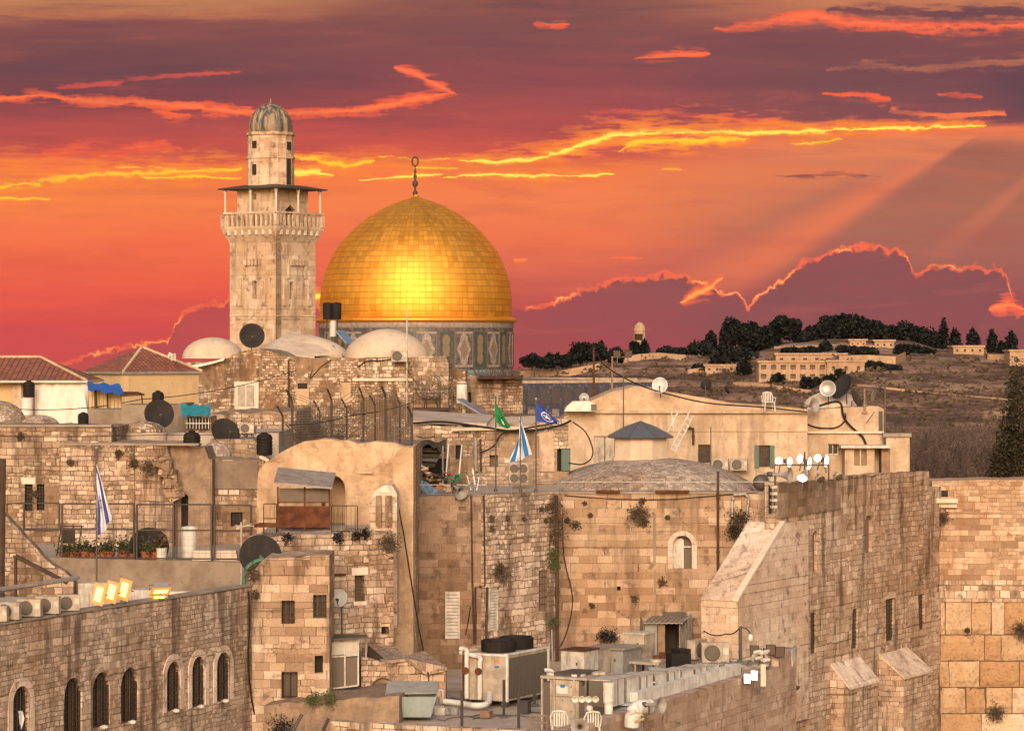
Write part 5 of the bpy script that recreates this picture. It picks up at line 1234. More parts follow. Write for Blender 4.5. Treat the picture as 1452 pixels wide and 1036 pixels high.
# ---------------------------------------------------------------- wall behind the terrace
W1 = Wall((X(-60, 121.5), 121.5), (X(158, 121.5), 121.5))
b1 = bld('stone_house', 'stone house at the left edge with a pair of barred windows', 'house', W1, [(-60,603), (96,605), (158,606)], 14, 'weathered', [dict(r=(35,686,46,724), g='iron_dark', l='bright_stone', m='dark_hole', gn=(2,7)), dict(r=(52,686,63,723), g='iron_dark', m='dark_hole', gn=(2,7))], D=6, seed=5, amp=.03)
m = MB(); W1.box(m, 0, W1.uz(158, 600)[0], Z(605, 121.5), Z(602, 121.5), -.7, .08); m.build('coping', 'concrete', b1)
W2 = Wall((X(84, 120), 120), (X(250, 119.6), 119.6))
b2_ = bld('stone_house', 'bare stone house wall with a crumbling right corner above the terrace', 'house', W2, [(84,630), (180,629), (236,630), (240,650), (246,680)], 14, 'mixed_stone', D=5, seed=6, amp=.05)
m = MB(); W2.box(m, .02, W2.uz(282, 630)[0], Z(631, 120), Z(628, 120), -.6, .07); m.build('coping', 'concrete', b2_)
for (x0, y0, x1, y1) in [(86,632,100,690)]:
    m = MB(); W2.pbox(m, x0, y0, x1, y1, 0.02, .06); 
m = MB(); W2.pbox(m, 184, 634, 191, 780, -.01, .10); m.build('pilaster', 'weathered', b2_)
W3 = Wall((X(236, 120.1), 120.1), (X(300, 120.1), 120.1))
b3 = bld('ruined_wall', 'plastered ruined wall with a tall arched doorway behind the boiler', 'wall', W3, [(236,632), (290,634), (296,650), (301,652)], 14, 'rubble', [dict(r=(257,700,267,790), a=1, m='dark_hole')], D=3, seed=8, amp=.10)
W4 = Wall((X(284, 121.2), 121.2), (X(374, 121.2), 121.2))
b4 = bld('stone_house', 'low stone house front with a brown panel and a small barred window', 'house', W4, [(284,650), (374,652)], 14, 'weathered', [dict(r=(327,726,344,746), g='iron_dark', m='dark_hole')], D=3, seed=9, amp=.05)
m = MB(); W4.pbox(m, 298, 653, 366, 693, .03, .10); m.build('brown_panel', 'canvas' if 0 else 'grey_render', b4)
m = MB(); W4.pbox(m, 310, 694, 323, 701, .02, .06); m.build('pale_block', 'bright_stone', b4); m = MB(); W4.pbox(m, 325, 694, 339, 701, .02, .06); m.build('pale_block', 'bright_stone', b4)
rnd = random.Random(12); m = MB()
for i in range(46):
    yy = 655+i*2.0; xx = 291+rnd.uniform(-6, 6); p = W4.p(xx, yy, .06); s = rnd.uniform(.12, .22); m.box(p.x-s, p.x+s, p.y-.1, p.y+.1, p.z-s*.5, p.z+s*.5, None)
tag(m.build('broken_masonry', 'bright_stone'), 'ragged white stones of a broken wall edge left of the brown panel', 'stones')
ledge = MB()
for i in range(16):
    a = P(228+i*1.5+rnd.uniform(-6, 6), 650+i*3.6, 119.45+rnd.uniform(-.1, .2)); s = rnd.uniform(.1, .26); ledge.box(-s, s, -.2, .3, -s*.6, s*.6, Matrix.Translation(a) @ Matrix.Rotation(rnd.uniform(-.6, .6), 4, 'Y') @ Matrix.Rotation(rnd.uniform(-.6, .6), 4, 'Z'))
tag(ledge.build('broken_masonry', 'weathered'), 'jutting broken stones on the crumbling corner over the doorway', 'stones')
for (px, py, r_, lab) in [(212,662,.45,'round dry bush growing from the wall under the coping'), (236,668,.4,'dry bush on the crumbling corner'), (30,618,.2,'small dark tuft high on the left edge house'), (50,700,.14,'tiny tuft left of the barred windows'), (168,642,.15,'small tuft under the coping of the bare wall'), (100,655,.13,'tiny tuft at the left of the bare wall'), (190,656,.2,'tuft left of the round dry bush')]:
    tuft(W2.p(px, py, .1), r_, lab)
# K: plastered ruin with arch
WK = Wall((X(362, 116), 116), (X(590, 116), 116))
hK = dict(r=(455,672,491,748), a=1, pt=.25, m='ochre_plaster', d=-1.5)
K = T('ruined_house', 'ochre plastered ruin with a pointed arch niche under the spiked fence', 'ruin', (X(470, 116), 116, 10))
tp = jag(WK.L([(364,700), (366,668), (376,655), (400,640), (430,626), (470,623), (520,628), (560,628), (586,634)]), .3, .07, 11)
h1 = arch(WK, 456, 674, 490, 752, .35); h2 = rect(WK, 512, 668, 530, 684)
mb = MB(); wall(mb, WK, body(WK, tp, 10), [h1], 1.7, 1.5, .25, .17, nscale=1.1); mb.build('wall', 'ochre_plaster', K)
mb = MB(); q = [(a, b) for a, b in h1[2:]]; q = [(a+(.22 if a > (h1[0][0]+h1[1][0])/2 else -.22), b+.15) for a, b in q]
ringarch(WK, h1, .34, .0, .07).build('arch_band', 'ochre_plaster', K)
hb = arch(WK, 395, 665, 462, 760, .25); ringarch(WK, hb, .12, 0, .08).build('arch_band', 'ochre_plaster', K)
m = MB(); WK.pbox(m, 505, 668, 528, 671, 0, .12); m.build('ledge', 'ochre_plaster', K)
mb = MB(); mb.box(X(440, 117.8), X(590, 117.8), 117.7, 126, 14, Z(632, 118)); mb.build('roof_terrace', 'weathered', K)
WP = Wall((X(552, 115.2), 115.2), (X(588, 115.2), 115.2))
mb = MB(); wall(mb, WP, body(WP, jag(WP.L([(557,650), (566,637), (586,634)]), .3, .05, 2), 0), [], 5.5, .3, .3, .12); mb.build('pier', 'ochre_plaster', K)
WP2 = Wall((X(556, 113.9), 113.9), (X(592, 113.9), 113.9))
# buttress stump
WB_ = Wall((X(524, 112.4), 112.4), (X(567, 112.4), 112.4))
bt_ = bld('ruined_buttress', 'crumbling stone buttress stump with pale niches beside the terrace shed', 'ruin', WB_, [(524,712), (530,698), (540,690), (556,688), (563,700)], 15, 'pale_stone', D=2.0, seed=21, amp=.09, disp=.14, grid=.22, step=.2)
for x0, x1 in ((533,541), (546,556)):
    m = MB(); WB_.pbox(m, x0, 702, x1, 745, .05, .2); m.build('pilaster', 'weathered', bt_)
tuft(P(553, 769, 110), .42, 'dark round dry bush at the foot of the ruined buttress', twigs=90, n=300)
# shed on the terrace of the block of flats
YS = 111.3; zf2 = Z(757, 109.6)
t = T('terrace_shed', 'rusty sheet metal shed with grey screens under a slanting tin roof', 'shed', (X(430, YS), YS, zf2))
for px in (394, 432, 467):
    m = MB(); m.tube([P(px, 690, YS), (X(px, YS), YS, zf2)], .04, 4); m.build('post', 'rust', t)
m = MB(); m.add([tuple(P(388, 683, YS-.5)), tuple(P(471, 691, YS-.5)), tuple(P(471, 691, YS-.5)+Vector((0, 2.2, .45))), tuple(P(388, 683, YS-.5)+Vector((0, 2.2, .45)))]+[tuple(P(388, 683, YS-.5)+Vector((0, 0, -.06))), tuple(P(471, 691, YS-.5)+Vector((0, 0, -.06))), tuple(P(471, 691, YS-.5)+Vector((0, 2.2, .39))), tuple(P(388, 683, YS-.5)+Vector((0, 2.2, .39)))], [(0,1,2,3), (7,6,5,4), (0,4,5,1), (1,5,6,2), (2,6,7,3), (3,7,4,0)]); m.build('roof', 'roof_tin', t)
for x0, x1 in ((396,431), (433,466)):
    m = MB(); m.box(X(x0, YS), X(x1, YS), YS+.0, YS+.02, Z(712, YS), Z(692, YS)); m.build('screen', 'galvanised' if 0 else 'dim_pane', t)
for x0, x1, yt in ((395,431,719), (431,468,718)):
    m = MB(); n_ = 12
    for i in range(n_): a = x0+(x1-x0)*i/n_; b = x0+(x1-x0)*(i+1)/n_; m.prism([P(a, 748, YS-.05), P(b, 748, YS-.05), P(b, yt, YS-.05), P(a, yt, YS-.05)], (0, .03+.02*(i % 2), 0))
    m.build('rusty_sheet', 'rust', t)
m = MB(); 
for yy in (712, 718): m.tube([P(394, yy, YS-.02), P(468, yy, YS-.02)], .03, 4)
m.build('crossbar', 'rust', t)
m = MB(); m.box(X(396, YS+1.5), X(466, YS+1.5), YS+1.45, YS+1.5, zf2, Z(719, YS+1.5)); m.build('back_panel', 'brown_steel', t)
railing([(X(470, 110.2), 110.2, zf2), (X(507, 110.2), 110.2, zf2)], .98, 'low bent wire railing right of the terrace shed', 'brown_steel', .9, (1.0, .08), .018, bars=.14)
railing([(X(374, 110.2), 110.2, zf2), (X(392, 110.2), 110.2, zf2)], 1.05, 'short dark railing left of the terrace shed', 'brown_steel', .5, (1.0, .5), .02, bars=.12)
m = MB()
for i in range(9): a = P(372+rnd.uniform(0, 25), 747, 109.3+i*.1); m.cbox(a, (rnd.uniform(.3, .9), .2, rnd.uniform(.06, .16)), rnd.uniform(-.5, .5))
tag(m.build('scrap_heap', 'rust'), 'rusty scrap metal lying at the terrace edge left of the shed', 'scrap')

# ================================================================ B: block of flats
WB = Wall((X(354, 105), 105), (X(467, 105.0), 105.0))
B = bld('block_of_flats', 'pale cut-stone block of flats with four barred windows, right of the arched-window wall', 'building', WB, [(355,832), (360,808), (370,796), (378,790), (467,787)], 0, 'cut_stone',
    [dict(r=(399,851,418,884), f='brown_steel', g='iron_dark', gn=(2,3)), dict(r=(444,843,463,876), f='brown_steel', g='iron_dark', gn=(2,3)), dict(r=(399,952,422,990), f='brown_steel', g='iron_dark', gn=(3,5), m='dim_pane'), dict(r=(446,929,458,954), m='dark_hole')], D=3, seed=31, amp=.035)
WB2 = Wall((X(372, 108.4), 108.4), (X(562, 110.2), 110.2))
bld('', '', '', WB2, [(374,766), (400,760), (466,758), (530,752), (558,756)], 0, 'mixed_stone', [dict(r=(503,815,517,852), g='iron_dark', m='dim_pane', s='bright_stone', l='bright_stone', gn=(1,6)), dict(r=(541,888,552,899), m='dark_hole')], D=2.4, seed=32, amp=.05, parent=B, part='rear_wall')
mb = MB(); mb.box(X(366, 110), X(552, 110), 110.6, 117.5, 15, Z(757, 109.6)-.03); mb.build('terrace_floor', 'roof_dirt', B)
m = MB(); WB2.pbox(m, 464, 813, 489, 816, .02, .12); m.build('string_course', 'rust', B)
m = MB(); WB2.pbox(m, 488, 786, 522, 798, .02, .08); m.build('ledge', 'weathered', B)
for (px, py, lab) in [(408,762,'small dark plant hanging at the terrace edge below the shed'), (480,762,'dark plant hanging at the terrace edge right of the shed'), (505,758,'dark clump on the terrace edge near the buttress'), (519,756,'small dark clump at the terrace edge next to the buttress')]:
    tuft(WB2.p(px, py, .08), .22, lab, 'dark_leaf', 160)
dish(WB2.p(482, 848, 1.0), .62, (-.35, -1, .25), 'small white dish on a thin mast before the stone wall', 'dish_white', 1.55)
m = MB(); a = P(505, 842, 106); 
tuft(P(358, 812, 104.8), .3, 'green plant clinging to the top left corner of the block of flats', 'dry_leaf', 200); tuft(P(362, 842, 104.8), .14, 'small dark tuft under the corner plant of the block of flats')
# glass lean-to + sloping stone roofs
YG = 106.5; t = T('glazed_porch', 'glazed porch with pale frames leaning on the block of flats', 'porch', (X(495, YG), YG, Z(978, YG)))
m = MB()
for x in (469, 489, 508): m.tube([P(x, 908+(x-469)*.02, YG), P(x, 976-(x-469)*.12, YG)], .035, 4)
m.tube([P(469, 908, YG), P(508, 906, YG)], .035, 4); m.tube([P(469, 976, YG), P(508, 971, YG)], .035, 4); m.tube([P(469, 931, YG), P(508, 928, YG)], .03, 4); m.build('frame', 'white_metal', t); m = MB(); m.tube([P(519, 903, YG+1), P(519, 932, YG+1)], .03, 4); m.build('post', 'white_metal', t)
for x0, x1 in ((470,488), (490,507)):
    m = MB(); m.prism([P(x0, 975, YG+.03), P(x1, 972, YG+.03), P(x1, 931, YG+.03), P(x0, 932, YG+.03)], (0, .02, 0)); m.build('glass_panel', 'dim_pane', t)
    m = MB(); m.prism([P(x0, 929, YG+.03), P(x1, 927, YG+.03), P(x1, 909, YG+.03), P(x0, 910, YG+.03)], (0, .02, 0)); m.build('glass_panel', 'galvanised', t)
m = MB(); m.prism([P(468, 905, YG-.3), P(522, 903, YG-.3), P(520, 899, YG+1.6), P(468, 898, YG+1.6)], (0, 0, -.06)); m.build('roof', 'dark_metal', t)
YL = 107.5; WLn = Wall((X(512, YL), YL), (X(633, YL), YL))
L_ = bld('lean_to', 'low stone lean-to with slabbed sloping roofs and a blind arch, beneath the tall ochre pier', 'shed', WLn, [(512,930), (540,938), (578,934), (605,952), (632,946)], 10, 'mixed_stone', [dict(r=(526,960,560,1040), a=1, m='rubble', d=-.25)], D=1.6, seed=33, amp=.02)
m = MB(); 
def slab(m, pts, th=.10):
    m.prism(pts, (0, 0, -th))
slab(m, [P(541, 937, YL-.15), P(578, 933, YL-.15), P(556, 911, YL+3.2), P(521, 910, YL+3.2)]); m.build('slab_roof', 'paving', L_)
m = MB(); slab(m, [P(604, 953, YL-.2), P(634, 946, YL-.2), P(602, 922, YL+2.6), P(578, 928, YL+2.0), P(578, 933, YL-.1)]); m.build('slab_roof', 'paving', L_)
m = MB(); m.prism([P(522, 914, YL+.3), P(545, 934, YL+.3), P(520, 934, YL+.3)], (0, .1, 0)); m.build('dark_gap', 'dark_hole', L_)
# retaining base
Wr = Wall((X(372, 103.6), 103.6), (X(566, 103.0), 103.0))
rb = bld('retaining_wall', 'rough retaining wall at the foot of the block of flats', 'wall', Wr, [(374,1000), (440,993), (566,986)], 0, 'rubble', D=4.5, seed=34, amp=.05, disp=.06)
for (px, py, lab) in [(445,993,'small green bush on the retaining wall, left'), (468,990,'small green bush on the retaining wall, right')]: tuft(P(px, py, 103.2), .3, lab, 'green_leaf', 260, name='bush', grp='small green bushes', down=-.4)
tuft(P(398, 1028, 102.6), .45, 'dark bush at the bottom edge in front of the retaining wall', 'dark_leaf', 300, name='bush', grp='small green bushes')
m = MB()
for a, b, s_ in (((412,1036), (428,1012), 'left'), ((455,1036), (466,1018), 'right')): m = MB(); m.tube([P(a[0], a[1]+6, 101.5), P(*b, 101.5)], .06, 5); tag(m.build('handrail', 'dark_metal'), s_+' one of two dark slanting handrails at the bottom edge left of the parapet', 'handrail', 'slanting handrails')

# ================================================================ C: tall plastered wall
WC1 = Wall((X(584, 121), 121), (X(692, 121.2), 121.2)); zC = Z(701, 121)
Cc_ = bld('tall_building', 'tall brown ashlar building behind the chiller with drain pipes and white shutters', 'building', WC1, [(584,704), (691,701)], 0, 'smooth_stone', [dict(r=(650,718,661,724), m='blocked_stone', d=-.06)], D=1.0, seed=41, amp=.012)
WC2 = Wall((X(690, 121), 121), (X(794, 124.5), 124.5))
bld('', '', '', WC2, [(690,701), (792,697)], 0, 'mixed_stone', [dict(r=(764,808,778,866), g='iron_dark', m='blocked_stone', d=-.1), dict(r=(779,766,785,788), m='dark_hole')], D=1.0, seed=42, amp=.012, parent=Cc_, part='side_wall')
mb = MB(); mb.prism([(X(584, 122), 121.6, zC-.6), (X(690, 121.4), 121.6, zC-.6), (X(793, 125.3), 125.3, zC-.6), (X(795, 151), 151, zC-.6), (X(584, 151), 151, zC-.6)], (0, 0, .48)); mb.build('roof', 'roof_dirt', Cc_)
for W_, x0, x1, y0, y1 in ((WC1, 633, 650, 838, 905), (WC2, 691, 702, 836, 893)):
    m = MB(); n_ = 14; u0, z1 = W_.uz(x0, y0); u1, z0 = W_.uz(x1, y1)
    for i in range(n_): W_.box(m, u0, u1, z0+(z1-z0)*i/n_+.01, z0+(z1-z0)*(i+1)/n_-.01, .03, .10 if i % 2 else .085)
    W_.box(m, u0-.05, u0, z0, z1, .02, .13); W_.box(m, u1, u1+.05, z0, z1, .02, .13); m.build('shutter', 'white_metal', Cc_)
gp = 'drain pipes on the tall brown building'
wpipe(WC1, [(668,702), (670,832), (672,912)], 'rusty brown drain pipe, left of the pair on the tall building', .035, .1, mat='brown_steel', grp=gp)
wpipe(WC1, [(686,702), (688,830), (674,832), (674,912)], 'rusty brown drain pipe with a kink, right of the pair on the tall building', .04, .14, mat='brown_steel', grp=gp)
wpipe(WC2, [(691,832), (689,915)], 'short dark drain pipe beside the right white shutter', .05, .12, grp=gp)
wcable(WC1, [(667,860), (664,880), (660,900)], 'loose rusty cable beside the left drain pipe')
wpipe(WC2, [(789,702), (790,800), (790,955)], 'thick dark rusty drain pipe in the corner of the tall building', .08, .28, grp=gp, mat='brown_steel')
wpipe(WC2, [(782,880), (784,955)], 'thin pale pipe beside the corner drain pipe', .035, .14, grp=gp, mat='galvanised')
for (px, py, r_, lab) in [(710,810,.55,'large round dry bush on the brown building left of its corner')]:
    tuft(WC2.p(px, py, .12), r_, lab, n=380, twigs=150)
for i, (px, py, r_) in enumerate([(697,748,.16), (720,733,.12), (768,721,.13), (776,720,.13), (774,737,.1), (743,735,.09), (698,735,.2)]):
    tuft(WC2.p(px, py, .05), r_, ['tiny dark tuft under the left parapet edge of the brown building', 'tiny tuft below the parapet between the flagpoles', 'left of two tiny tufts near the corner top', 'right of two tiny tufts near the corner top', 'tiny tuft just below the pair near the corner', 'tiny faint tuft below the middle flagpole', 'dark small clump beside the drain pipe top'][i], n=70, twigs=14)
for i, (px, py, r_) in enumerate([(788,716,.35), (789,735,.4), (790,755,.42), (786,785,.3), (787,800,.3), (786,881,.22)]):
    tuft(WC2.p(px, py, .25), r_, ['topmost green clump in the corner shaft of the two buildings', 'second green clump down the corner shaft', 'third and biggest green clump down the corner shaft', 'green clump beside the small dark opening in the corner', 'green clump under the small dark opening in the corner', 'lone green clump low on the corner drain pipe'][i], 'green_leaf' if i > 2 else 'dry_leaf', n=260, twigs=30)

# ================================================================ D: wall with arched window and paved dome
YDw = 126.0; WD = Wall((X(790, YDw), YDw), (X(1106, YDw), YDw))
Dd = bld('domed_building', 'warm ashlar building with a single arched window and a low paved dome roof', 'building', WD, [(790,699), (1106,697)], 0, 'ashlar', [dict(r=(954,759,981,806), a=1, m='dim_pane', d=-.4), dict(r=(875,831,880,837), m='dark_hole')], D=1.0, seed=43, amp=.015)
h = arch(WD, 954, 759, 981, 806)
m = MB(); u0 = h[0][0]; WD.box(m, u0+.42, u0+.46, h[0][1], h[2][1]+.2, -.39, -.30); WD.box(m, u0+.46, h[1][0], h[0][1]+.85, h[0][1]+.9, -.39, -.3); m.build('window_frame', 'white_paint', Dd)
m = MB(); WD.box(m, u0+.0, u0+.42, h[0][1], h[2][1]+.25, -.39, -.33); m.build('closed_shutter', 'white_metal', Dd)
ringarch(WD, h, .2, -.02, .012).build('arch_surround', 'pale_stone', Dd)
zDr = Z(700, YDw)
mb = MB(); mb.box(X(792, YDw), X(1106, YDw)-.1, YDw+1.0, 150, zDr-.7, zDr-.25); mb.build('roof', 'roof_dirt', Dd)
m = MB(); WD.box(m, 0, WD.uz(1106, 700)[0], Z(699.5, YDw), Z(697, YDw), -1.05, .06); m.build('coping', 'concrete', Dd)
cy_ = YDw+7.2; cxx = X(922, cy_); Rr_ = X(1092, cy_)-cxx
prof = [(Rr_*math.sin(a), zDr-.6+(Z(648, cy_)-zDr+.6)*(math.cos(a)-math.cos(1.25))/(1-math.cos(1.25))) for a in [1.25*(1-i/14) for i in range(15)]]
mb = MB(); mb.lathe([(r_*1/math.sin(1.25), z_) for r_, z_ in prof[:-1]]+[(.01, prof[-1][1])], (cxx, cy_, 0), 64); 
uvd = {}
mb.build('paved_dome', 'paving', Dd, True)
dc = Vector((X(908, cy_), cy_, 0)); rr = 40*cy_/F
mb = MB(); mb.lathe([(rr*1.03, Z(652, cy_)), (rr*1.03, Z(648, cy_)), (rr, Z(647, cy_)), (rr*.99, Z(617, cy_))], dc, 8, a0=R(22.5), a1=R(382.5)); mb.build('lantern_drum', 'lime_plaster', Dd)
rr2 = 50*cy_/F; mb = MB(); 
mb.lathe([(rr2*.98, Z(620.5, cy_)), (rr2, Z(619, cy_)), (rr2*.45, Z(605, cy_)), (.12, Z(598, cy_)), (.01, Z(597.5, cy_))], dc, 8, a0=R(22.5), a1=R(382.5)); mb.build('lantern_roof', 'zinc_roof', Dd)
m = MB()
for i in range(8):
    a = R(22.5+45*i); m.tube([dc+Vector((rr2*math.cos(a), rr2*math.sin(a), Z(618.5, cy_))), dc+Vector((rr2*.45*math.cos(a), rr2*.45*math.sin(a), Z(604.5, cy_))), dc+Vector((0, 0, Z(597, cy_)))], .025, 4)
m.build('roof_ribs', 'zinc_roof', Dd)
railing([(X(590, 121.6), 121.6, zC-.12), (X(690, 121.6), 121.6, zC-.12), (X(792, 125), 125, zC-.12), (X(795, YDw+.4), YDw+.4, zDr), (X(1090, YDw+.4), YDw+.4, zDr)], .48, 'long thin green-grey railing along both roof edges before the paved dome', 'galvanised', 1.5, (1.0,), .02)
for x0, x1, lab in ((845,879,'short rusty plank lying under the railing in front of the paved dome'), (929,977,'longer rusty plank lying under the railing in front of the paved dome')):
    m = MB(); m.box(X(x0, YDw-.0), X(x1, YDw), YDw-.3, YDw-.1, zDr+.06, zDr+.16); tag(m.build('rusty_plank', 'rust'), lab, 'plank', 'rusty planks on the roof edge')
wcable(WD, [(800,702), (850,706), (905,708), (960,707), (1020,702), (1075,698)], 'black cable sagging just below the roof edge of the domed building', .02)
wpipe(WD, [(1018,668), (1018,820)], 'tall dark post pipe standing against the domed building right of its arched window', .055, .12)
wcable(WD, [(797,730), (800,790), (811,840), (810,870), (802,900), (795,915)], 'black cable looping down the left end of the domed building', .022)
wpipe(WD, [(1038,745), (1038,712), (1041,701), (1057,700), (1062,705), (1056,745), (1051,770)], 'bent grey pipe loop at the top right of the domed building', .06, .2, mat='galvanised')
m = MB(); WD.pbox(m, 941, 867, 972, 873, .05, .3); tag(m.build('wall_lamp', 'dark_metal'), 'long dark lamp box above the tin shed', 'lamp')
tuft(WD.p(906, 729, .1), .5, 'round dry bush high on the domed building left of its arched window', n=360, twigs=150)
for i, (px, py, r_) in enumerate([(805,737,.14), (817,743,.22), (837,730,.1), (829,713,.08), (914,741,.2), (911,710,.15), (946,733,.1), (839,858,.12), (939,825,.2), (900,848,.2)]):
    tuft(WD.p(px, py, .05), r_, ['small tuft near the upper left corner of the domed building', 'larger small tuft near the upper left corner of the domed building', 'tiny tuft right of the corner pair on the domed building', 'tiny tuft just below the cable of the domed building', 'dark tuft directly below the round dry bush', 'small tuft directly above the round dry bush', 'tiny tuft above left of the arched window', 'narrow dark tuft low on the domed building', 'faint dry patch of plants above the tin shed', 'faint dry patch of plants in the middle of the wall'][i], n=90, twigs=20)
for i, (px, py) in enumerate([(856,902), (868,904)]): tuft(WD.p(px, py, .3), .32, ['left of two dark bushes at the foot of the wall beside the tin shed', 'right of two dark bushes at the foot of the wall beside the tin shed'][i], 'dark_leaf', 260, name='bush', grp='small green bushes', down=-.5)
for i, (px, py) in enumerate([(1048,735), (1040,752)]): tuft(WD.p(px, py, .3), .5-.15*i, ['big dark green bush beside the bent grey pipe', 'small dark green bush under the bent grey pipe'][i], 'cypress_leaf', 420, name='bush', grp='small green bushes')
m = MB()
for (x0, y0, x1, y1) in [(926,728,930,800), (927,806,930,842)]: WD.pbox(m, x0, y0, x1, y1, -.01, .025)
m.build('weathered_joint', 'grey_render', Dd)
# tin shed
zR = 12.6; ysd = 123.0; t = T('tin_shed', 'corrugated tin shed with a dark doorway against the domed building', 'shed', (X(948, ysd), ysd, zR))
m = MB()
for i in range(16): a = X(912, ysd-.3)+(X(968, ysd-.3)-X(912, ysd-.3))*i/16; b = a+(X(968, ysd-.3)-X(912, ysd-.3))/16; m.prism([(a, ysd-.35, Z(881, ysd)-.02*(i % 2)), (b, ysd-.35, Z(881, ysd)-.02*(i % 2)), (b+.5, YDw, Z(872, YDw)-.02*(i % 2)), (a+.5, YDw, Z(872, YDw)-.02*(i % 2))], (0, 0, -.04))
m.build('roof', 'roof_tin', t)
m = MB(); m.box(X(913, ysd), X(932, ysd), ysd, ysd+.05, zR, Z(883, ysd)); m.build('front_panel', 'grey_metal', t)
m = MB(); m.box(X(933, ysd), X(943, ysd), ysd+.0, ysd+.06, zR, Z(884, ysd)); m.build('door', 'wood', t)
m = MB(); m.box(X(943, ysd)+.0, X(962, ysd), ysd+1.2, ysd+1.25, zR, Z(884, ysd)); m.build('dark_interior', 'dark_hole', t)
m = MB(); xr = X(963, ysd)
for i in range(9): m.box(xr+.06*i+.28*(i/9)*.5, xr+.06*i+.28*(i/9)*.5+.045, ysd+.3*i, ysd+.3*i+.3, zR, Z(882-i*.6, ysd)); 
m.build('side_panel', 'roof_tin', t)
m = MB(); m.box(X(912, ysd), X(914, ysd), ysd, YDw, zR, Z(883, ysd)); m.build('side_panel', 'roof_tin', t)
# E: sloping buttress
dF = Vector((.469, .883)); nF = Vector((.883, -.469))
e0 = Vector((X(1046, 120.3), 120.3)); wE = 1.55; e1 = e0-nF*wE       # front right, front left
zE0, zE1 = Z(852, 120.3), Z(742, 124.2); L1 = 4.6
t = T('sloping_buttress', 'pale stone buttress with a steep sloping top in the corner', 'buttress', (e0.x, e0.y, 12))
WEr = Wall(e0, e0+dF); WEf = Wall(e1, e0)
def mk(mb, W, o, D): wall(mb, W, o, [], D, .3, .5, .012)
mb = MB(); wall(mb, WEr, [(0, 10), (7.2, 10), (7.2, zE1), (L1, zE1), (0, zE0)], [], wE, .3, .5, .012, back=True); mb.build('wall', 'pale_stone', t)
m = MB(); a0, a1 = e0.to_3d(), e1.to_3d(); f3 = dF.to_3d(); n3 = nF.to_3d()
m.prism([a0+n3*.05+Vector((0, 0, zE0))-f3*.05, a0+n3*.05+f3*L1+Vector((0, 0, zE1)), a0-n3*(.22)+f3*L1+Vector((0, 0, zE1)), a0-n3*.22+Vector((0, 0, zE0))-f3*.05], (0, 0, .10)); m.build('coping', 'bright_stone', t)
m = MB(); m.prism([a1-n3*.02+Vector((0, 0, zE0))-f3*.04, a1-n3*.02+f3*L1+Vector((0, 0, zE1)), a1+n3*(wE-.24)+f3*L1+Vector((0, 0, zE1)), a1+n3*(wE-.24)+Vector((0, 0, zE0))-f3*.04], (0, 0, .035)); m.build('slope_slabs', 'pale_stone', t)
# ================================================================ F: receding wall right
pF0 = Vector((X(1099, 124), 124)); pF1 = Vector((X(1334, 141), 141)); WF = Wall(pF0, pF1)
Fw = [dict(r=(1149,868,1158,926), m='dark_glass', g='iron_dark', gn=(1,8), d=-.11), dict(r=(1208,862,1217,919), m='dark_glass', g='iron_dark', gn=(2,9), d=-.11), dict(r=(1255,848,1268,908), m='dark_glass', g='iron_dark', gn=(3,10), l='pale_stone', d=-.11), dict(r=(1303,842,1311,892), m='dark_glass', g='iron_dark', gn=(2,9), d=-.11),
      dict(r=(1152,752,1161,812), a=1, m='blocked_stone', d=-.2), dict(r=(1227,730,1238,783), a=1, m='blocked_stone', d=-.2), dict(r=(1302,743,1308,776), a=1, m='blocked_stone', d=-.2)]
Ff = bld('old_building', 'rough orange-brown stone building receding to the great wall, with narrow barred windows', 'building', WF, [(1099,684), (1190,680), (1193,674), (1316,668), (1317,690), (1334,690)], 0, 'rough_stone', Fw, D=.45, seed=51, amp=.04, disp=.05, grid=.6)
u0, u1 = WF.uz(1100, 700)[0], WF.uz(1190, 700)[0]
m = MB(); mb = MB(); wall(mb, Wall(WF.w(0, 0, .06).xy, WF.w(10, 0, .06).xy), [(u0+.05, WF.uz(1100, 735)[1]), (u1, WF.uz(1190, 722)[1]), (u1, WF.uz(1190, 681)[1]), (u0+.05, WF.uz(1100, 684)[1])], [], .05, .03, .8, .01); mb.build('rendered_top', 'smooth_stone', Ff)
m = MB(); WF.box(m, u1, WF.uz(1333, 700)[0], WF.uz(1330, 780)[1]-.05, WF.uz(1330, 780)[1]+.05, 0, .07)
# sloping buttresses at the foot of F
for (x0, x1, yt, yb, dd_, lab) in [(1178, 1236, 944, 972, .8, 'left'), (1246, 1302, 930, 958, 1.15, 'right')]:
    ua, za = WF.uz(x0, yt); ub, _ = WF.uz(x1-16, yt); zb_ = za-.95
    o = T('stone_buttress', 'stone buttress with pale sloping cap, %s of two at the receding building' % lab, 'buttress', WF.w((ua+ub)/2, 8), 'pair of sloping buttresses')
    m = MB(); m.prism([WF.w(ua, 0, -.1), WF.w(ua, za, -.1), WF.w(ua, za, .05), WF.w(ua, zb_, dd_), WF.w(ua, 0, dd_)], tuple(WF.t.to_3d()*(ub-ua))); m.build('block', 'rough_stone', o)
    m = MB(); m.prism([WF.w(ua-.03, za+.02, .0), WF.w(ua-.03, za+.12, 0), WF.w(ua-.03, zb_+.10, dd_+.06), WF.w(ua-.03, zb_, dd_+.06)], tuple(WF.t.to_3d()*(ub-ua+.06))); m.build('cap', 'pale_stone', o)
tuft(WF.p(1108, 893, .05), .2, 'small green tuft on the receding building right of the pale buttress', 'green_leaf', 120); tuft(WF.p(1296, 967, .3), .2, 'small tuft on top of the right sloping buttress')
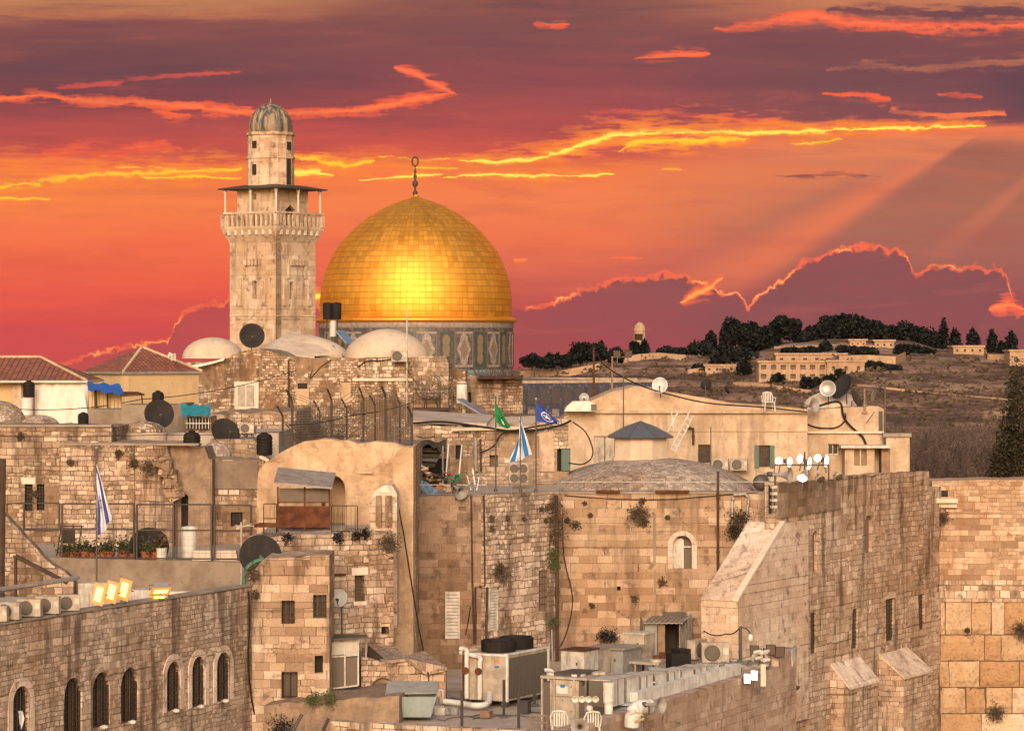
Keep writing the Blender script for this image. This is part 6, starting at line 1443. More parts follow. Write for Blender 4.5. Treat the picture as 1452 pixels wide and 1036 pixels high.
q_ = [WF.w(2.9, 18.6, -.5), WF.w(WF.uz(1316, 700)[0], 18.6, -.5), WF.w(WF.uz(1316, 700)[0], 18.6, -9), WF.w(4, 18.6, -6)]
m = MB(); m.prism(q_, (0, 0, -.5)); m.build('roof', 'roof_dirt', Ff)
# ================================================================ G: the great wall
WG = Wall((X(1330, 141), 141), (X(2100, 141), 141)); Gg = T('great_wall', 'great ancient wall of huge orange ashlars with small courses above, right edge', 'wall', (X(1440, 141), 141, 0))
bld('', '', '', WG, [(1322,682), (1400,680), (2100,680)], Z(822, 141), 'upper_courses', D=3, seed=61, amp=.02, parent=Gg, part='upper_courses', disp=.03)
mb = MB(); W_ = Wall(WG.w(0, 0, .03).xy, WG.w(5, 0, .03).xy); u9 = WG.uz(2100, 800)[0]
wall(mb, W_, [(0, Z(853, 141)), (u9, Z(853, 141)), (u9, Z(822, 141)-.005), (0, Z(822, 141)-.005)], [], 3, .3, .8, .03); mb.build('small_course_band', 'tiny_courses', Gg)
# the huge ashlars, each with its own drafted margin and wear
mb = MB(); W_ = Wall(WG.w(0, 0, .05).xy, WG.w(5, 0, .05).xy); rnd = random.Random(77); z1 = Z(853, 141)-.005; row = 0
jb = MB(); WG.box(jb, 0, u9, 0, z1, -3, -.10); jb.build('joints', 'joint_dark', Gg)
while z1 > 0:
    hh = rnd.choice([1.05, 1.3, 1.5, 1.2]); z0 = max(0, z1-hh); uu = -rnd.uniform(.1, 1.5)
    while uu < u9:
        ww = rnd.choice([.75, 1.1, 1.8, 2.3, 1.4]) if row % 3 else rnd.choice([.6, .9, 1.2, 1.9]); a, b = max(uu, .0), min(uu+ww, u9)
        if b-a > .15:
            g_ = .022; d_ = rnd.uniform(-.05, .06); n1, n2 = max(2, int((b-a)/.25)), max(2, int((z1-z0)/.25)); i0 = len(mb.v); sd_ = rnd.uniform(0, 99)
            for j in range(n2+1):
                for i in range(n1+1):
                    s_, q_ = i/n1, j/n2; e_ = min(s_, 1-s_)*(b-a); f_ = min(q_, 1-q_)*(z1-z0); ed_ = min(e_, f_)
                    jx = .03*noise.noise(Vector((s_*3, q_*3, sd_))); jz = .03*noise.noise(Vector((s_*3, q_*3, sd_+9)))
                    dp = d_+(.06 if ed_ > .12 else -.05 if ed_ < .001 else .02)+.07*noise.noise(Vector((uu+s_*ww*1.6, z0+q_*2, 4.4)))
                    mb.v.append(WG.w(a+g_+(b-a-2*g_)*s_+jx, z0+g_+(z1-z0-2*g_)*q_+jz, dp))
            for j in range(n2):
                for i in range(n1): mb.f.append((i0+j*(n1+1)+i, i0+j*(n1+1)+i+1, i0+(j+1)*(n1+1)+i+1, i0+(j+1)*(n1+1)+i)); mb.mi.append(0)
        uu += ww
    z1 = z0; row += 1
mb.build('huge_ashlars', 'great_ashlar', Gg)
m = MB(); WG.pbox(m, 1320, 706, 1356, 712, .02, .5); WG.pbox(m, 1320, 713, 1356, 719, .02, .25); m.build('corbel', 'bright_stone', Gg); m = MB(); WG.pbox(m, 1326, 695, 1344, 704, -.0, .02); m.build('niche', 'dark_hole', Gg)
for i, (px, py, r_) in enumerate([(1336,733,.4), (1448,893,.55), (1412,1010,.5), (1372,893,.12)]):
    tuft(WG.p(px, py, .15), r_, ['dark dry plant in the corner just under the corbel of the great wall', 'dry caper bush on the great wall cut by the right edge', 'dry caper bush low on the great wall at the bottom of the photo', 'tiny tuft between the huge ashlars'][i], n=260, twigs=100)
# ================================================================ H: near roof with machines
zR = 12.6; aF = math.atan2(dF.y, dF.x)-math.pi/2        # turn of things lined up with the right-hand wall
h0 = Vector((X(466, 96.3), 96.3)); h1_ = Vector((X(790, 93.4), 93.4)); zH = 13.5; h2_ = Vector((X(1129, 114.7), 114.7))
H = T('roof_parapet', 'low stone parapet along the bottom edge and up the right side of the machine roof', 'wall', (h1_.x, h1_.y, 8))
WH1, WH2 = Wall(h0, h1_), Wall(h1_, h2_); LH1, LH2 = (h1_-h0).length, (h2_-h1_).length
mb = MB(); wall(mb, WH1, body(WH1, jag([(0, zH), (LH1, zH)], .4, .015, 3), 5), [], .45, .3, .8, .02)
mb.build('front_wall', 'mixed_stone', H); mb = MB(); wall(mb, WH2, body(WH2, jag([(0, zH), (LH2-1.6, zH), (LH2-1.6, zH+.0)], .4, .012, 4), 5)if 0 else [(0, 5), (LH2, 5), (LH2, zH+.55), (LH2-1.9, zH+.45), (LH2-1.95, zH+.02)]+list(reversed(jag([(0, zH), (LH2-2, zH)], .4, .012, 4))), [], .45, .3, .8, .02); mb.build('side_wall', 'smooth_wall', H)
m = MB(); WH2.box(m, LH2-.02, LH2+.05, 12, zH+.5, -.5, .03); 
m = MB(); m.prism([WH2.w(LH2-.75, zH+.5, .02), WH2.w(LH2+.25, zH+.62, .02), WH2.w(LH2-.6, zH-.1, .02)], tuple(WH2.n.to_3d()*.05)); m.build('white_bracket', 'white_metal', H)
poly = [h0+Vector((0, .3)), h1_+Vector((-.1, .5)), h2_+Vector((-.4, .1)), Vector((10.4, 124)), Vector((X(800, 125.8), 125.8)), Vector((X(690, 120.9), 120.9)), Vector((X(560, 120.9), 120.9)), Vector((X(480, 104), 104))]
mb = MB(); mb.prism([(p.x, p.y, zR-.3) for p in poly], (0, 0, .3)); struct(mb.build('roof_floor', 'roof_dirt'))
def obj_at(px, py): Y = Yz(py, zR); return Vector((X(px, Y), Y, zR))
def obox(mb, c, w_, d_, h_, z0=0, rz=None): mb.cbox(Vector(c)+Vector((0, 0, z0)), (w_, d_, h_), aF if rz is None else rz); return mb
def loc(c, a, b, z, rz=None):
    r_ = aF if rz is None else rz; return Vector((c[0]+a*math.cos(r_)-b*math.sin(r_), c[1]+a*math.sin(r_)+b*math.cos(r_), c[2]+z))
# big chiller
c0 = obj_at(718, 1003)                 # its near corner
W_, D_, Hh = 1.75, 3.2, 1.62
c = loc(c0, -W_/2, D_/2, 0); t = T('chiller', 'large cream chiller with two black fans on top and white pipes on its front', 'chiller', c, 'cooling machines on the near roof')
m = MB(); obox(m, c, W_, D_, Hh, .22); m.build('casing', 'cream_metal', t)
m = MB(); 
for i in range(11): 
    b = loc(c, W_/2+.012, -D_/2+.12+(D_-.24)*(i+.5)/11, 0); obox(m, b, .02, (D_-.24)/11-.03, Hh-.2, .3)
m.build('condenser_coil', 'dark_fin', t)
m = MB(); 
for b in (-D_/2+.04, D_/2-.04): obox(m, loc(c, W_/2+.02, b, 0), .06, .09, Hh+.05, .2)
obox(m, loc(c, W_/2-.02, 0, 0), .12, D_+.05, .06, Hh+.2); obox(m, loc(c, 0, -D_/2-.01, 0), W_, .04, .07, Hh+.17); m.build('corner_frame', 'pale_duct', t)
for i in range(2):
    m = MB(); m.lathe([(.001, 0), (.62, 0), (.62, .36), (.56, .40), (.5, .3), (.001, .28)], loc(c, 0, -.55+1.35*i, Hh+.25), 22); m.build('fan', 'black_plastic', t)
for a in (-W_/2+.2, W_/2-.15):
    for b in (-D_/2+.2, D_/2-.2): m = MB(); obox(m, loc(c, a, b, 0), .22, .22, .22, .0); m.build('foot', 'dark_metal', t)
for a, zt in ((-.62, 1.95), (-.10, 1.75)):
    m = MB(); p = lambda z: loc(c, a, -D_/2-.16, z)
    m.tube(curvy([p(.25), p(.9), p(zt-.25), loc(c, a, -D_/2-.12, zt-.05), loc(c, a-.15 if a < -.3 else a-.3, -D_/2-.05, zt+.02), loc(c, -.95, -D_/2-.05, zt+.04 if a < -.3 else zt+.1)]), .085, 8); m.build('pipe', 'white_paint', t, True)
    m = MB(); m.lathe([(.001, -.03), (.13, -.03), (.13, .03), (.001, .03)], (0, 0, 0), 14, Matrix.Translation(loc(c, a, -D_/2-.26, 1.25)) @ Matrix.Rotation(R(90), 4, 'X')); m.build('valve_wheel', 'rust', t)
m = MB(); m.tube([loc(c, -.78, -D_/2-.12, .1), loc(c, -.78, -D_/2-.12, 1.9)], .03, 6); m.build('red_pipe', 'rust', t)
m = MB(); obox(m, loc(c, -W_/2+.32, -D_/2-.012, 0), .18, .015, .12, 1.55); obox(m, loc(c, .5, -D_/2-.012, 0), .18, .015, .12, 1.55); m.build('orange_label', 'orange_cloth', t)
m = MB(); obox(m, loc(c, .5, -D_/2-.012, 0), .16, .015, .07, 1.38); m.build('blue_label', 'flag_sky_blue', t)
m = MB(); obox(m, loc(c, -W_/2-.28, .5, 0), .5, 1.2, 1.75, .1); m.build('side_cabinet', 'cream_metal', t)
m = MB(); obox(m, loc(c, -W_/2-.28, -.12, 0), .2, .03, .4, .95); m.build('vent', 'galvanised', t)
m = MB(); m.tube(curvy([obj_at(628, 1004)+Vector((0, 0, .25)), obj_at(650, 1005)+Vector((0, 0, .22)), obj_at(675, 1008)+Vector((0, 0, .2)), obj_at(692, 1006)+Vector((0, 0, .25)), obj_at(694, 1000)+Vector((0, 0, .5))]), .11, 8)
m.tube([obj_at(628, 1004)+Vector((0, 0, .25)), obj_at(628, 1004)+Vector((0, 0, .65)), obj_at(617, 1004)+Vector((0, 0, .65))], .035, 6)
tag(m.build('ground_pipe', 'white_paint', smooth=True), 'thick white pipe lying on the roof in front of the big chiller', 'pipe')
# second chiller at the bottom
c0 = obj_at(822, 1040); W_, D_, Hh = 1.55, 1.9, 1.72; c = loc(c0, -W_/2+.15, D_/2, 0); t = T('chiller', 'tan cooling unit with blue and white label and dark fan tray, at the bottom', 'chiller', c, 'cooling machines on the near roof')
m = MB(); obox(m, loc(c, .05, 0, 0), W_-.5, D_-.05, Hh-.1, .1); m.build('casing', 'cream_metal', t)
m = MB(); obox(m, loc(c, -.53, 0, 0), .42, D_-.1, Hh-.25, .15); m.build('condenser_coil', 'dark_fin', t); m = MB(); obox(m, loc(c, .64, 0, 0), .38, D_-.1, Hh-.35, .2); m.build('condenser_coil', 'dark_fin', t)
m = MB(); 
for a in (-.76, -.3, .42, .84):
    obox(m, loc(c, a, -D_/2+.02, 0), .06, .06, Hh, .05)
for b in (-D_/2+.02, 0, D_/2-.05): obox(m, loc(c, .84, b, 0), .06, .06, Hh, .05)
obox(m, loc(c, 0.04, 0, 0), W_+.15, D_+.04, .08, Hh+.03); m.build('frame', 'cream_metal', t)
m = MB(); obox(m, loc(c, .02, 0, 0), .95, D_-.5, .10, Hh+.11); m.build('fan_tray', 'dark_metal', t)
for a in (-.55, .3, .62):
    m = MB(); m.lathe([(.001, 0), (.27, 0), (.27, .07), (.001, .09)], loc(c, a, -.45 if a != .62 else .4, Hh+.11), 18); m.build('fan_cowl', 'white_metal', t)
m = MB(); obox(m, loc(c, -.02, -D_/2+.008, 0), .42, .02, .24, 1.28); m.build('white_label', 'white_paint', t); m = MB(); obox(m, loc(c, -.0, -D_/2-.003, 0), .16, .02, .1, 1.48); m.build('blue_label', 'flag_sky_blue', t)
m = MB()
for a in (-.26, .0, .3):
    for z in (.7, 1.05, 1.5): obox(m, loc(c, a, -D_/2+.012, 0), .03, .02, .03, z)
m.build('bolts', 'dark_metal', t)
m = MB(); obox(m, loc(c, .0, -D_/2+.012, 0), W_-.55, .015, .015, 1.18); m.build('panel_joint', 'dark_fin', t)
# four bell lamps on a bar
Yq = 97.6; t = T('lamp_bar', 'bar of four small round white lamps in front of the tan cooling unit', 'lamps', P(835, 1040, Yq))
m = MB(); m.tube([P(833, 1040, Yq), P(833, 992, Yq)], .035, 6); m.tube([P(812, 990, Yq), P(849, 990, Yq)], .02, 5); m.build('bracket', 'wood', t)
for i in range(4):
    m = MB(); p = P(815.5+9.6*i, 991, Yq-.1); M = Matrix.Translation(p) @ Vector((-.1, -1, -.35)).to_track_quat('Z', 'Y').to_matrix().to_4x4()
    m.lathe([(.03, -.16), (.06, -.12), (.115, 0), (.10, 0), (.05, -.08), (.001, -.09)], n=14, M=M); m.build('lamp_head', 'white_paint', t, True)
m = MB(); m.sphere(P(836, 1004, Yq-.1), .12, 10, (1, 1, .9)); m.build('camera_dome', 'white_paint', t, True)
# white stack pipe
m = MB(); p = P(863, 1045, 98.4); pr = []
for i, py in enumerate((1045, 1020, 1019, 1000, 999, 993, 992, 980, 979, 967)): pr.append(((.13 if py > 994 else .17)*(1.08 if i % 2 else 1), Z(py, 98.4)-p.z))
m.lathe([(.001, 0)]+pr+[(.001, pr[-1][1])], p, 14); tag(m.build('white_stack_pipe', 'white_paint', smooth=False), 'upright white jointed pipe between the tan cooling unit and the teal box', 'pipe')
# teal unit and sheet roofs
c0 = obj_at(893, 1012); t = T('air_handler', 'pale teal metal air handling unit under grey roof sheets', 'air handler', c0, 'cooling machines on the near roof')
m = MB(); obox(m, loc(c0, -.4, .8, 0), 1.15, 1.5, 1.0, .15); m.build('casing', 'teal_metal', t)
m = MB(); 
for i, (x0, x1) in enumerate(((818, 868), (869, 930))): slab(m, [P(x0, 961+i*1.5, 103), P(x1, 965+i, 103), P(x1+14-8*i, 955+i*1.5, 105.4), P(x0+32, 953.5+i, 105.4)], .04)
m.build('roof_sheet', 'galvanised', t)
m = MB(); slab(m, [P(868, 996, 100.6), P(905, 997, 100.6), P(922, 986, 102.6), P(872, 987, 102.6)], .08); m.build('duct_shelf', 'teal_metal', t); m = MB(); slab(m, [P(868, 1008, 99.8), P(893, 1009, 99.8), P(912, 999, 101), P(870, 999, 101)], .08); m.build('duct_shelf', 'teal_metal', t)
m = MB(); m.cbox(P(889, 972, 103), (.09, .06, .09)); m.build('handle', 'dark_metal', t)
# row of white duct boxes along the parapet
n2 = WH2.n.to_3d(); f2 = WH2.t.to_3d(); r2_ = math.atan2(f2.y, f2.x)
for i in range(8):
    u_ = 7.0+i*1.32; p = WH2.w(u_, zR, -1.15); t = T('duct_box', ['first and nearest of the white duct boxes lined up behind the parapet', 'second white duct box from the near end behind the parapet', 'third white duct box from the near end', 'fourth white duct box from the near end', 'fifth white duct box in the row behind the parapet', 'sixth white duct box in the row behind the parapet', 'seventh white duct box in the row behind the parapet', 'last and farthest white duct box, before the lit lamps'][i], 'duct box', p, 'row of white duct boxes')
    m = MB(); zz = .95-.06*i; m.cbox(p+Vector((0, 0, zz)), (1.26 if i % 3 else 1.2, .75, .85-.02*(i % 2)), r2_); m.build('box', 'pale_duct', t); m = MB(); m.cbox(p+Vector((0, 0, zz+.85-.02*(i % 2))), (1.3, .8, .03), r2_); m.build('lid', 'white_metal', t)
    m = MB(); m.cbox(p, (1.1, .5, zz), r2_); m.build('plinth', 'dark_metal', t)
    for e_ in (-.60, .0, .60)[::2 if i % 2 else 1]: m = MB(); m.cbox(p+f2*e_+Vector((0, 0, zz-.01)), (.05, .78, .88), r2_); m.build('joint', 'dark_fin', t)
m = MB(); 
for i in range(9): p = WH2.w(8.6+i*1.15, zR, -.62); m.cbox(p, (1.12, .28, 1.28), r2_)
tag(m.build('cable_trunking', 'pale_duct'), 'long jointed pale trunking running just inside the parapet', 'trunking')
# cabinets further back
def cab(px, py, w_, d_, h_, label, mat='cream_metal', roof=None, z0=.05, rz=None, over=.05, name='equipment_cabinet', doors=1, grp='equipment cabinets on the near roof'):
    c = obj_at(px, py); t = T(name, label, 'cabinet', c, grp); m = MB(); obox(m, c, w_, d_, h_, z0, rz); m.build('casing', mat, t)
    m = MB(); m.cbox(c+Vector((0, 0, z0+h_)), (w_+over*2, d_+over*2, .05), aF if rz is None else rz); m.build('roof', roof or mat, t)
    if z0 > .1:
        for a in (-1, 1):
            for b in (-1, 1): m = MB(); obox(m, loc(c, a*(w_/2-.06), b*(d_/2-.06), 0, rz), .07, .07, z0, 0, rz); m.build('leg', 'dark_metal', t)
    m = MB()
    for i in range(doors): obox(m, loc(c, -w_/2+w_*(i+.5)/doors, -d_/2-.008, 0, rz), w_/doors-.08, .016, h_-.14, z0+.07, rz)
    m.build('door', mat, t); m = MB(); obox(m, loc(c, w_*.2, -d_/2-.02, 0, rz), .06, .03, .10, z0+h_*.6, rz); m.build('handle', 'dark_metal', t); return t
cab(822, 972, .95, 1.2, 1.30, 'white open-fronted cabinet under a brown sloping sheet, left of the roof cabinets', 'white_metal', 'rust')
cab(846, 966, .75, 1.2, 1.22, 'cream cabinet with a tiny blue label beside the brown-roofed one', 'cream_metal', 'roof_tin'); cab(878, 962, 1.1, 1.6, 1.15, 'long grey slatted cabinet in the middle of the machine roof', 'galvanised', 'roof_tin', over=.15)
cab(907, 956, .85, 1.0, 1.05, 'tan cabinet with a pale slanting lid standing on the fan platform', 'cream_metal', 'white_metal', .55)
c = obj_at(905, 963); t = T('fan_platform', 'low cream fan platform with round vents on top, beneath the tan cabinet', 'platform', c, 'cooling machines on the near roof'); m = MB(); obox(m, loc(c, 0, .4, 0), 2.0, 1.5, .10, .62); m.build('deck', 'cream_metal', t)
for a in (-.9, 0, .9):
    m = MB(); obox(m, loc(c, a, -.25, 0), .06, .06, .62); m.build('leg', 'cream_metal', t)
for a in (-.65, .75): m = MB(); m.lathe([(.001, 0), (.25, 0), (.25, .08), (.001, .1)], loc(c, a, .0, .72), 16); m.build('round_vent', 'white_metal', t)
cab(786, 985, .5, .6, .6, 'small grey-green box just right of the big chiller', 'teal_metal')
cab(838, 992, .6, .5, .55, 'low dark-windowed box before the cream cabinets', 'grey_metal')
m = MB(); m.tube(curvy([obj_at(772, 1000)+Vector((0, 0, 1.25)), obj_at(780, 1000)+Vector((0, 0, 1.25)), obj_at(785, 1000)+Vector((0, 0, 1.1)), obj_at(786, 1000)+Vector((0, 0, .6))]), .07, 8); tag(m.build('elbow_pipe', 'white_paint', smooth=True), 'short white elbow pipe right of the big chiller', 'pipe')
# two wall ACs near the buttress
ac(obj_at(1014, 957)+Vector((0, 0, .45)), 'large white air conditioner with a round fan beside the pale buttress foot', 0, 1.25); ac(obj_at(988, 953)+Vector((0, 0, .5)), 'air conditioner seen side-on left of the large one by the buttress', R(60), 1.2)
c = obj_at(1014, 957); m = MB(); obox(m, c, 1.1, .5, .44, 0, 0); tag(m.build('brick_plinth', 'concrete'), 'concrete plinth under the large white air conditioner', 'plinth')
m = MB(); c = obj_at(962, 966); obox(m, c, .75, .9, 1.1, 0, .2); m.cbox(c+Vector((.1, 0, 1.1)), (.5, .6, .15), .5); tag(m.build('covered_equipment', 'black_plastic'), 'machine wrapped in black sheeting in front of the tin shed', 'equipment')
m = MB(); c = obj_at(950, 960); 
for i in range(5): m.cbox(c+Vector((-.5+.25*i, .2*i, .5+.1*(i % 2))), (.3, .1, .35), .4*i)
tag(m.build('scrap_heap', 'rust'), 'dark and rusty clutter before the doorway of the tin shed', 'scrap')
# sheet roof and tarpaulin of the far corner
m = MB(); 
for i in range(14): a = 978+i*8; m.prism([P(a, 950-.4*i, 111.5), P(a+8, 949.6-.4*i, 111.5), P(a+12, 943-.4*i, 114), P(a+4, 943.4-.4*i, 114)], (0, 0, .05+.05*(i % 2)))
tag(m.build('corrugated_roof', 'roof_tin'), 'small corrugated white sheet roof behind the duct boxes', 'roof')
m = MB(); m.tube(curvy([P(976, 951, 111), P(1000, 945, 112), P(1040, 944, 113), P(1060, 942, 113.5)]), .09, 7); tag(m.build('white_pipe', 'white_paint'), 'white pipe lying over the edge of the corrugated sheet roof', 'pipe')
m = MB(); i0 = 0
for j in range(6):
    for i in range(12): m.v.append(P(1034+i*3.0, 944-j*1.6+math.sin(i*1.3+j)*1.2, 113+j*.35))
for j in range(5):
    for i in range(11): m.f.append((j*12+i, j*12+i+1, (j+1)*12+i+1, (j+1)*12+i)); m.mi.append(0)
tag(m.build('green_tarpaulin', 'green_cloth', smooth=True), 'crumpled green tarpaulin on the corrugated sheet roof', 'tarpaulin')
# pole with camera
p = obj_at(1050, 966); t = T('camera_pole', 'thin dark pole with a white dome camera in front of the pale buttress', 'pole', p); m = MB(); q = Vector((p.x, p.y, Z(888, p.y))); m.tube([p, q], .055, 6); m.build('pole', 'dark_metal', t)
m = MB(); m.tube(curvy([q, q+Vector((.25, 0, -.1)), q+Vector((.38, 0, -.3))]), .03, 5); m.tube([q+Vector((0, 0, -.05)), q+Vector((.35, 0, -.02))], .015, 4); m.build('arm', 'dark_metal', t); m = MB(); m.sphere(q+Vector((.38, 0, -.42)), .13, 10, (.8, .8, 1.2)); m.build('camera', 'white_paint', t, True)
cable('cable', 'black cable from the camera pole round the pale buttress', 'cable', [q, P(1030, 898, 119.5), P(998, 894, 120.3)], .025, .12)
# lamps at the corner of the parapet
for i, (px, py) in enumerate([(1070,922), (1093,921), (1106,924)]): flood(P(px, py, 112.6), (-.4+.3*i, -1, -.3), .36, .42, ['left of the three unlit black floodlights at the parapet corner', 'middle of the three unlit black floodlights at the parapet corner', 'right of the three unlit black floodlights at the parapet corner'][i], 'dim_pane', .55, 'black unlit floodlights', False, 'black_plastic')
t = T('lamp_cluster', 'cluster of small white cylinder lamps between the black floodlights', 'lamps', P(1083, 945, 112.5)); rnd = random.Random(4)
for i in range(9):
    p = P(1074+rnd.uniform(0, 18), 921+rnd.uniform(0, 16), 112.4+rnd.uniform(-.2, .3)); m = MB(); d = Vector((-.8+rnd.uniform(-.2, .2), -.6, -.1)).normalized(); m.tube([p, p+d*.28], .06, 8); m.build('lamp_tube', 'white_paint', t)
m = MB(); m.tube([P(1083, 946, 112.6), P(1083, 918, 112.6)], .03, 5); m.build('mast', 'dark_metal', t)
for i, (px, py) in enumerate([(1059.5,961.5), (1069.5,957)]): flood(P(px, py, 108.9), (-.45, -1, -.05), .26, .36, ['left one of two lit white floodlights at the parapet corner', 'right one of two lit white floodlights at the parapet corner'][i], 'lamp_white', .35, 'two lit white floodlights', True, 'black_plastic')
m = MB(); p = P(1082, 972, 109.6); m.box(p.x-.09, p.x+.09, 109.5, 109.75, p.z, Z(941, 109.6)); tag(m.build('pale_post', 'bright_stone'), 'short pale post lit beside the two white floodlights', 'post')
m = MB(); m.cbox(P(1122, 934, 114.3), (.22, .22, .24), .4); tag(m.build('junction_box', 'galvanised'), 'small grey box on top of the parapet end', 'box')
flood(P(1128, 976, 114.9), (.6, -.7, -.9), .4, .2, 'small dark hooded lamp on the end face of the parapet', 'dim_pane', -.02, 'black unlit floodlights', False, 'dark_metal')
horn(P(938, 999, 97.8), (.75, -.65, .05), .26, 'grey horn loudspeaker pointing right above the parapet', .35, ln=1.3); horn(P(822, 1031, 93.6), (-.05, -1, .05), .27, 'horn loudspeaker facing the viewer at the bottom edge', .2)
m = MB(); m.tube(curvy([P(896, 1030, 98.2), P(898, 1012, 98.2), P(906, 1003, 98.4), P(922, 1001, 98.8)]), .26, 10); tag(m.build('bent_duct', 'pale_duct', smooth=True), 'fat pale bent duct behind the grey horn loudspeaker', 'duct')
m = MB(); m.tube(curvy([P(893, 1013, 96.9), P(905, 1010, 97.2), P(912, 1014, 97.0)]), .02, 5); m.tube([P(900, 1023, 96.6), P(912, 1019, 97.0)], .05, 6); tag(m.build('yellow_lamp', 'yellow_plaster'), 'small yellow lamp with a cable on the parapet side', 'lamp')
chair(Vector((X(795, 95.6), 95.6, Z(1045, 95.6)-.05)), 'white plastic chair by the tan cooling unit at the bottom edge', R(170)); chair(Vector((X(838, 96.4), 96.4, Z(1048, 96.4))), 'white plastic chair mostly hidden by the front-facing horn loudspeaker', R(190))
for i, (px, y0, y1) in enumerate([(655,978,1036), (714.5,963,1017), (735.5,980,1036), (758,975,1000)]):
    Y_ = Yz(max(y1, 1000), zR) if y1 < 1036 else 97.5
    m = MB(); m.tube([P(px, y1+2, Y_), P(px, y0, Y_)], .05, 5); m.cbox(P(px, y1+2, Y_), (.3, .3, .12)); tag(m.build('fence_post', 'dark_metal'), ['dark fence post left, before the white pipes of the chiller', 'tallest dark fence post, at the chiller corner', 'dark fence post right of the chiller corner', 'thin dark fence post far right behind the others'][i], 'post', 'dark fence posts round the chiller')
c = obj_at(584, 1020); t = T('rubbish_skip', 'open grey-green metal skip at the left end of the machine roof', 'skip', c)
m = MB(); b0 = [(-.65, -.5), (.65, -.5), (.65, .5), (-.65, .5)]; b1_ = [(-.85, -.65), (.85, -.65), (.85, .65), (-.85, .65)]
m.add([(c.x+x, c.y+y, zR+.15) for x, y in b0]+[(c.x+x, c.y+y, zR+.85) for x, y in b1_]+[(c.x+x*.93, c.y+y*.93, zR+.85) for x, y in b1_]+[(c.x+x*.9, c.y+y*.9, zR+.2) for x, y in b0], [(3,2,1,0)]+[(i, (i+1) % 4, (i+1) % 4+4, i+4) for i in range(4)]+[(i+4, (i+1) % 4+4, (i+1) % 4+8, i+8) for i in range(4)]+[(i+8, (i+1) % 4+8, (i+1) % 4+12, i+12) for i in range(4)]+[(12,13,14,15)]); m.build('bin', 'teal_metal', t)
m = MB(); m.prism([(c.x-.9, c.y-.1, zR+.86), (c.x+.9, c.y-.1, zR+.9), (c.x+.85, c.y+.7, zR+1.2), (c.x-.85, c.y+.7, zR+1.2)], (0, 0, .04)); m.build('lid', 'grey_metal', t)
for i, (px, py, s_, mt, lab) in enumerate([(607,1006,.5,'galvanised','crumpled grey duct piece behind the skip'), (620,1012,.4,'white_paint','white rubble sack right of the skip'), (525,1010,.6,'rubble','heap of rubble left of the skip'), (640,1013,.35,'grey_metal','low grey box on the roof before the chiller pipes'), (570,1004,.4,'flag_blue','dark blue sheet lump behind the skip'), (527,1018,.45,'dark_metal','dark metal sheet leaning at the left end of the roof')]):
    c = obj_at(px, py); m = MB(); rnd = random.Random(i); 
    for _ in range(5): m.cbox(c+Vector((rnd.uniform(-.4, .4)*s_, rnd.uniform(-.3, .3)*s_, rnd.uniform(0, .25)*s_)), (s_*rnd.uniform(.5, 1), s_*rnd.uniform(.5, 1), s_*rnd.uniform(.3, .7)), rnd.uniform(0, 3), None)
    tag(m.build('rubbish_heap', mt), lab, 'rubbish')
m = MB()
for a in ((752,1030), (776,1030)): m.tube([P(a[0], 1040, 97.3), P(a[0], 1014, 97.3)], .03, 5)
m.tube([P(752, 1014, 97.3), P(776, 1014, 97.3)], .03, 5); m.tube([P(752, 1024, 97.3), P(776, 1024, 97.3)], .03, 5); tag(m.build('metal_rack', 'wood'), 'low brown metal rack left of the tan cooling unit', 'rack')

t = T('cable_tangle', 'tangle of thin dark cables running over the machine roof between the units', 'cables', (4, 106, zR)); rnd = random.Random(21)
for i in range(16):
    a = obj_at(rnd.uniform(600, 900), rnd.uniform(985, 1030)); pts = [a+Vector((0, 0, .03))]
    for _k in range(5): pts.append(pts[-1]+Vector((rnd.uniform(.1, .7), rnd.uniform(-.5, .6), 0)))
    m = MB(); m.tube(curvy(pts, 4), rnd.uniform(.012, .03), 4); m.build('cable', 'dark_metal', t)
for i, (px, py, w_, h_, mt, lab) in enumerate([(800,1000,.5,.35,'galvanised','low grey box lying between the two big cooling units'), (930,975,.4,.7,'teal_metal','narrow teal box standing before the fan platform'), (690,1018,.35,.2,'wood','wooden pallet piece before the big chiller'), (745,1012,.3,.4,'dark_metal','small dark box at the right foot of the big chiller'), (872,985,.6,.5,'white_metal','white box with a lid left of the teal air handler')]):
    c = obj_at(px, py); t = T('roof_box', lab, 'box', c, 'small boxes on the machine roof'); m = MB(); obox(m, c, w_, w_*.8, h_, .04); m.build('casing', mt, t); m = MB(); obox(m, c, w_+.06, w_*.8+.06, .03, h_+.04); m.build('lid', mt, t)
# ================================================================ flags over the brown building
zp = 'grey flagpole on the roof edge carrying the %s'
flag(703, 565, 121.8, [(701,568), (724,607), (702,597), (716,607)], pat_green, 'green flag with a small pale emblem on the left pole', 697, ['flag_green', 'flag_white'], wave=.08, pole_label=zp % 'green flag')
flag(760, 570, 122.6, [(761,570), (792,598), (761,597), (790,602)], pat_police, 'royal blue flag with a white star in a ring, on the right pole', 697, ['police_blue', 'flag_white'], wave=.08, pole_label=zp % 'royal blue flag')
flag(738, 588, 121.9, [(736,590), (754,645), (737,618), (722,657)], pat_isr, 'white flag with two bright blue stripes hanging between the green and royal blue flags', 697, ['flag_white', 'flag_sky_blue'], wave=.10, pole_label=zp % 'drooping white and blue flag')
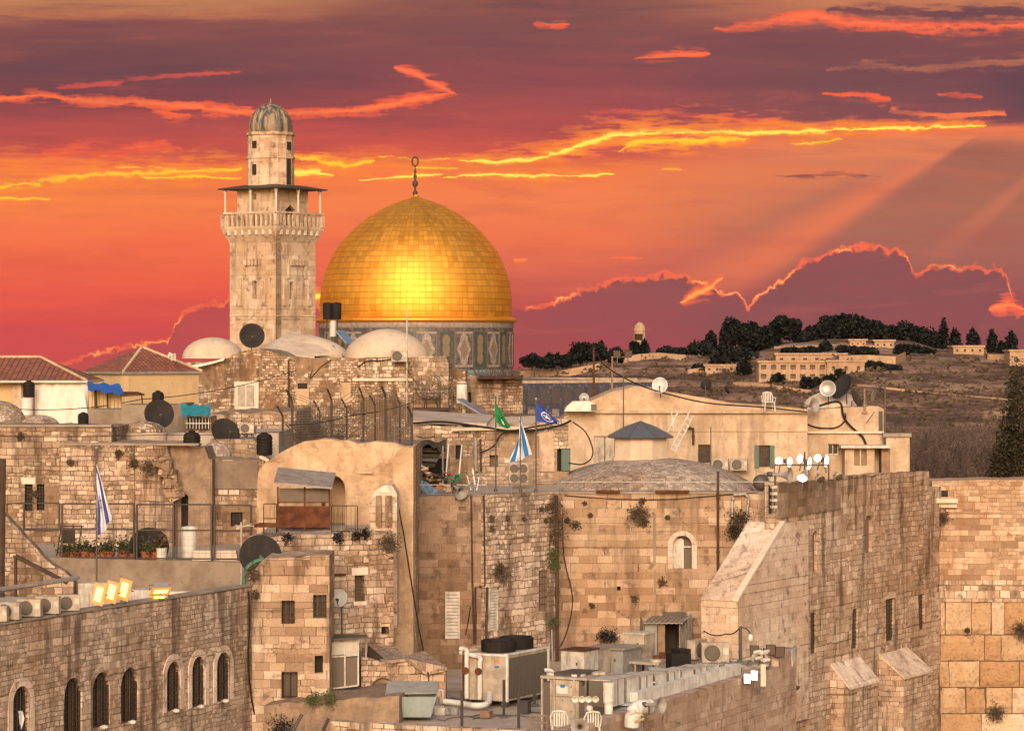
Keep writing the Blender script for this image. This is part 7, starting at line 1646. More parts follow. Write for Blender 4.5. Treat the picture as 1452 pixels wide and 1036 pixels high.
# ================================================================ lights on the right roof corner
YF_ = 124.0
def fl(px, py, fx, fz, w_, h_, lab, lit, Y=124.6, mt='galvanised', mast=.5): return flood(P(px, py, Y), (fx, -1, fz), w_*1.35, h_*1.3, lab, 'lamp_white', mast, 'floodlight cluster on the right roof corner', lit, mt, rnd_=True)
fl(1104,653, -.9,.0,.30,.24,'leftmost lit floodlight of the roof corner cluster', True); fl(1120,655, .9,-.2,.22,.34,'second lit floodlight of the corner cluster, turned right', True); fl(1134,650, -.8,.2,.22,.30,'third lit floodlight of the corner cluster, small and high', True)
fl(1148,657, 1.0,-.2,.20,.42,'fourth lit floodlight of the corner cluster, tall and turned right', True); fl(1159,649, -.9,.2,.28,.26,'fifth lit floodlight of the corner cluster, turned left', True); fl(1172,653, 1.0,-.2,.20,.42,'rightmost lit floodlight of the corner cluster', True)
fl(1137,678, -.5,-.9,.34,.30,'white floodlight of the corner cluster aimed down the wall, under the horn', True, 123.4); fl(1164,680, .4,-.9,.26,.30,'unlit cream floodlight hanging over the wall top, middle', False, 125, 'cream_metal'); fl(1190,677, .5,-.8,.26,.28,'unlit cream floodlight hanging over the wall top, right', False, 127, 'cream_metal')
horn(P(1120, 674, 123.4), (.95, -.45, -.05), .31, 'white horn loudspeaker on the right roof corner among the floodlights', .4, ln=1.3)
m = MB(); m.tube([P(1098, 720, 123.8), P(1098, 659, 123.8), P(1175, 659, 124.6)], .035, 5); m.tube([P(1141, 690, 124.3), P(1141, 640, 124.3)], .035, 5); m.tube([P(1175, 690, 124.6), P(1175, 659, 124.6)], .03, 5); tag(m.build('lamp_rack', 'dark_metal'), 'dark steel rack carrying the corner floodlights', 'rack')
t = T('lamp_column', 'black box column with four pale downlights on the corner below the floodlights', 'lamps', P(1092, 727, 123.6)); m = MB(); p, q = P(1090, 728, 123.6), P(1094, 688, 123.6); m.box(p.x, q.x, 123.5, 123.7, p.z, q.z); m.build('box', 'black_plastic', t)
for i in range(4):
    m = MB(); p = P(1097, 692+9.4*i, 123.4); m.cbox(p, (.24, .18, .11), .3); m.build('downlight', 'white_metal', t)
horn(P(655, 698, 120.6), (.6, -.9, -.45), .30, 'grey horn loudspeaker over the edge of the brown building beside the junk', .3)
ac(P(1087, 690, 126.8), 'white air conditioner at the right end of the paved dome', R(-20), .9)
m = MB(); p = P(1079, 684, 126.6); m.sphere(p, .34, 14, (1, .6, 1)); tag(m.build('round_vent', 'dark_metal', smooth=True), 'round dark vent beside the white unit at the right of the paved dome', 'vent')
# ================================================================ M: stone houses before the minaret
def roofslab(parent, x0, x1, Y0, Y1, z, mat='roof_dirt', name='roof', th=.3):
    m = MB(); m.box(X(x0, Y0), X(x1, Y0), Y0, Y1, z-th, z); return m.build(name, mat, parent)
def vault(c, rx, ry, h, mat, parent=None, name='dome', smooth=True, n=28, k_=9, pw=1.0):
    m = MB(); i0 = 0
    for j in range(k_+1):
        a = math.pi/2*j/k_; r_ = max(.002, math.cos(a)**pw); z_ = math.sin(a)
        for i in range(n): q = 2*math.pi*i/n; m.v.append(Vector((c[0]+rx*r_*math.cos(q), c[1]+ry*r_*math.sin(q), c[2]+h*z_)))
    for j in range(k_):
        for i in range(n): m.f.append((j*n+i, j*n+(i+1) % n, (j+1)*n+(i+1) % n, (j+1)*n+i)); m.mi.append(0)
    m.f.append(tuple(k_*n+i for i in range(n))); m.mi.append(0)
    return m.build(name, mat, parent, smooth)
WM = Wall((X(258, 161), 161), (X(418, 160), 160))
Mm = bld('domed_house', 'rubble stone house with whitewashed domes below the minaret', 'house', WM, [(262,514), (300,512), (322,508), (335,500), (350,496), (385,498), (400,505), (418,507)], 10, 'old_small', [], D=9, seed=71, amp=.10, step=.5)
for (x0, y0, x1, y1, d0, d1, mt) in [(333,541,367,580,.02,.08,'bright_stone'), (338,546,348,576,.085,.10,'cream_metal'), (350,546,361,576,.085,.10,'cream_metal')]:
    m = MB(); WM.pbox(m, x0, y0, x1, y1, d0, d1); m.build('blocked_window' if mt == 'bright_stone' else 'window_shutter', mt, Mm)
WM2 = Wall((X(418, 159.5), 159.5), (X(588, 159.5), 159.5))
bld('', '', '', WM2, [(418,506), (440,508), (480,507), (540,507), (588,506)], 10, 'old_small', [dict(r=(427,543,434,548), m='dark_hole'), dict(r=(483,541,497,575), m='ochre_plaster', d=-.1)], D=9, seed=72, amp=.08, parent=Mm, part='side_wall', step=.5)
m = MB(); WM2.pbox(m, 421, 545, 438, 574, -.02, .05); m.build('wall_patch', 'ochre_plaster', Mm); m = MB(); WM2.pbox(m, 422, 543, 436, 551, .055, .06); m.build('window', 'dark_hole', Mm)
m = MB(); WM2.pbox(m, 500, 536, 588, 540, .0, .14); m.build('ledge', 'bright_stone', Mm)
m = MB(); m.prism([P(272, 518, 160.6), P(305, 512, 160.6), P(320, 507, 160.6), P(318, 511, 160.6), P(300, 516, 160.6), P(274, 522, 160.6)], (0, -.5, 0)); m.build('white_ledge', 'white_tarp', Mm)
vault(P(302, 508, 166), X(346, 166)-X(302, 166)+.0, 1.6, (510-480)*166/F, 'lime_plaster', Mm)
vault(P(428, 508, 167), 2.6, 2.2, 34*167/F, 'lime_plaster', Mm, pw=1.3)
vault(P(548, 508, 165), 60*165/F, 2.2, 42*165/F, 'lime_plaster', Mm, pw=1.15)
m = MB(); m.prism([P(372, 499, 163.5), P(400, 476, 166.5), P(438, 490, 165), P(446, 506, 163)], (0, 0, -.12)); m.prism([P(400, 476, 166.5), P(420, 470, 168), P(470, 500, 164), P(440, 502, 163.4)], (0, 0, -.12)); m.build('sloping_roof', 'lime_plaster', Mm)
dish(P(357, 477, 163), 1.32, (.15, -1, .25), 'round dark dish standing on the domes in front of the minaret', mast=.9)
ac(P(566, 514, 159), 'white air conditioner on the top edge of the domed stone house', 0, 1.0)
wcable(WM2, [(566,508), (540,511), (520,512), (508,520)], 'black cable running left from the air conditioner on the domed house', .03)
wcable(WM2, [(443,524), (440,536), (455,520), (470,510)], 'thin dark cable near the corner of the domed house', .02)
wpipe(WM, [(409,510), (410,620)], 'tall thin pipe on the corner of the domed house', .05, .2); wpipe(WM2, [(577,440), (577,600)], 'tall thin grey mast against the right end of the domed house', .045, .5, name='mast', cat='mast', mat='galvanised')
t = T('water_tank', 'black roof tank raised on a stand left of the golden dome', 'water tank', P(471, 492, 168), 'black water tanks on the roofs')
m = MB(); 
for dx in (-.24, .24): m.lathe([(.001, 0), (.26, 0), (.27, .9), (.001, .95)], P(471, 453, 168)+Vector((dx, 0, 0)), 16)
m.build('barrel', 'black_plastic', t); m = MB(); m.lathe([(.001, 0), (.18, 0), (.18, .85), (.001, .88)], P(472, 477, 168), 14); m.build('white_cylinder', 'white_paint', t)
m = MB()
for dx in (-.35, .35): m.tube([P(471, 508, 168)+Vector((dx, 0, -.5)), P(471, 453, 168)+Vector((dx*.8, 0, 0))], .03, 5)
m.tube([P(463, 480, 168), P(481, 480, 168)], .03, 5); m.build('stand', 'dark_metal', t)
solar(P(497, 488, 167), .7, 1.1, R(50), R(40), 'blue-grey solar panel between the black tank and the big white dome')
m = MB(); m.tube([P(458, 505, 166), P(472, 490, 166), P(488, 506, 166)], .04, 5); m.tube([P(430, 486, 166), P(436, 486, 166), P(436, 500, 166)], .05, 5); tag(m.build('roof_frame', 'dark_metal'), 'dark angled frame on the roof left of the solar panel', 'frame')
WM3 = Wall((X(585, 158), 158), (X(636, 158), 158)); M3 = bld('stone_house', 'narrow stone house with a small balcony and dry creeper, right of the domed house', 'house', WM3, [(585,510), (592,504), (632,505), (636,516)], 10, 'weathered', [], D=9, seed=73, amp=.08)
WM4 = Wall((X(632, 160), 160), (X(660, 160), 160)); bld('', '', '', WM4, [(632,523), (660,525)], 10, 'old_small', [], D=8, seed=74, amp=.08, parent=M3, part='side_wall')
m = MB(); m.box(X(585, 157), X(644, 157), 156.6, 158, Z(582, 157), Z(578, 157)); m.build('balcony_floor', 'brown_steel', M3)
railing([(X(586, 156.8), 156.8, Z(578, 157)), (X(643, 156.8), 156.8, Z(578, 157))], .75, 'thin black balcony railing on the narrow stone house', 'iron_dark', .8, (1.0,), .02, bars=.16)
t = T('balcony_table', 'small dark table on the balcony of the narrow stone house', 'table', P(611, 578, 157.2)); m = MB(); m.cbox(P(611, 563, 157.3), (.9, .5, .06)); m.build('top', 'iron_dark', t)
for dx in (-.35, .35): m = MB(); m.tube([P(611, 578, 157.2)+Vector((dx, 0, 0)), P(611, 564, 157.2)+Vector((dx*.7, 0, 0))], .03, 5); m.build('leg', 'iron_dark', t)
rnd = random.Random(9); m = MB()
for _ in range(26):
    a = P(rnd.uniform(586, 628), rnd.uniform(560, 575), 157.7); pts = [a]
    for _k in range(5): pts.append(pts[-1]+Vector((rnd.uniform(-.35, .35), rnd.uniform(-.04, .04), rnd.uniform(.05, .4))))
    m.tube(curvy(pts, 3), .015, 3, cap=False)
tag(m.build('dry_creeper', 'twig'), 'bare dry creeper climbing the narrow stone house over the balcony', 'creeper')
boiler(P(655, 573, 156.3)+Vector((0, 0, -.3)), 'white and red boiler drum on the roof beside the blue solar panel', .95); m = MB(); m.lathe([(.285, 0), (.285, .07)], P(655, 573, 156.3)+Vector((0, 0, 1.02)), 18); tag(m.build('red_band', 'red_plastic'), 'red band round the top of the boiler beside the blue solar panel', 'band')
solar(P(693, 592, 153.5), .75, 1.9, R(62), R(28), 'long blue solar panel sloping down behind the green flag')
WN = Wall((X(656, 165), 165), (X(741, 166), 166)); Nn = bld('stone_house', 'plain square stone house below the right side of the golden dome', 'house', WN, [(656,530), (672,532), (680,534), (741,536)], 10, 'weathered', [dict(r=(664,556,668,572), m='dark_hole')], D=9, seed=75, amp=.03)
m = MB(); m.box(X(676, 164.6), X(742, 164.6), 164.5, 170, Z(537, 165), Z(534, 165)); m.build('roof_edge', 'brown_steel', Nn); m = MB()
for i in range(60): p = P(rnd.uniform(674, 736), 533, 165.5); m.tube([p, p+Vector((rnd.uniform(-.3, .3), 0, rnd.uniform(.1, .5)))], .02, 3, cap=False)
tag(m.build('dry_weeds', 'twig'), 'dry weeds along the roof of the plain square house', 'weeds')
# ---------------------------------------------------------------- O: long low house behind the flags
WO = Wall((X(586, 132), 132), (X(806, 132), 132))
O = bld('long_house', 'long patched stone house behind the flags with small openings and a green door', 'house', WO, [(586,600), (640,603), (700,607), (760,600), (806,588)], 12, 'weathered',
   [dict(r=(646,629,656,651), m='dark_hole'), dict(r=(694,645,706,662), m='dim_pane'), dict(r=(790,636,809,668), m='dark_hole'), dict(r=(689,630,693,670), m='dark_hole')][:3], D=5, seed=76, amp=.10)
m = MB(); WO.pbox(m, 796, 637, 809, 667, -.2, .04); m.build('green_door', 'shutter_green', O)
m = MB(); slab(m, [P(586, 596, 132), P(690, 600, 132), P(700, 588, 138), P(586, 581, 138)], .12); m.build('roof', 'roof_dirt', O); m = MB(); slab(m, [P(640, 607, 131.7), P(760, 604, 131.7), P(790, 588, 138), P(690, 592, 138)], .12); m.build('roof', 'lime_plaster', O)
m = MB(); m.box(X(690, 149.9), X(790, 149.9), 149.8, 150.3, Z(590, 150), Z(587, 150)); tag(m.build('roof_beam', 'iron_dark'), 'long dark beam edge behind the green and royal blue flags', 'beam')
wpipe(WO, [(674,620), (675,668)], 'grey drain pipe on the long house left of the green flag', .09, .15, mat='roof_tin'); wpipe(WO, [(681,622), (682,668)], 'dark drain pipe on the long house beside the grey one', .05, .15)
wcable(WO, [(586,600), (630,598), (690,606), (740,612), (790,604), (810,596)], 'bundle of black cables drooping across the long house', .05, .3); wcable(WO, [(682,642), (700,632), (712,615), (740,608), (785,600)], 'black cable branching up across the long house', .035, .35)
wcable(WO, [(812,598), (830,612), (840,635), (838,650), (825,658), (806,656)], 'big loop of black cable right of the green door', .03, .3)
m = MB(); WO.pbox(m, 765, 612, 786, 668, .01, .06); m.build('plaster_patch', 'cream_plaster', O)
for i, (px, lab) in enumerate([(729,'left of two beige outdoor units behind the flag tips'), (742,'right of two beige outdoor units behind the flag tips')]):
    c = P(px, 686, 129); t = T('air_conditioner', lab, 'air conditioner', c, 'air conditioner units'); m = MB(); m.box(c.x-.2, c.x+.2, 129, 129.4, c.z, c.z+.9); m.build('casing', 'cream_metal', t)
    for k_ in (.25, .65): m = MB(); m.lathe([(.001, 0), (.15, 0), (.17, .03)], (0, 0, 0), 16, Matrix.Translation((c.x, 128.97, c.z+k_)) @ Matrix.Rotation(R(90), 4, 'X')); m.build('fan_grille', 'dark_fin', t)
# tarp shelter + junk
YJ = 128.0
m = MB(); nx, ny = 14, 6
for j in range(ny+1):
    for i in range(nx+1): 
        p = P(587+46*i/nx, 626+(3 if j == 0 else 0)+2*math.sin(i*.8), YJ+j*.5); p.z += .04*math.sin(i*1.3+j)-.35*(j == 0)*(1 if i > 10 else .3); m.v.append(p)
for j in range(ny):
    for i in range(nx): m.f.append((j*(nx+1)+i, j*(nx+1)+i+1, (j+1)*(nx+1)+i+1, (j+1)*(nx+1)+i)); m.mi.append(0)
t = T('canvas_shelter', 'dark green canvas awning sagging over the junk beside the ochre ruin', 'awning', P(610, 700, YJ)); m.build('canvas', 'canvas', t, True)
for i, (dz, mt) in enumerate([(0, 'canvas'), (6, 'canvas'), (13, 'dark_metal'), (19, 'canvas')]):
    m = MB(); a = P(588, 634+dz, YJ+.5); b = P(628-3*i, 636+dz, YJ+.5); m.prism([a, b, b+Vector((-.1, 0, -.22)), a+Vector((0, 0, -.26))], (0, 2.4, .1)); m.build('folded_layer', mt, t)
for px in (588, 628): m = MB(); m.tube([P(px, 704, YJ), P(px, 632, YJ)], .03, 5); m.build('pole', 'galvanised', t)
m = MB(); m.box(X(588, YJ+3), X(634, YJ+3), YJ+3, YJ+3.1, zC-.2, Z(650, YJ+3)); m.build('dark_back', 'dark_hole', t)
t = T('metal_stand', 'tall white open metal frame standing among the junk', 'frame', P(643, 690, 126)); m = MB(); m.tube([P(632, 680, 126), P(636, 630, 126), P(655, 630, 126), P(651, 672, 126)], .035, 5); m.build('frame', 'white_paint', t)
Yk = 124.0; rnd = random.Random(31)
m = MB()
for j in range(5):
    for i in range(9): m.v.append(P(588+i*4.2, 672+i*3.0+j*4+1.5*math.sin(i+j*2), Yk-.0+.15*math.sin(i*2+j)))
for j in range(4):
    for i in range(8): m.f.append((j*9+i, j*9+i+1, (j+1)*9+i+1, (j+1)*9+i)); m.mi.append(0)
tag(m.build('blue_tarpaulin', 'blue_sheet', smooth=True), 'pale blue tarpaulin sliding down over the wall edge at the left of the junk', 'tarpaulin')
for i, (px, py, s_, mt, lab) in enumerate([(597,664,.55,'white_tarp','white and orange sacks at the left of the junk pile'), (603,662,.3,'orange_cloth','orange cloth lying on the white sacks'), (612,675,.6,'wood','brown cardboard heap in the middle of the junk pile'), (622,688,.45,'orange_cloth','orange bags at the front of the junk pile'), (634,690,.6,'cream_plaster','pale planks lying in the junk pile'),
       (642,676,.6,'green_cloth','green netting on top of the junk pile'), (652,684,.55,'green_cloth','dark green sheet at the right of the junk pile'), (626,672,.5,'dark_metal','dark scrap in the middle of the junk pile'), (648,692,.4,'rust','reddish scrap right of the pale planks'), (634,668,.25,'red_plastic','small red canister behind the junk')]):
    c = P(px, py+4, Yk+.6); m = MB()
    for _ in range(7): 
        M = Matrix.Translation(c+Vector((rnd.uniform(-.6, .6)*s_, rnd.uniform(-.3, .3)*s_, rnd.uniform(-.2, .3)*s_))) @ Matrix.Rotation(rnd.uniform(-.5, .5), 4, 'Y') @ Matrix.Rotation(rnd.uniform(0, 3), 4, 'Z')
        a, b, d = s_*rnd.uniform(.3, .8), s_*rnd.uniform(.1, .3), s_*rnd.uniform(.08, .2); m.box(-a/2, a/2, -b/2, b/2, 0, d, M)
    tag(m.build('junk', mt), lab, 'junk', 'junk piled on the roof edge')
t = T('metal_chair', 'overturned tubular metal chair on the roof edge beside the horn loudspeaker', 'chair', P(672, 700, 121.5)); m = MB()
for a, b in (((662,674), (680,673)), ((662,674), (668,695)), ((680,673), (676,695)), ((668,695), (676,695)), ((670,664), (674,690)), ((680,673), (684,680))): m.tube([P(*a, 121.6), P(*b, 121.4)], .03, 5)
m.build('frame', 'galvanised', t); m = MB(); m.lathe([(.15, 0), (.18, .02), (.15, .04)], P(670, 688, 121.3), 14); m.build('seat_ring', 'galvanised', t)
# ---------------------------------------------------------------- Q: long plastered house
WQ = Wall((X(803, 148), 148), (X(1145, 148), 148))
Q = bld('plastered_house', 'long cream plastered house with barred windows behind the paved dome', 'house', WQ, [(803,582), (1145,584)], 12, 'cream_plaster',
   [dict(r=(990,630,1007,656), g='iron_dark', m='dark_glass', gn=(4,3)), dict(r=(1076,631,1092,662), g='iron_dark', m='dark_glass', gn=(3,3)), dict(r=(842,618,869,656), m='cream_metal', d=-.12)], D=6, seed=81, amp=.02)
for x0, x1 in ((1070,1076), (1092,1098)): m = MB(); WQ.pbox(m, x0, 631, x1, 663, .02, .09); m.build('green_shutter', 'shutter_green', Q)
m = MB(); WQ.box(m, -.1, WQ.uz(1145, 600)[0], Z(585.5, 148), Z(582, 148), -.2, .22); m.build('cornice', 'cream_plaster', Q); m = MB(); WQ.box(m, 3.0, WQ.uz(1145, 600)[0], Z(611.5, 148), Z(610, 148), 0, .06); m.build('string_course', 'cream_plaster', Q)
m = MB(); WQ.pbox(m, 857, 619, 858.5, 656, -.115, -.09); m.build('shutter_joint', 'dark_metal', Q)
m = MB(); rp = [P(803, 581, 148.4), P(836, 569, 148.6), P(870, 554, 149), P(900, 547.5, 149), P(930, 550, 149), P(975, 562, 149), P(1040, 572, 148.8), P(1145, 580, 148.4)]
m.prism(rp+[P(1145, 590, 148.4), P(803, 590, 148.4)], (0, 6, 0)); m.build('gable_roof', 'ochre_plaster', Q)
wpipe(WQ, [(974,607), (983,607), (983,630)], 'dark bent vent pipe under the ladder on the long plastered house', .06, .15); wcable(WQ, [(1145,584), (1080,577), (1010,572), (960,562), (905,545), (860,520), (845,498)], 'black cable swinging down from the rusty mast over the gable roof', .035, .5)
for i, (px, py, lab) in enumerate([(1021,668,'beige air conditioner under the barred window, first from the left on the plastered house'), (1048,668,'beige air conditioner on the plastered house left of the green shutters')]): ac(P(px, py, 147.4), lab, R(-10), .95)
c = P(822, 581, 147.2); t = T('roof_unit', 'long white rounded air conditioning unit at the left end of the gable roof', 'air conditioner', c, 'air conditioner units'); m = MB(); m.prism([P(800, 583, 147), P(845, 583, 147), P(843, 571, 147), P(836, 568.5, 147), P(812, 569, 147), P(804, 576, 147)], (0, 1.2, 0)); m.build('casing', 'white_paint', t); m = MB(); m.box(X(838, 147), X(846, 147), 146.96, 147.0, Z(582, 147), Z(573, 147)); m.build('grille', 'dark_fin', t)
dish(P(936, 546, 147.6), .74, (-.15, -1, .1), 'white dish standing at the top of the gable roof', 'dish_white', .6, lnb=True)
dish(P(1001, 546, 158), .55, (.2, 1, .2), 'small dark dish seen from behind on the hill side of the gable roof', 'dish_grey', .8); dish(P(1030, 553, 158), .45, (.9, .3, .4), 'small dark dish turned edge-on right of the other on the gable roof', 'dish_grey', .6)
dish(P(828, 564, 150), .45, (.0, -1, .2), 'tiny grey dish behind the long white rooftop unit', 'galvanised', .3)
chair(P(1090, 583, 147.6), 'white plastic chair standing alone on the flat roof edge', R(10)); 
m = MB(); 
for a, b in (((952,636), (978,583)), ((958,640), (983,590))): m.tube([P(a[0], a[1], 145), P(b[0], b[1], 147.5)], .04, 5)
t = T('ladder', 'pale ladder leaning on the plastered house beside the lantern roof', 'ladder', P(955, 645, 145)); m.build('rails', 'white_paint', t); m = MB()
for i in range(7): k_ = i/7; m.tube([P(952+26*k_, 636-53*k_, 145+2.5*k_), P(958+25*k_, 640-50*k_, 145+2.5*k_)], .02, 4)
m.build('rungs', 'white_paint', t)
m = MB(); m.tube([P(947, 612, 146), P(962, 583, 147)], .04, 5); m.tube([P(955, 612, 146), P(952, 583, 147)], .03, 5); tag(m.build('white_struts', 'white_paint'), 'pair of thin white struts left of the ladder', 'struts')
# masts over the roofs
def mast(px, y0, y1, Y, lab, mt='rust', r_=.06): m = MB(); m.tube([P(px, y1, Y), P(px, y0, Y)], [r_, r_*.7], 6); m.cbox(P(px, y1, Y), (.25, .25, .1)); return tag(m.build('mast', mt), lab, 'mast', 'thin masts on the roofs')
mast(842, 492, 561, 150, 'rusty red mast at the left end of the gable roof'); mast(884, 520, 640, 146.5, 'thin dark mast on the plastered house left of the lantern', 'dark_metal', .035); mast(868, 505, 580, 149, 'pale wooden mast behind the gable roof', 'wood', .06)
mast(1255, 545, 640, 149, 'dark mast at the right end of the flat-roofed house', 'dark_metal', .06); mast(1226, 550, 586, 150, 'short pale post by the rooftop dishes', 'wood', .06); mast(1008, 605, 700, 143, 'thin leaning dark rod before the barred window', 'dark_metal', .03); mast(978, 640, 695, 135, 'thin pale rod on the paved dome', 'galvanised', .02)
for i, (px, lab) in enumerate([(875,'left of two dark floodlights on the mast behind the gable roof'), (891,'right of two dark floodlights on the mast behind the gable roof')]): flood(P(px, 502, 149.3), (-.3+.5*i, -1, -.5), .38, .40, lab, 'dim_pane', .4, 'two dark floodlights above the gable roof', False, 'black_plastic')
m = MB(); m.tube([P(868, 506, 149.4), P(893, 506, 149.4)], .03, 4); tag(m.build('crossbar', 'dark_metal'), 'short dark crossbar carrying the two mast floodlights', 'bar')
# Q2 right flat-roofed houses
WQ2 = Wall((X(1140, 150), 150), (X(1254, 150), 150))
Q2 = bld('flat_roofed_house', 'flat-roofed cream house with a bay window, dishes and a small dome on its roof', 'house', WQ2, [(1140,590), (1145,583), (1200,577), (1246,576), (1254,580)], 12, 'cream_plaster', [dict(r=(1174,629,1190,645), f='white_paint', g='iron_dark', m='dark_glass', gn=(1,1))], D=7, seed=82, amp=.03)
m = MB(); WQ2.pbox(m, 1142, 611, 1256, 614, -.1, .2); m.build('cornice', 'bright_stone', Q2); m = MB(); WQ2.pbox(m, 1246, 583, 1251, 612, -.1, .12); m.build('dark_pipe', 'dark_metal', Q2)
mb = MB(); Wb = Wall((X(1198, 148.8), 148.8), (X(1246, 148.8), 148.8)); hb1, hb2 = rect(Wb, 1211, 637, 1219, 660), rect(Wb, 1221, 637, 1229, 660)
wall(mb, Wb, body(Wb, Wb.L([(1198,635), (1240,635)]), 14), [hb1, hb2], 1.2, .2, 1, .01); by = mb.build('bay', 'cream_plaster', Q2)
for h in (hb1, hb2): window(Wb, h, by, 'dim_pane', 'white_paint', d=-.18) if 0 else pane(Wb, h, -.18).build('window_pane', 'wood', by)
m = MB(); m.box(X(1192, 148.6), X(1262, 148.6), 148.4, 150, Z(635, 148.6), Z(631, 148.6)); m.build('bay_roof', 'white_metal', Q2)
m = MB(); m.box(X(1250, 148.9), X(1262, 148.9), 148.9, 150, 14, Z(635, 149)); m.build('side_bay', 'wood', Q2)
WQ3 = Wall((X(1255, 149), 149), (X(1290, 149), 149)); Q3 = bld('small_block', 'small plain block at the right end of the flat-roofed house', 'house', WQ3, [(1256,618), (1290,619)], 12, 'cream_plaster', [], D=4, seed=83, amp=.02); m = MB(); WQ3.pbox(m, 1252, 614, 1292, 619, -.5, .15); m.build('roof_slab', 'concrete', Q3)
vault(P(1180, 580, 154), 1.5, 1.5, 26*154/F, 'lime_plaster', Q2)
dish(P(1174, 551, 152), .80, (-.2, -1, .15), 'grey dish facing the viewer on the small dome roof', 'galvanised', .8, lnb=False); dish(P(1197, 550, 152.5), 1.35, (-.8, -.5, .5), 'large grey dish tilted up beside it on the flat-roofed house', 'dish_grey', .8); dish(P(1212, 567, 151.5), 1.0, (.9, -.4, .5), 'dark dish lying low right of the tilted one', 'canvas', .3); dish(P(1236, 560, 151.5), .75, (.9, -.3, -.3), 'yellowish dish by the short pale post', 'roof_tin', .5)
horn(P(1155, 574, 148.8), (.7, -.7, .1), .36, 'grey horn loudspeaker on the parapet of the flat-roofed house', .35, ln=.9)
wcable(WQ2, [(1160,576), (1180,570), (1192,572), (1196,590), (1206,604), (1222,618), (1228,630)], 'thick black cable hanging over the front of the flat-roofed house', .06, .15); wcable(WQ2, [(1142,600), (1160,606), (1185,606), (1198,596), (1198,585)], 'black cable sagging along the parapet of the flat-roofed house', .035, .12)
t = T('ladder', 'dark upright steel ladder on the front of the flat-roofed house', 'ladder', P(1142, 660, 149.5)); m = MB(); m.tube([P(1139, 680, 149.5), P(1139, 592, 149.5)], .03, 4); m.tube([P(1144, 680, 149.5), P(1144, 592, 149.5)], .03, 4); m.build('rails', 'rust', t); m = MB()
for i in range(16): m.tube([P(1139, 676-5.2*i, 149.5), P(1144, 676-5.2*i, 149.5)], .02, 4)
m.build('rungs', 'rust', t)
m = MB(); m.tube([P(1228, 600, 149.5), P(1240, 584, 149.5)], .03, 4); tag(m.build('prop', 'dark_metal'), 'thin dark prop leaning on the flat-roofed house', 'prop')
# ---------------------------------------------------------------- spiked fence on the ruin
YF2 = 118.6; t = T('security_fence', 'tall wire mesh fence with spiked bent posts on top of the ochre ruin', 'fence', P(495, 630, YF2))
def fz(px): return 630 if px < 480 else 626 if px < 575 else 634
pl = [(401,590), (414,567), (453,583), (470,566), (492,580), (515,564), (532,575), (547,562), (567,572), (584,590)]
for i, (px, yb) in enumerate(pl):
    dy_ = .0 if i % 2 else 1.6; Yp = YF2+dy_; m = MB(); kx = 8 if i in (0,1,2,4,6) else 6
    m.tube([P(px, fz(px)+3, Yp), P(px, yb, Yp), P(px-kx, yb-15, Yp-.5)], .045, 5); m.build('post', 'dark_metal', t)
m = MB(); fp = [(414,588,YF2), (470,585,YF2), (515,580,YF2), (547,573,YF2), (584,592,YF2)]
for (a, ya, Ya), (b, yb, Yb) in zip(fp, fp[1:]):
    n_ = int((b-a)/2.2)
    for i in range(n_): xx = a+(b-a)*i/n_; yt = ya+(yb-ya)*i/n_; m.tube([P(xx, fz(xx)+2, Ya), P(xx, yt-(16 if a > 500 else 12), Ya)], .011, 3, cap=False)
for i in range(16): m.tube([P(414, 629-3.6*i, YF2), P(470, 628-3.7*i, YF2), P(547, 626-4.0*i, YF2), P(584, 632-3.6*i, YF2)], .011, 3, cap=False)
m.build('wire_mesh', 'dark_metal', t)
m = MB()
for off in (0, 1.6):
    for k_ in range(3): m.tube([P(a-3-k_*2.5, y_-6-4.5*k_, YF2+off-.2*k_) for a, y_ in pl], .012, 3, cap=False)
m.build('barbed_wire', 'dark_metal', t)
m = MB()
for (a, b) in (((547,600), (584,615)), ((555,625), (583,600)), ((548,610), (578,628)), ((500,612), (560,590)), ((450,598), (490,618))): m.tube([P(*a, YF2+.8), P(*b, YF2+.5)], .022, 5)
m.tube([P(548, 624, YF2+.4), P(548, 600, YF2+.4), P(560, 598, YF2+.4), P(560, 626, YF2+.4)], .03, 5); m.build('braces', 'grey_metal', t)
rnd = random.Random(17)
for px, s_, lab in ((446,1.0,'grey leafless bush behind the left part of the spiked fence'), (425,.7,'small leafless bush at the left end of the spiked fence'), (480,.6,'low leafless bush behind the middle of the spiked fence')):
    m = MB(); c = P(px, 628, YF2+2.4)
    for _ in range(int(150*s_)):
        d = Vector((rnd.gauss(0, .55), rnd.gauss(0, .3), abs(rnd.gauss(.7, .4))))*s_; m.tube([c, c+d*.5+Vector((rnd.uniform(-.1, .1), 0, .1)), c+d], [.012, .009, .005], 3, cap=False)
    tag(m.build('bare_bush', 'twig'), lab, 'bush', 'leafless bushes behind the spiked fence')
cable('cable', 'long thin cable crossing from the far left roofs to the domed stone house', 'cable', [P(0, 578, 140), P(200, 566, 142), P(420, 525, 158)], .02, .25); cable('cable', 'long nearly level cable across the low roofs at the left', 'cable', [P(-5, 618, 118), P(230, 616, 118), P(400, 612, 118)], .015, .05)
cable('cable', 'thin cable descending across the spiked fence', 'cable', [P(410, 602, 118), P(500, 588, 117.8), P(590, 568, 122)], .02, .1); cable('cable', 'thin cable from the ruin toward the long house', 'cable', [P(590, 618, 118), P(640, 600, 148), P(700, 590, 150)], .02, .3)
# long wall cable of the tall building and pier
WPp = Wall((X(560, 113.0), 113.0), (X(600, 120), 120))
cable('cable', 'black cable slanting down the ochre pier to the lean-to', 'cable', [P(562, 700, 114.9), P(573, 760, 114.4), P(584, 830, 114.9), P(594, 890, 114.6), P(607, 955, 107), P(612, 1000, 106.5)], .025, .02)
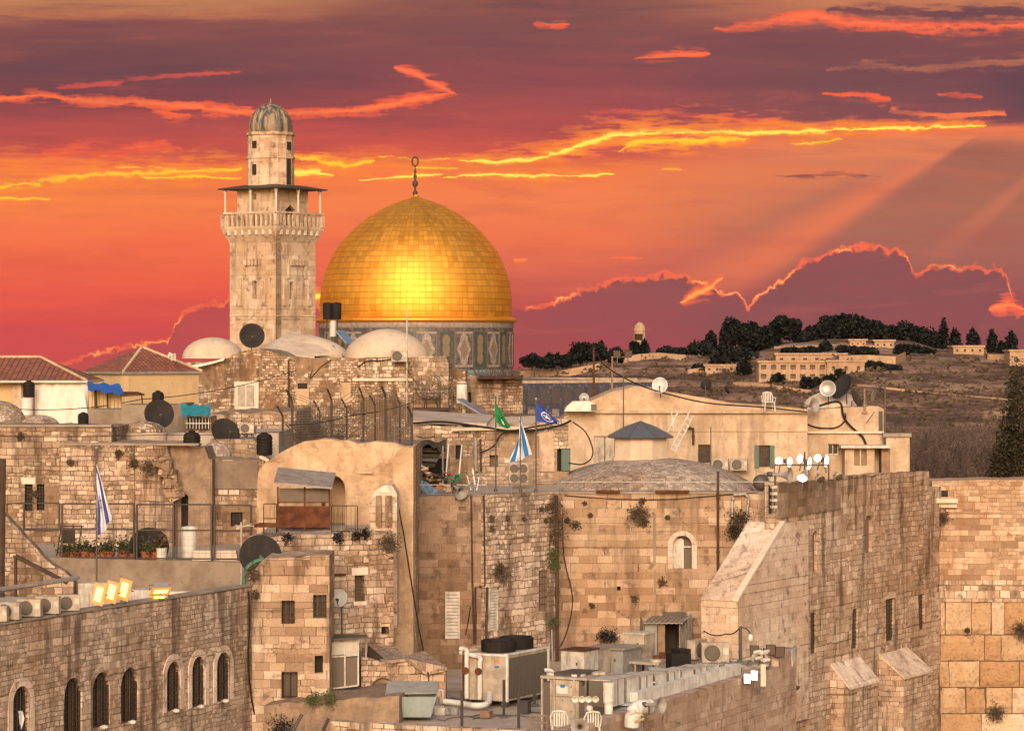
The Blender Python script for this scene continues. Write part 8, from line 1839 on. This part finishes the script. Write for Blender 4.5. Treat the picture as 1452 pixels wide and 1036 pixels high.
# ---------------------------------------------------------------- left: red-tiled houses and low roofs
def hip(parent, p, z, hgt, rl, mat='roof_tiles'):
    """hip roof over the rectangle p (4 corners, near-left first, counter-clockwise), ridge shortened by rl"""
    a, b, c_, d = [Vector((q[0], q[1], z)) for q in p]; m1 = (a+d)/2; m2 = (b+c_)/2; r1 = m1+(m2-m1)*rl+Vector((0, 0, hgt)); r2 = m2+(m1-m2)*rl+Vector((0, 0, hgt)); m = MB()
    def slope(pts):
        # tile coordinates: across the eave, up the slope
        e = (pts[1]-pts[0]).normalized(); nn = (pts[1]-pts[0]).cross(pts[-1]-pts[0]).normalized(); up = nn.cross(e)
        m.face(pts, [((q-pts[0]).dot(e), (q-pts[0]).dot(up)) for q in pts])
    slope([a, b, r2, r1] if rl < .49 else [a, b, r1]); slope([c_, d, r1, r2] if rl < .49 else [c_, d, r1]); slope([b, c_, r2]); slope([d, a, r1])
    m.k = 1; m.add([a, b, c_, d], [(3,2,1,0)]); 
    m.build('roof', [mat, 'wood'], parent); m = MB()
    for q in (a, b): m.tube([q, r1 if q is a else r2], .09, 5)
    m.tube([r1, r2+Vector((.01, 0, 0))], .09, 5); m.build('ridge_tiles', 'ochre_plaster', parent)
    m = MB(); 
    for q, r_ in ((a, b), (b, c_), (c_, d), (d, a)): m.tube([q+Vector((0, 0, -.06)), r_+Vector((0, 0, -.06))], .07, 5)
    m.build('gutter', 'galvanised', parent)
yl = 150.0
L2 = T('tiled_house', 'yellow house with a red hipped tile roof left of the stone domes', 'house', (X(215, yl), yl, 10), 'red-roofed houses')
cnr = Vector((X(176, yl), yl)); Rr1 = Vector((X(280, 153), 153.5)); Ll1 = Vector((X(118, 152.5), 153.0)); back = Rr1+(Ll1-cnr)
ze = Z(527, yl)
for a, b, nm in ((Ll1, cnr, 'left_wall'), (cnr, Rr1, 'right_wall')):
    Wl = Wall(a, b); L3 = (b-a).length; m = MB(); m.prism([Wl.w(0, 10), Wl.w(L3, 10), Wl.w(L3, ze), Wl.w(0, ze)], tuple(-Wl.n.to_3d()*.3)); m.build(nm, 'yellow_plaster', L2)
ctr2 = (cnr+back)/2; sc_ = 1.06; q4 = [ctr2+(q-ctr2)*sc_ for q in (cnr, Rr1, back, Ll1)]
hip(L2, q4, ze, 35*yl/F, .5)
L1_ = T('tiled_house', 'house with a low red tile roof at the left edge, white sheeting below', 'house', (X(40, 143), 143, 10), 'red-roofed houses')
ze1 = Z(539, 143); q4 = [(X(-120, 143), 142.6), (X(124, 143), 142.6), (X(146, 150), 150), (X(-90, 150), 150)]; hip(L1_, q4, ze1, 32*146/F, .32)
m = MB(); m.box(X(-120, 143.4), X(48, 143.4), 143.4, 148, 10, ze1-.1); m.build('wall', 'yellow_plaster', L1_); m = MB(); m.box(X(18, 143.3), X(31, 143.3), 143.2, 143.4, 12, ze1-.1); m.build('pilaster', 'cream_plaster', L1_)
m = MB(); nx = 12
for i in range(nx+1):
    for j in range(6): m.v.append(P(49+76*i/nx, 541+(603-541)*j/5, 142.9+.10*math.sin(i*2.1+j*.6)+.03*math.sin(i*5)))
for i in range(nx):
    for j in range(5): m.f.append((i*6+j, (i+1)*6+j, (i+1)*6+j+1, i*6+j+1)); m.mi.append(0)
tag(m.build('white_sheeting', 'white_tarp', smooth=True), 'big white sheet hanging under the red roof at the left', 'sheet')
for i in range(2):
    pass
def sheet(pts, mt, lab, nm='tarpaulin', n1=12, n2=5, wv=.08):
    TL, TR, BR, BL = pts; m = MB()
    for j in range(n2+1):
        for i in range(n1+1):
            s_, q_ = i/n1, j/n2; p = (TL*(1-s_)+TR*s_)*(1-q_)+(BL*(1-s_)+BR*s_)*q_; m.v.append(p+Vector((0, wv*math.sin(i*1.9+j), wv*.7*math.sin(i*1.3+j*2))))
    for j in range(n2):
        for i in range(n1): m.f.append((j*(n1+1)+i, j*(n1+1)+i+1, (j+1)*(n1+1)+i+1, (j+1)*(n1+1)+i)); m.mi.append(0)
    return tag(m.build(nm, mt, smooth=True), lab, 'tarpaulin')
sheet([P(123, 542, 142), P(171, 545, 142), P(176, 561, 140.5), P(125, 552, 140.5)], 'blue_tarp', 'bright blue tarpaulin over the low shed right of the white sheet')
sheet([P(256, 573, 133), P(299, 575, 133), P(298, 588, 132.6), P(258, 590, 132.6)], 'teal_tarp', 'teal tarpaulin hanging over a barred opening below the stone domes')
sh_ = T('roof_shed', 'ochre slatted shed under the blue tarpaulin', 'shed', P(150, 602, 141)); m = MB()
for i in range(9): a = 126+i*5.2; m.box(X(a, 141.5), X(a+4.6, 141.5), 141.5, 141.6, Z(604, 141.5), Z(552, 141.5))
m.build('slats', 'yellow_plaster', sh_); m = MB(); m.tube([P(135, 552, 141.2), P(136, 596, 141.2)], .06, 5); m.tube([P(152, 556, 141.2), P(153, 600, 141.2)], .04, 5); m.build('posts', 'brown_steel', sh_)
m = MB(); slab(m, [P(170, 560, 140), P(205, 558, 140), P(195, 555, 143), P(172, 555, 143)], .08); m.tube([P(201, 560, 140), P(202, 576, 140)], .04, 4); tag(m.build('lean_roof', 'rust'), 'small rusty sheet roof on a thin post right of the blue tarpaulin', 'roof')
lr = T('low_roofs', 'low grey rendered roof walls between the red-roofed houses and the terrace', 'house', P(200, 600, 136)); m = MB()
m.box(X(125, 138), X(175, 138), 138, 141, 12, Z(580, 138)); m.box(X(172, 137), X(252, 137), 137, 141, 12, Z(574, 137)); m.box(X(252, 134), X(262, 134), 134, 138, 12, Z(572, 134)); m.build('block', 'grey_render', lr)
m = MB(); m.box(X(-40, 134), X(400, 134), 132, 160, 10, Z(612, 134)); m.build('flat_roof', 'roof_dirt', lr); m = MB(); m.box(X(262, 133.6), X(300, 133.6), 133.4, 136, 12, Z(590, 133.6)); m.build('block', 'weathered', lr)
m = MB(); m.box(X(264, 133.3), X(297, 133.3), 133.2, 133.39, Z(608, 133.3), Z(592, 133.3)); m.build('barred_opening', 'dark_hole', lr); m = MB()
for i in range(8): m.tube([P(265+4.4*i, 608, 133.1), P(265+4.4*i, 592, 133.1)], .02, 4)
m.tube([P(263, 600, 133.1), P(298, 600, 133.1)], .03, 4); m.build('bars', 'galvanised', lr)
WX = Wall((X(298, 140), 140), (X(420, 140), 140)); bld('low_house', 'shadowed lower stone wall at the foot of the domed house', 'house', WX, [(298,586), (420,583)], 10, 'weathered', [], D=10, seed=91, amp=.08)
m = MB(); m.box(X(300, 128), X(372, 128), 127.5, 131, 12, Z(622, 128)); tag(m.build('parapet_block', 'weathered'), 'low stone block behind the small round dome and the black tank', 'block')
d1 = T('small_dome', 'little stone dome on the roofs left of centre, in front of the big dark dish', 'dome', P(203, 612, 127)); vault(P(205, 614, 127), 31*127/F, .9, 17*127/F, 'old_small', d1, 'shell'); m = MB(); m.lathe([(.93, -.3), (.95, .02), (.85, .04)], P(205, 614, 127), 24); m.build('base_ring', 'lime_plaster', d1)
d2 = T('small_dome', 'little grey stone dome between the two black tanks', 'dome', P(305, 648, 124)); vault(P(305, 648, 124), 24*124/F, .7, 22*124/F, 'paving', d2, 'shell'); m = MB(); m.lathe([(.72, -.3), (.74, .02), (.6, .04)], P(305, 648, 124), 24); m.build('base_ring', 'lime_plaster', d2)
d3 = T('small_dome', 'grey dome at the left edge of the photo behind the wall top', 'dome', P(0, 602, 130)); vault(P(0, 604, 130), 38*130/F, 1, 36*130/F, 'paving', d3, 'shell'); m = MB(); m.lathe([(1.15, -.3), (1.17, .02), (1.0, .04)], P(0, 604, 130), 24); m.build('base_ring', 'lime_plaster', d3)
d4 = T('small_dome', 'low grey dome second from the left edge behind the wall top', 'dome', P(57, 604, 129)); vault(P(57, 605, 129), 28*129/F, .8, 17*129/F, 'paving', d4, 'shell'); m = MB(); m.lathe([(.85, -.3), (.87, .02), (.7, .04)], P(57, 605, 129), 24); m.build('base_ring', 'lime_plaster', d4)
dish(P(225, 588, 131), 1.25, (.25, -1, .3), 'big dark dish behind the little stone dome', mast=.9); dish(P(318, 615, 128), 1.25, (.5, -.9, .5), 'big dark dish beside the grey stone dome, right', mast=.6)
tank(P(118, 606, 126.5), 'black tank on the wall top before the white sheet', .52*.98); tank(P(41, 563, 142), 'black tank standing on a white cylinder under the left red roof', .62); tank(P(272, 645, 122), 'black tank left of the grey stone dome', .78); tank(P(375, 645, 120.5), 'black tank at the left end of the ochre ruin', .72); tank(P(224, 578, 134), 'low black tank behind the big dark dish', .6)
m = MB(); m.lathe([(.001, 0), (.28, 0), (.28, .78), (.001, .8)], P(38, 588, 142), 16); tag(m.build('white_cylinder', 'white_paint'), 'white cylinder under the black tank of the left red-roofed house', 'boiler')
m = MB(); m.prism([P(112, 585, 142.4), P(124, 585, 142.4), P(119, 552, 142.4)], (0, .05, 0)); tag(m.build('white_cloth', 'flag_white'), 'narrow white cloth hanging at the right end of the white sheet', 'cloth')
ac(P(350, 615, 127), 'small white unit with a fan right of the big dark dish', 0, .7)
tuft(P(352, 612, 130), .45, 'dark green shrub behind the second big dark dish', 'cypress_leaf', 300, name='bush', grp='small green bushes', down=-.5)
m = MB(); 
for i in range(5): m.cbox(P(371+2*i, 650+i, 119.8), (.16, .12, .1), .4*i)
tag(m.build('white_rubble', 'bright_stone'), 'white scraps under the black tank by the ochre ruin', 'rubble')
m = MB(); m.tube([P(238, 507, 152), P(242, 500, 152)], .08, 6); m.cbox(P(246, 511, 152), (.25, .2, .35)); tag(m.build('roof_vents', 'white_metal'), 'two small white vents beside the red hipped roof', 'vents')
# ---------------------------------------------------------------- trees on the right
t = T('cypress_tree', 'tall dark cypress at the right edge above the great wall', 'tree', (X(1436, 165), 165, 6), 'trees right of the houses'); rnd = random.Random(2)
blobs = []
for px, py, r_, h_ in [(1441,528,7,16), (1440,550,13,20), (1440,575,17,24), (1438,600,21,26), (1436,625,25,28), (1432,650,30,28), (1430,680,34,34), (1462,640,22,40)]: k = 165/F; blobs.append((P(px, py, 165), (r_*k, r_*k, h_*k)))
m = MB(); crown_mb(m, blobs, 9000, .16, rnd); m.build('crown', 'cypress_leaf', t); m = MB(); m.tube([(X(1438, 165), 165, 5), P(1440, 560, 165)], [.3, .08], 6); m.build('trunk', 'bark', t)
m = MB(); crown_mb(m, [(P(1447, 535, 170), (.9, .9, 1.2)), (P(1452, 560, 170), (1.2, 1, 1.6))], 900, .16, rnd); t = T('cypress_tree', 'second dark cypress partly hidden behind the tall one, cut by the right edge', 'tree', (X(1458, 170), 170, 6), 'trees right of the houses'); m.build('crown', 'cypress_leaf', t); m = MB(); m.tube([(X(1452, 170), 170, 5), P(1452, 560, 170)], [.3, .08], 6); m.build('trunk', 'bark', t)
def bare_tree(px, py, Y, hgt, label, seed, spread=.5, mat='twig'):
    rnd = random.Random(seed); top = P(px, py, Y); z0 = top.z-hgt; t = T('bare_tree', label, 'tree', (top.x, Y, z0), 'leafless trees behind the houses'); tr = MB(); tw = MB()
    def br(p, d, L_, r_, lv):
        q = p+d*L_*.5+Vector((rnd.gauss(0, .05), rnd.gauss(0, .05), 0))*L_; e = p+d*L_
        (tr if lv < 3 else tw).tube([p, q, e], [r_, r_*.85, r_*.68], 5 if lv < 2 else 3, cap=False)
        if lv >= 6: return
        for _ in range(3 if lv < 5 else 4):
            nd = (d+Vector((rnd.gauss(0, spread), rnd.gauss(0, spread), rnd.gauss(.08, spread*.5)))).normalized(); br(e if rnd.random() < .6 else q, nd, L_*rnd.uniform(.62, .82), r_*.68, lv+1)
    br(Vector((top.x, Y, z0)), Vector((rnd.gauss(0, .06), 0, 1)), hgt*.30, hgt*.016, 0)
    tr.build('trunk', 'bark', t); tw.build('twigs', 'bark', t)
for i, a in enumerate([(1275,590,175,9.5,'leafless tree directly right of the small plain block'), (1298,585,190,10,'leafless tree second right of the plain block'), (1322,578,200,11,'broad leafless tree in the middle of the bare trees'), (1345,590,185,9,'low leafless tree in the middle, nearer the wall'), (1372,580,205,11,'tall leafless tree left of the dark cypress'), (1398,600,190,9,'leafless tree touching the left side of the dark cypress'),
        (1310,620,170,7,'low leafless tree behind the wall top, left'), (1360,620,172,7,'low leafless tree behind the wall top, right'), (1392,560,215,12,'farthest leafless tree near the cypress top'), (1285,560,215,12,'farthest leafless tree above the plain block')]): bare_tree(*a, seed=i+5)
rnd = random.Random(99); m = MB()
for _ in range(9000):
    px = rnd.uniform(1255, 1500); Y_ = rnd.uniform(176, 235); c = Vector((X(px, Y_), Y_, 0)); zt = Z(612+14*noise.noise(Vector((px*.05, Y_*.05, 0)))*2, Y_)
    p = Vector((c.x, Y_, rnd.uniform(max(6, zt-6), zt))); d = Vector((rnd.gauss(0, .35), rnd.gauss(0, .3), abs(rnd.gauss(.4, .35)))); m.tube([p, p+d], [.016, .006], 3, cap=False)
tag(m.build('thicket', 'twig', loc=(0, 0, 0)), 'grey-brown leafless thicket filling the slope behind the great wall', 'thicket', kind='stuff')
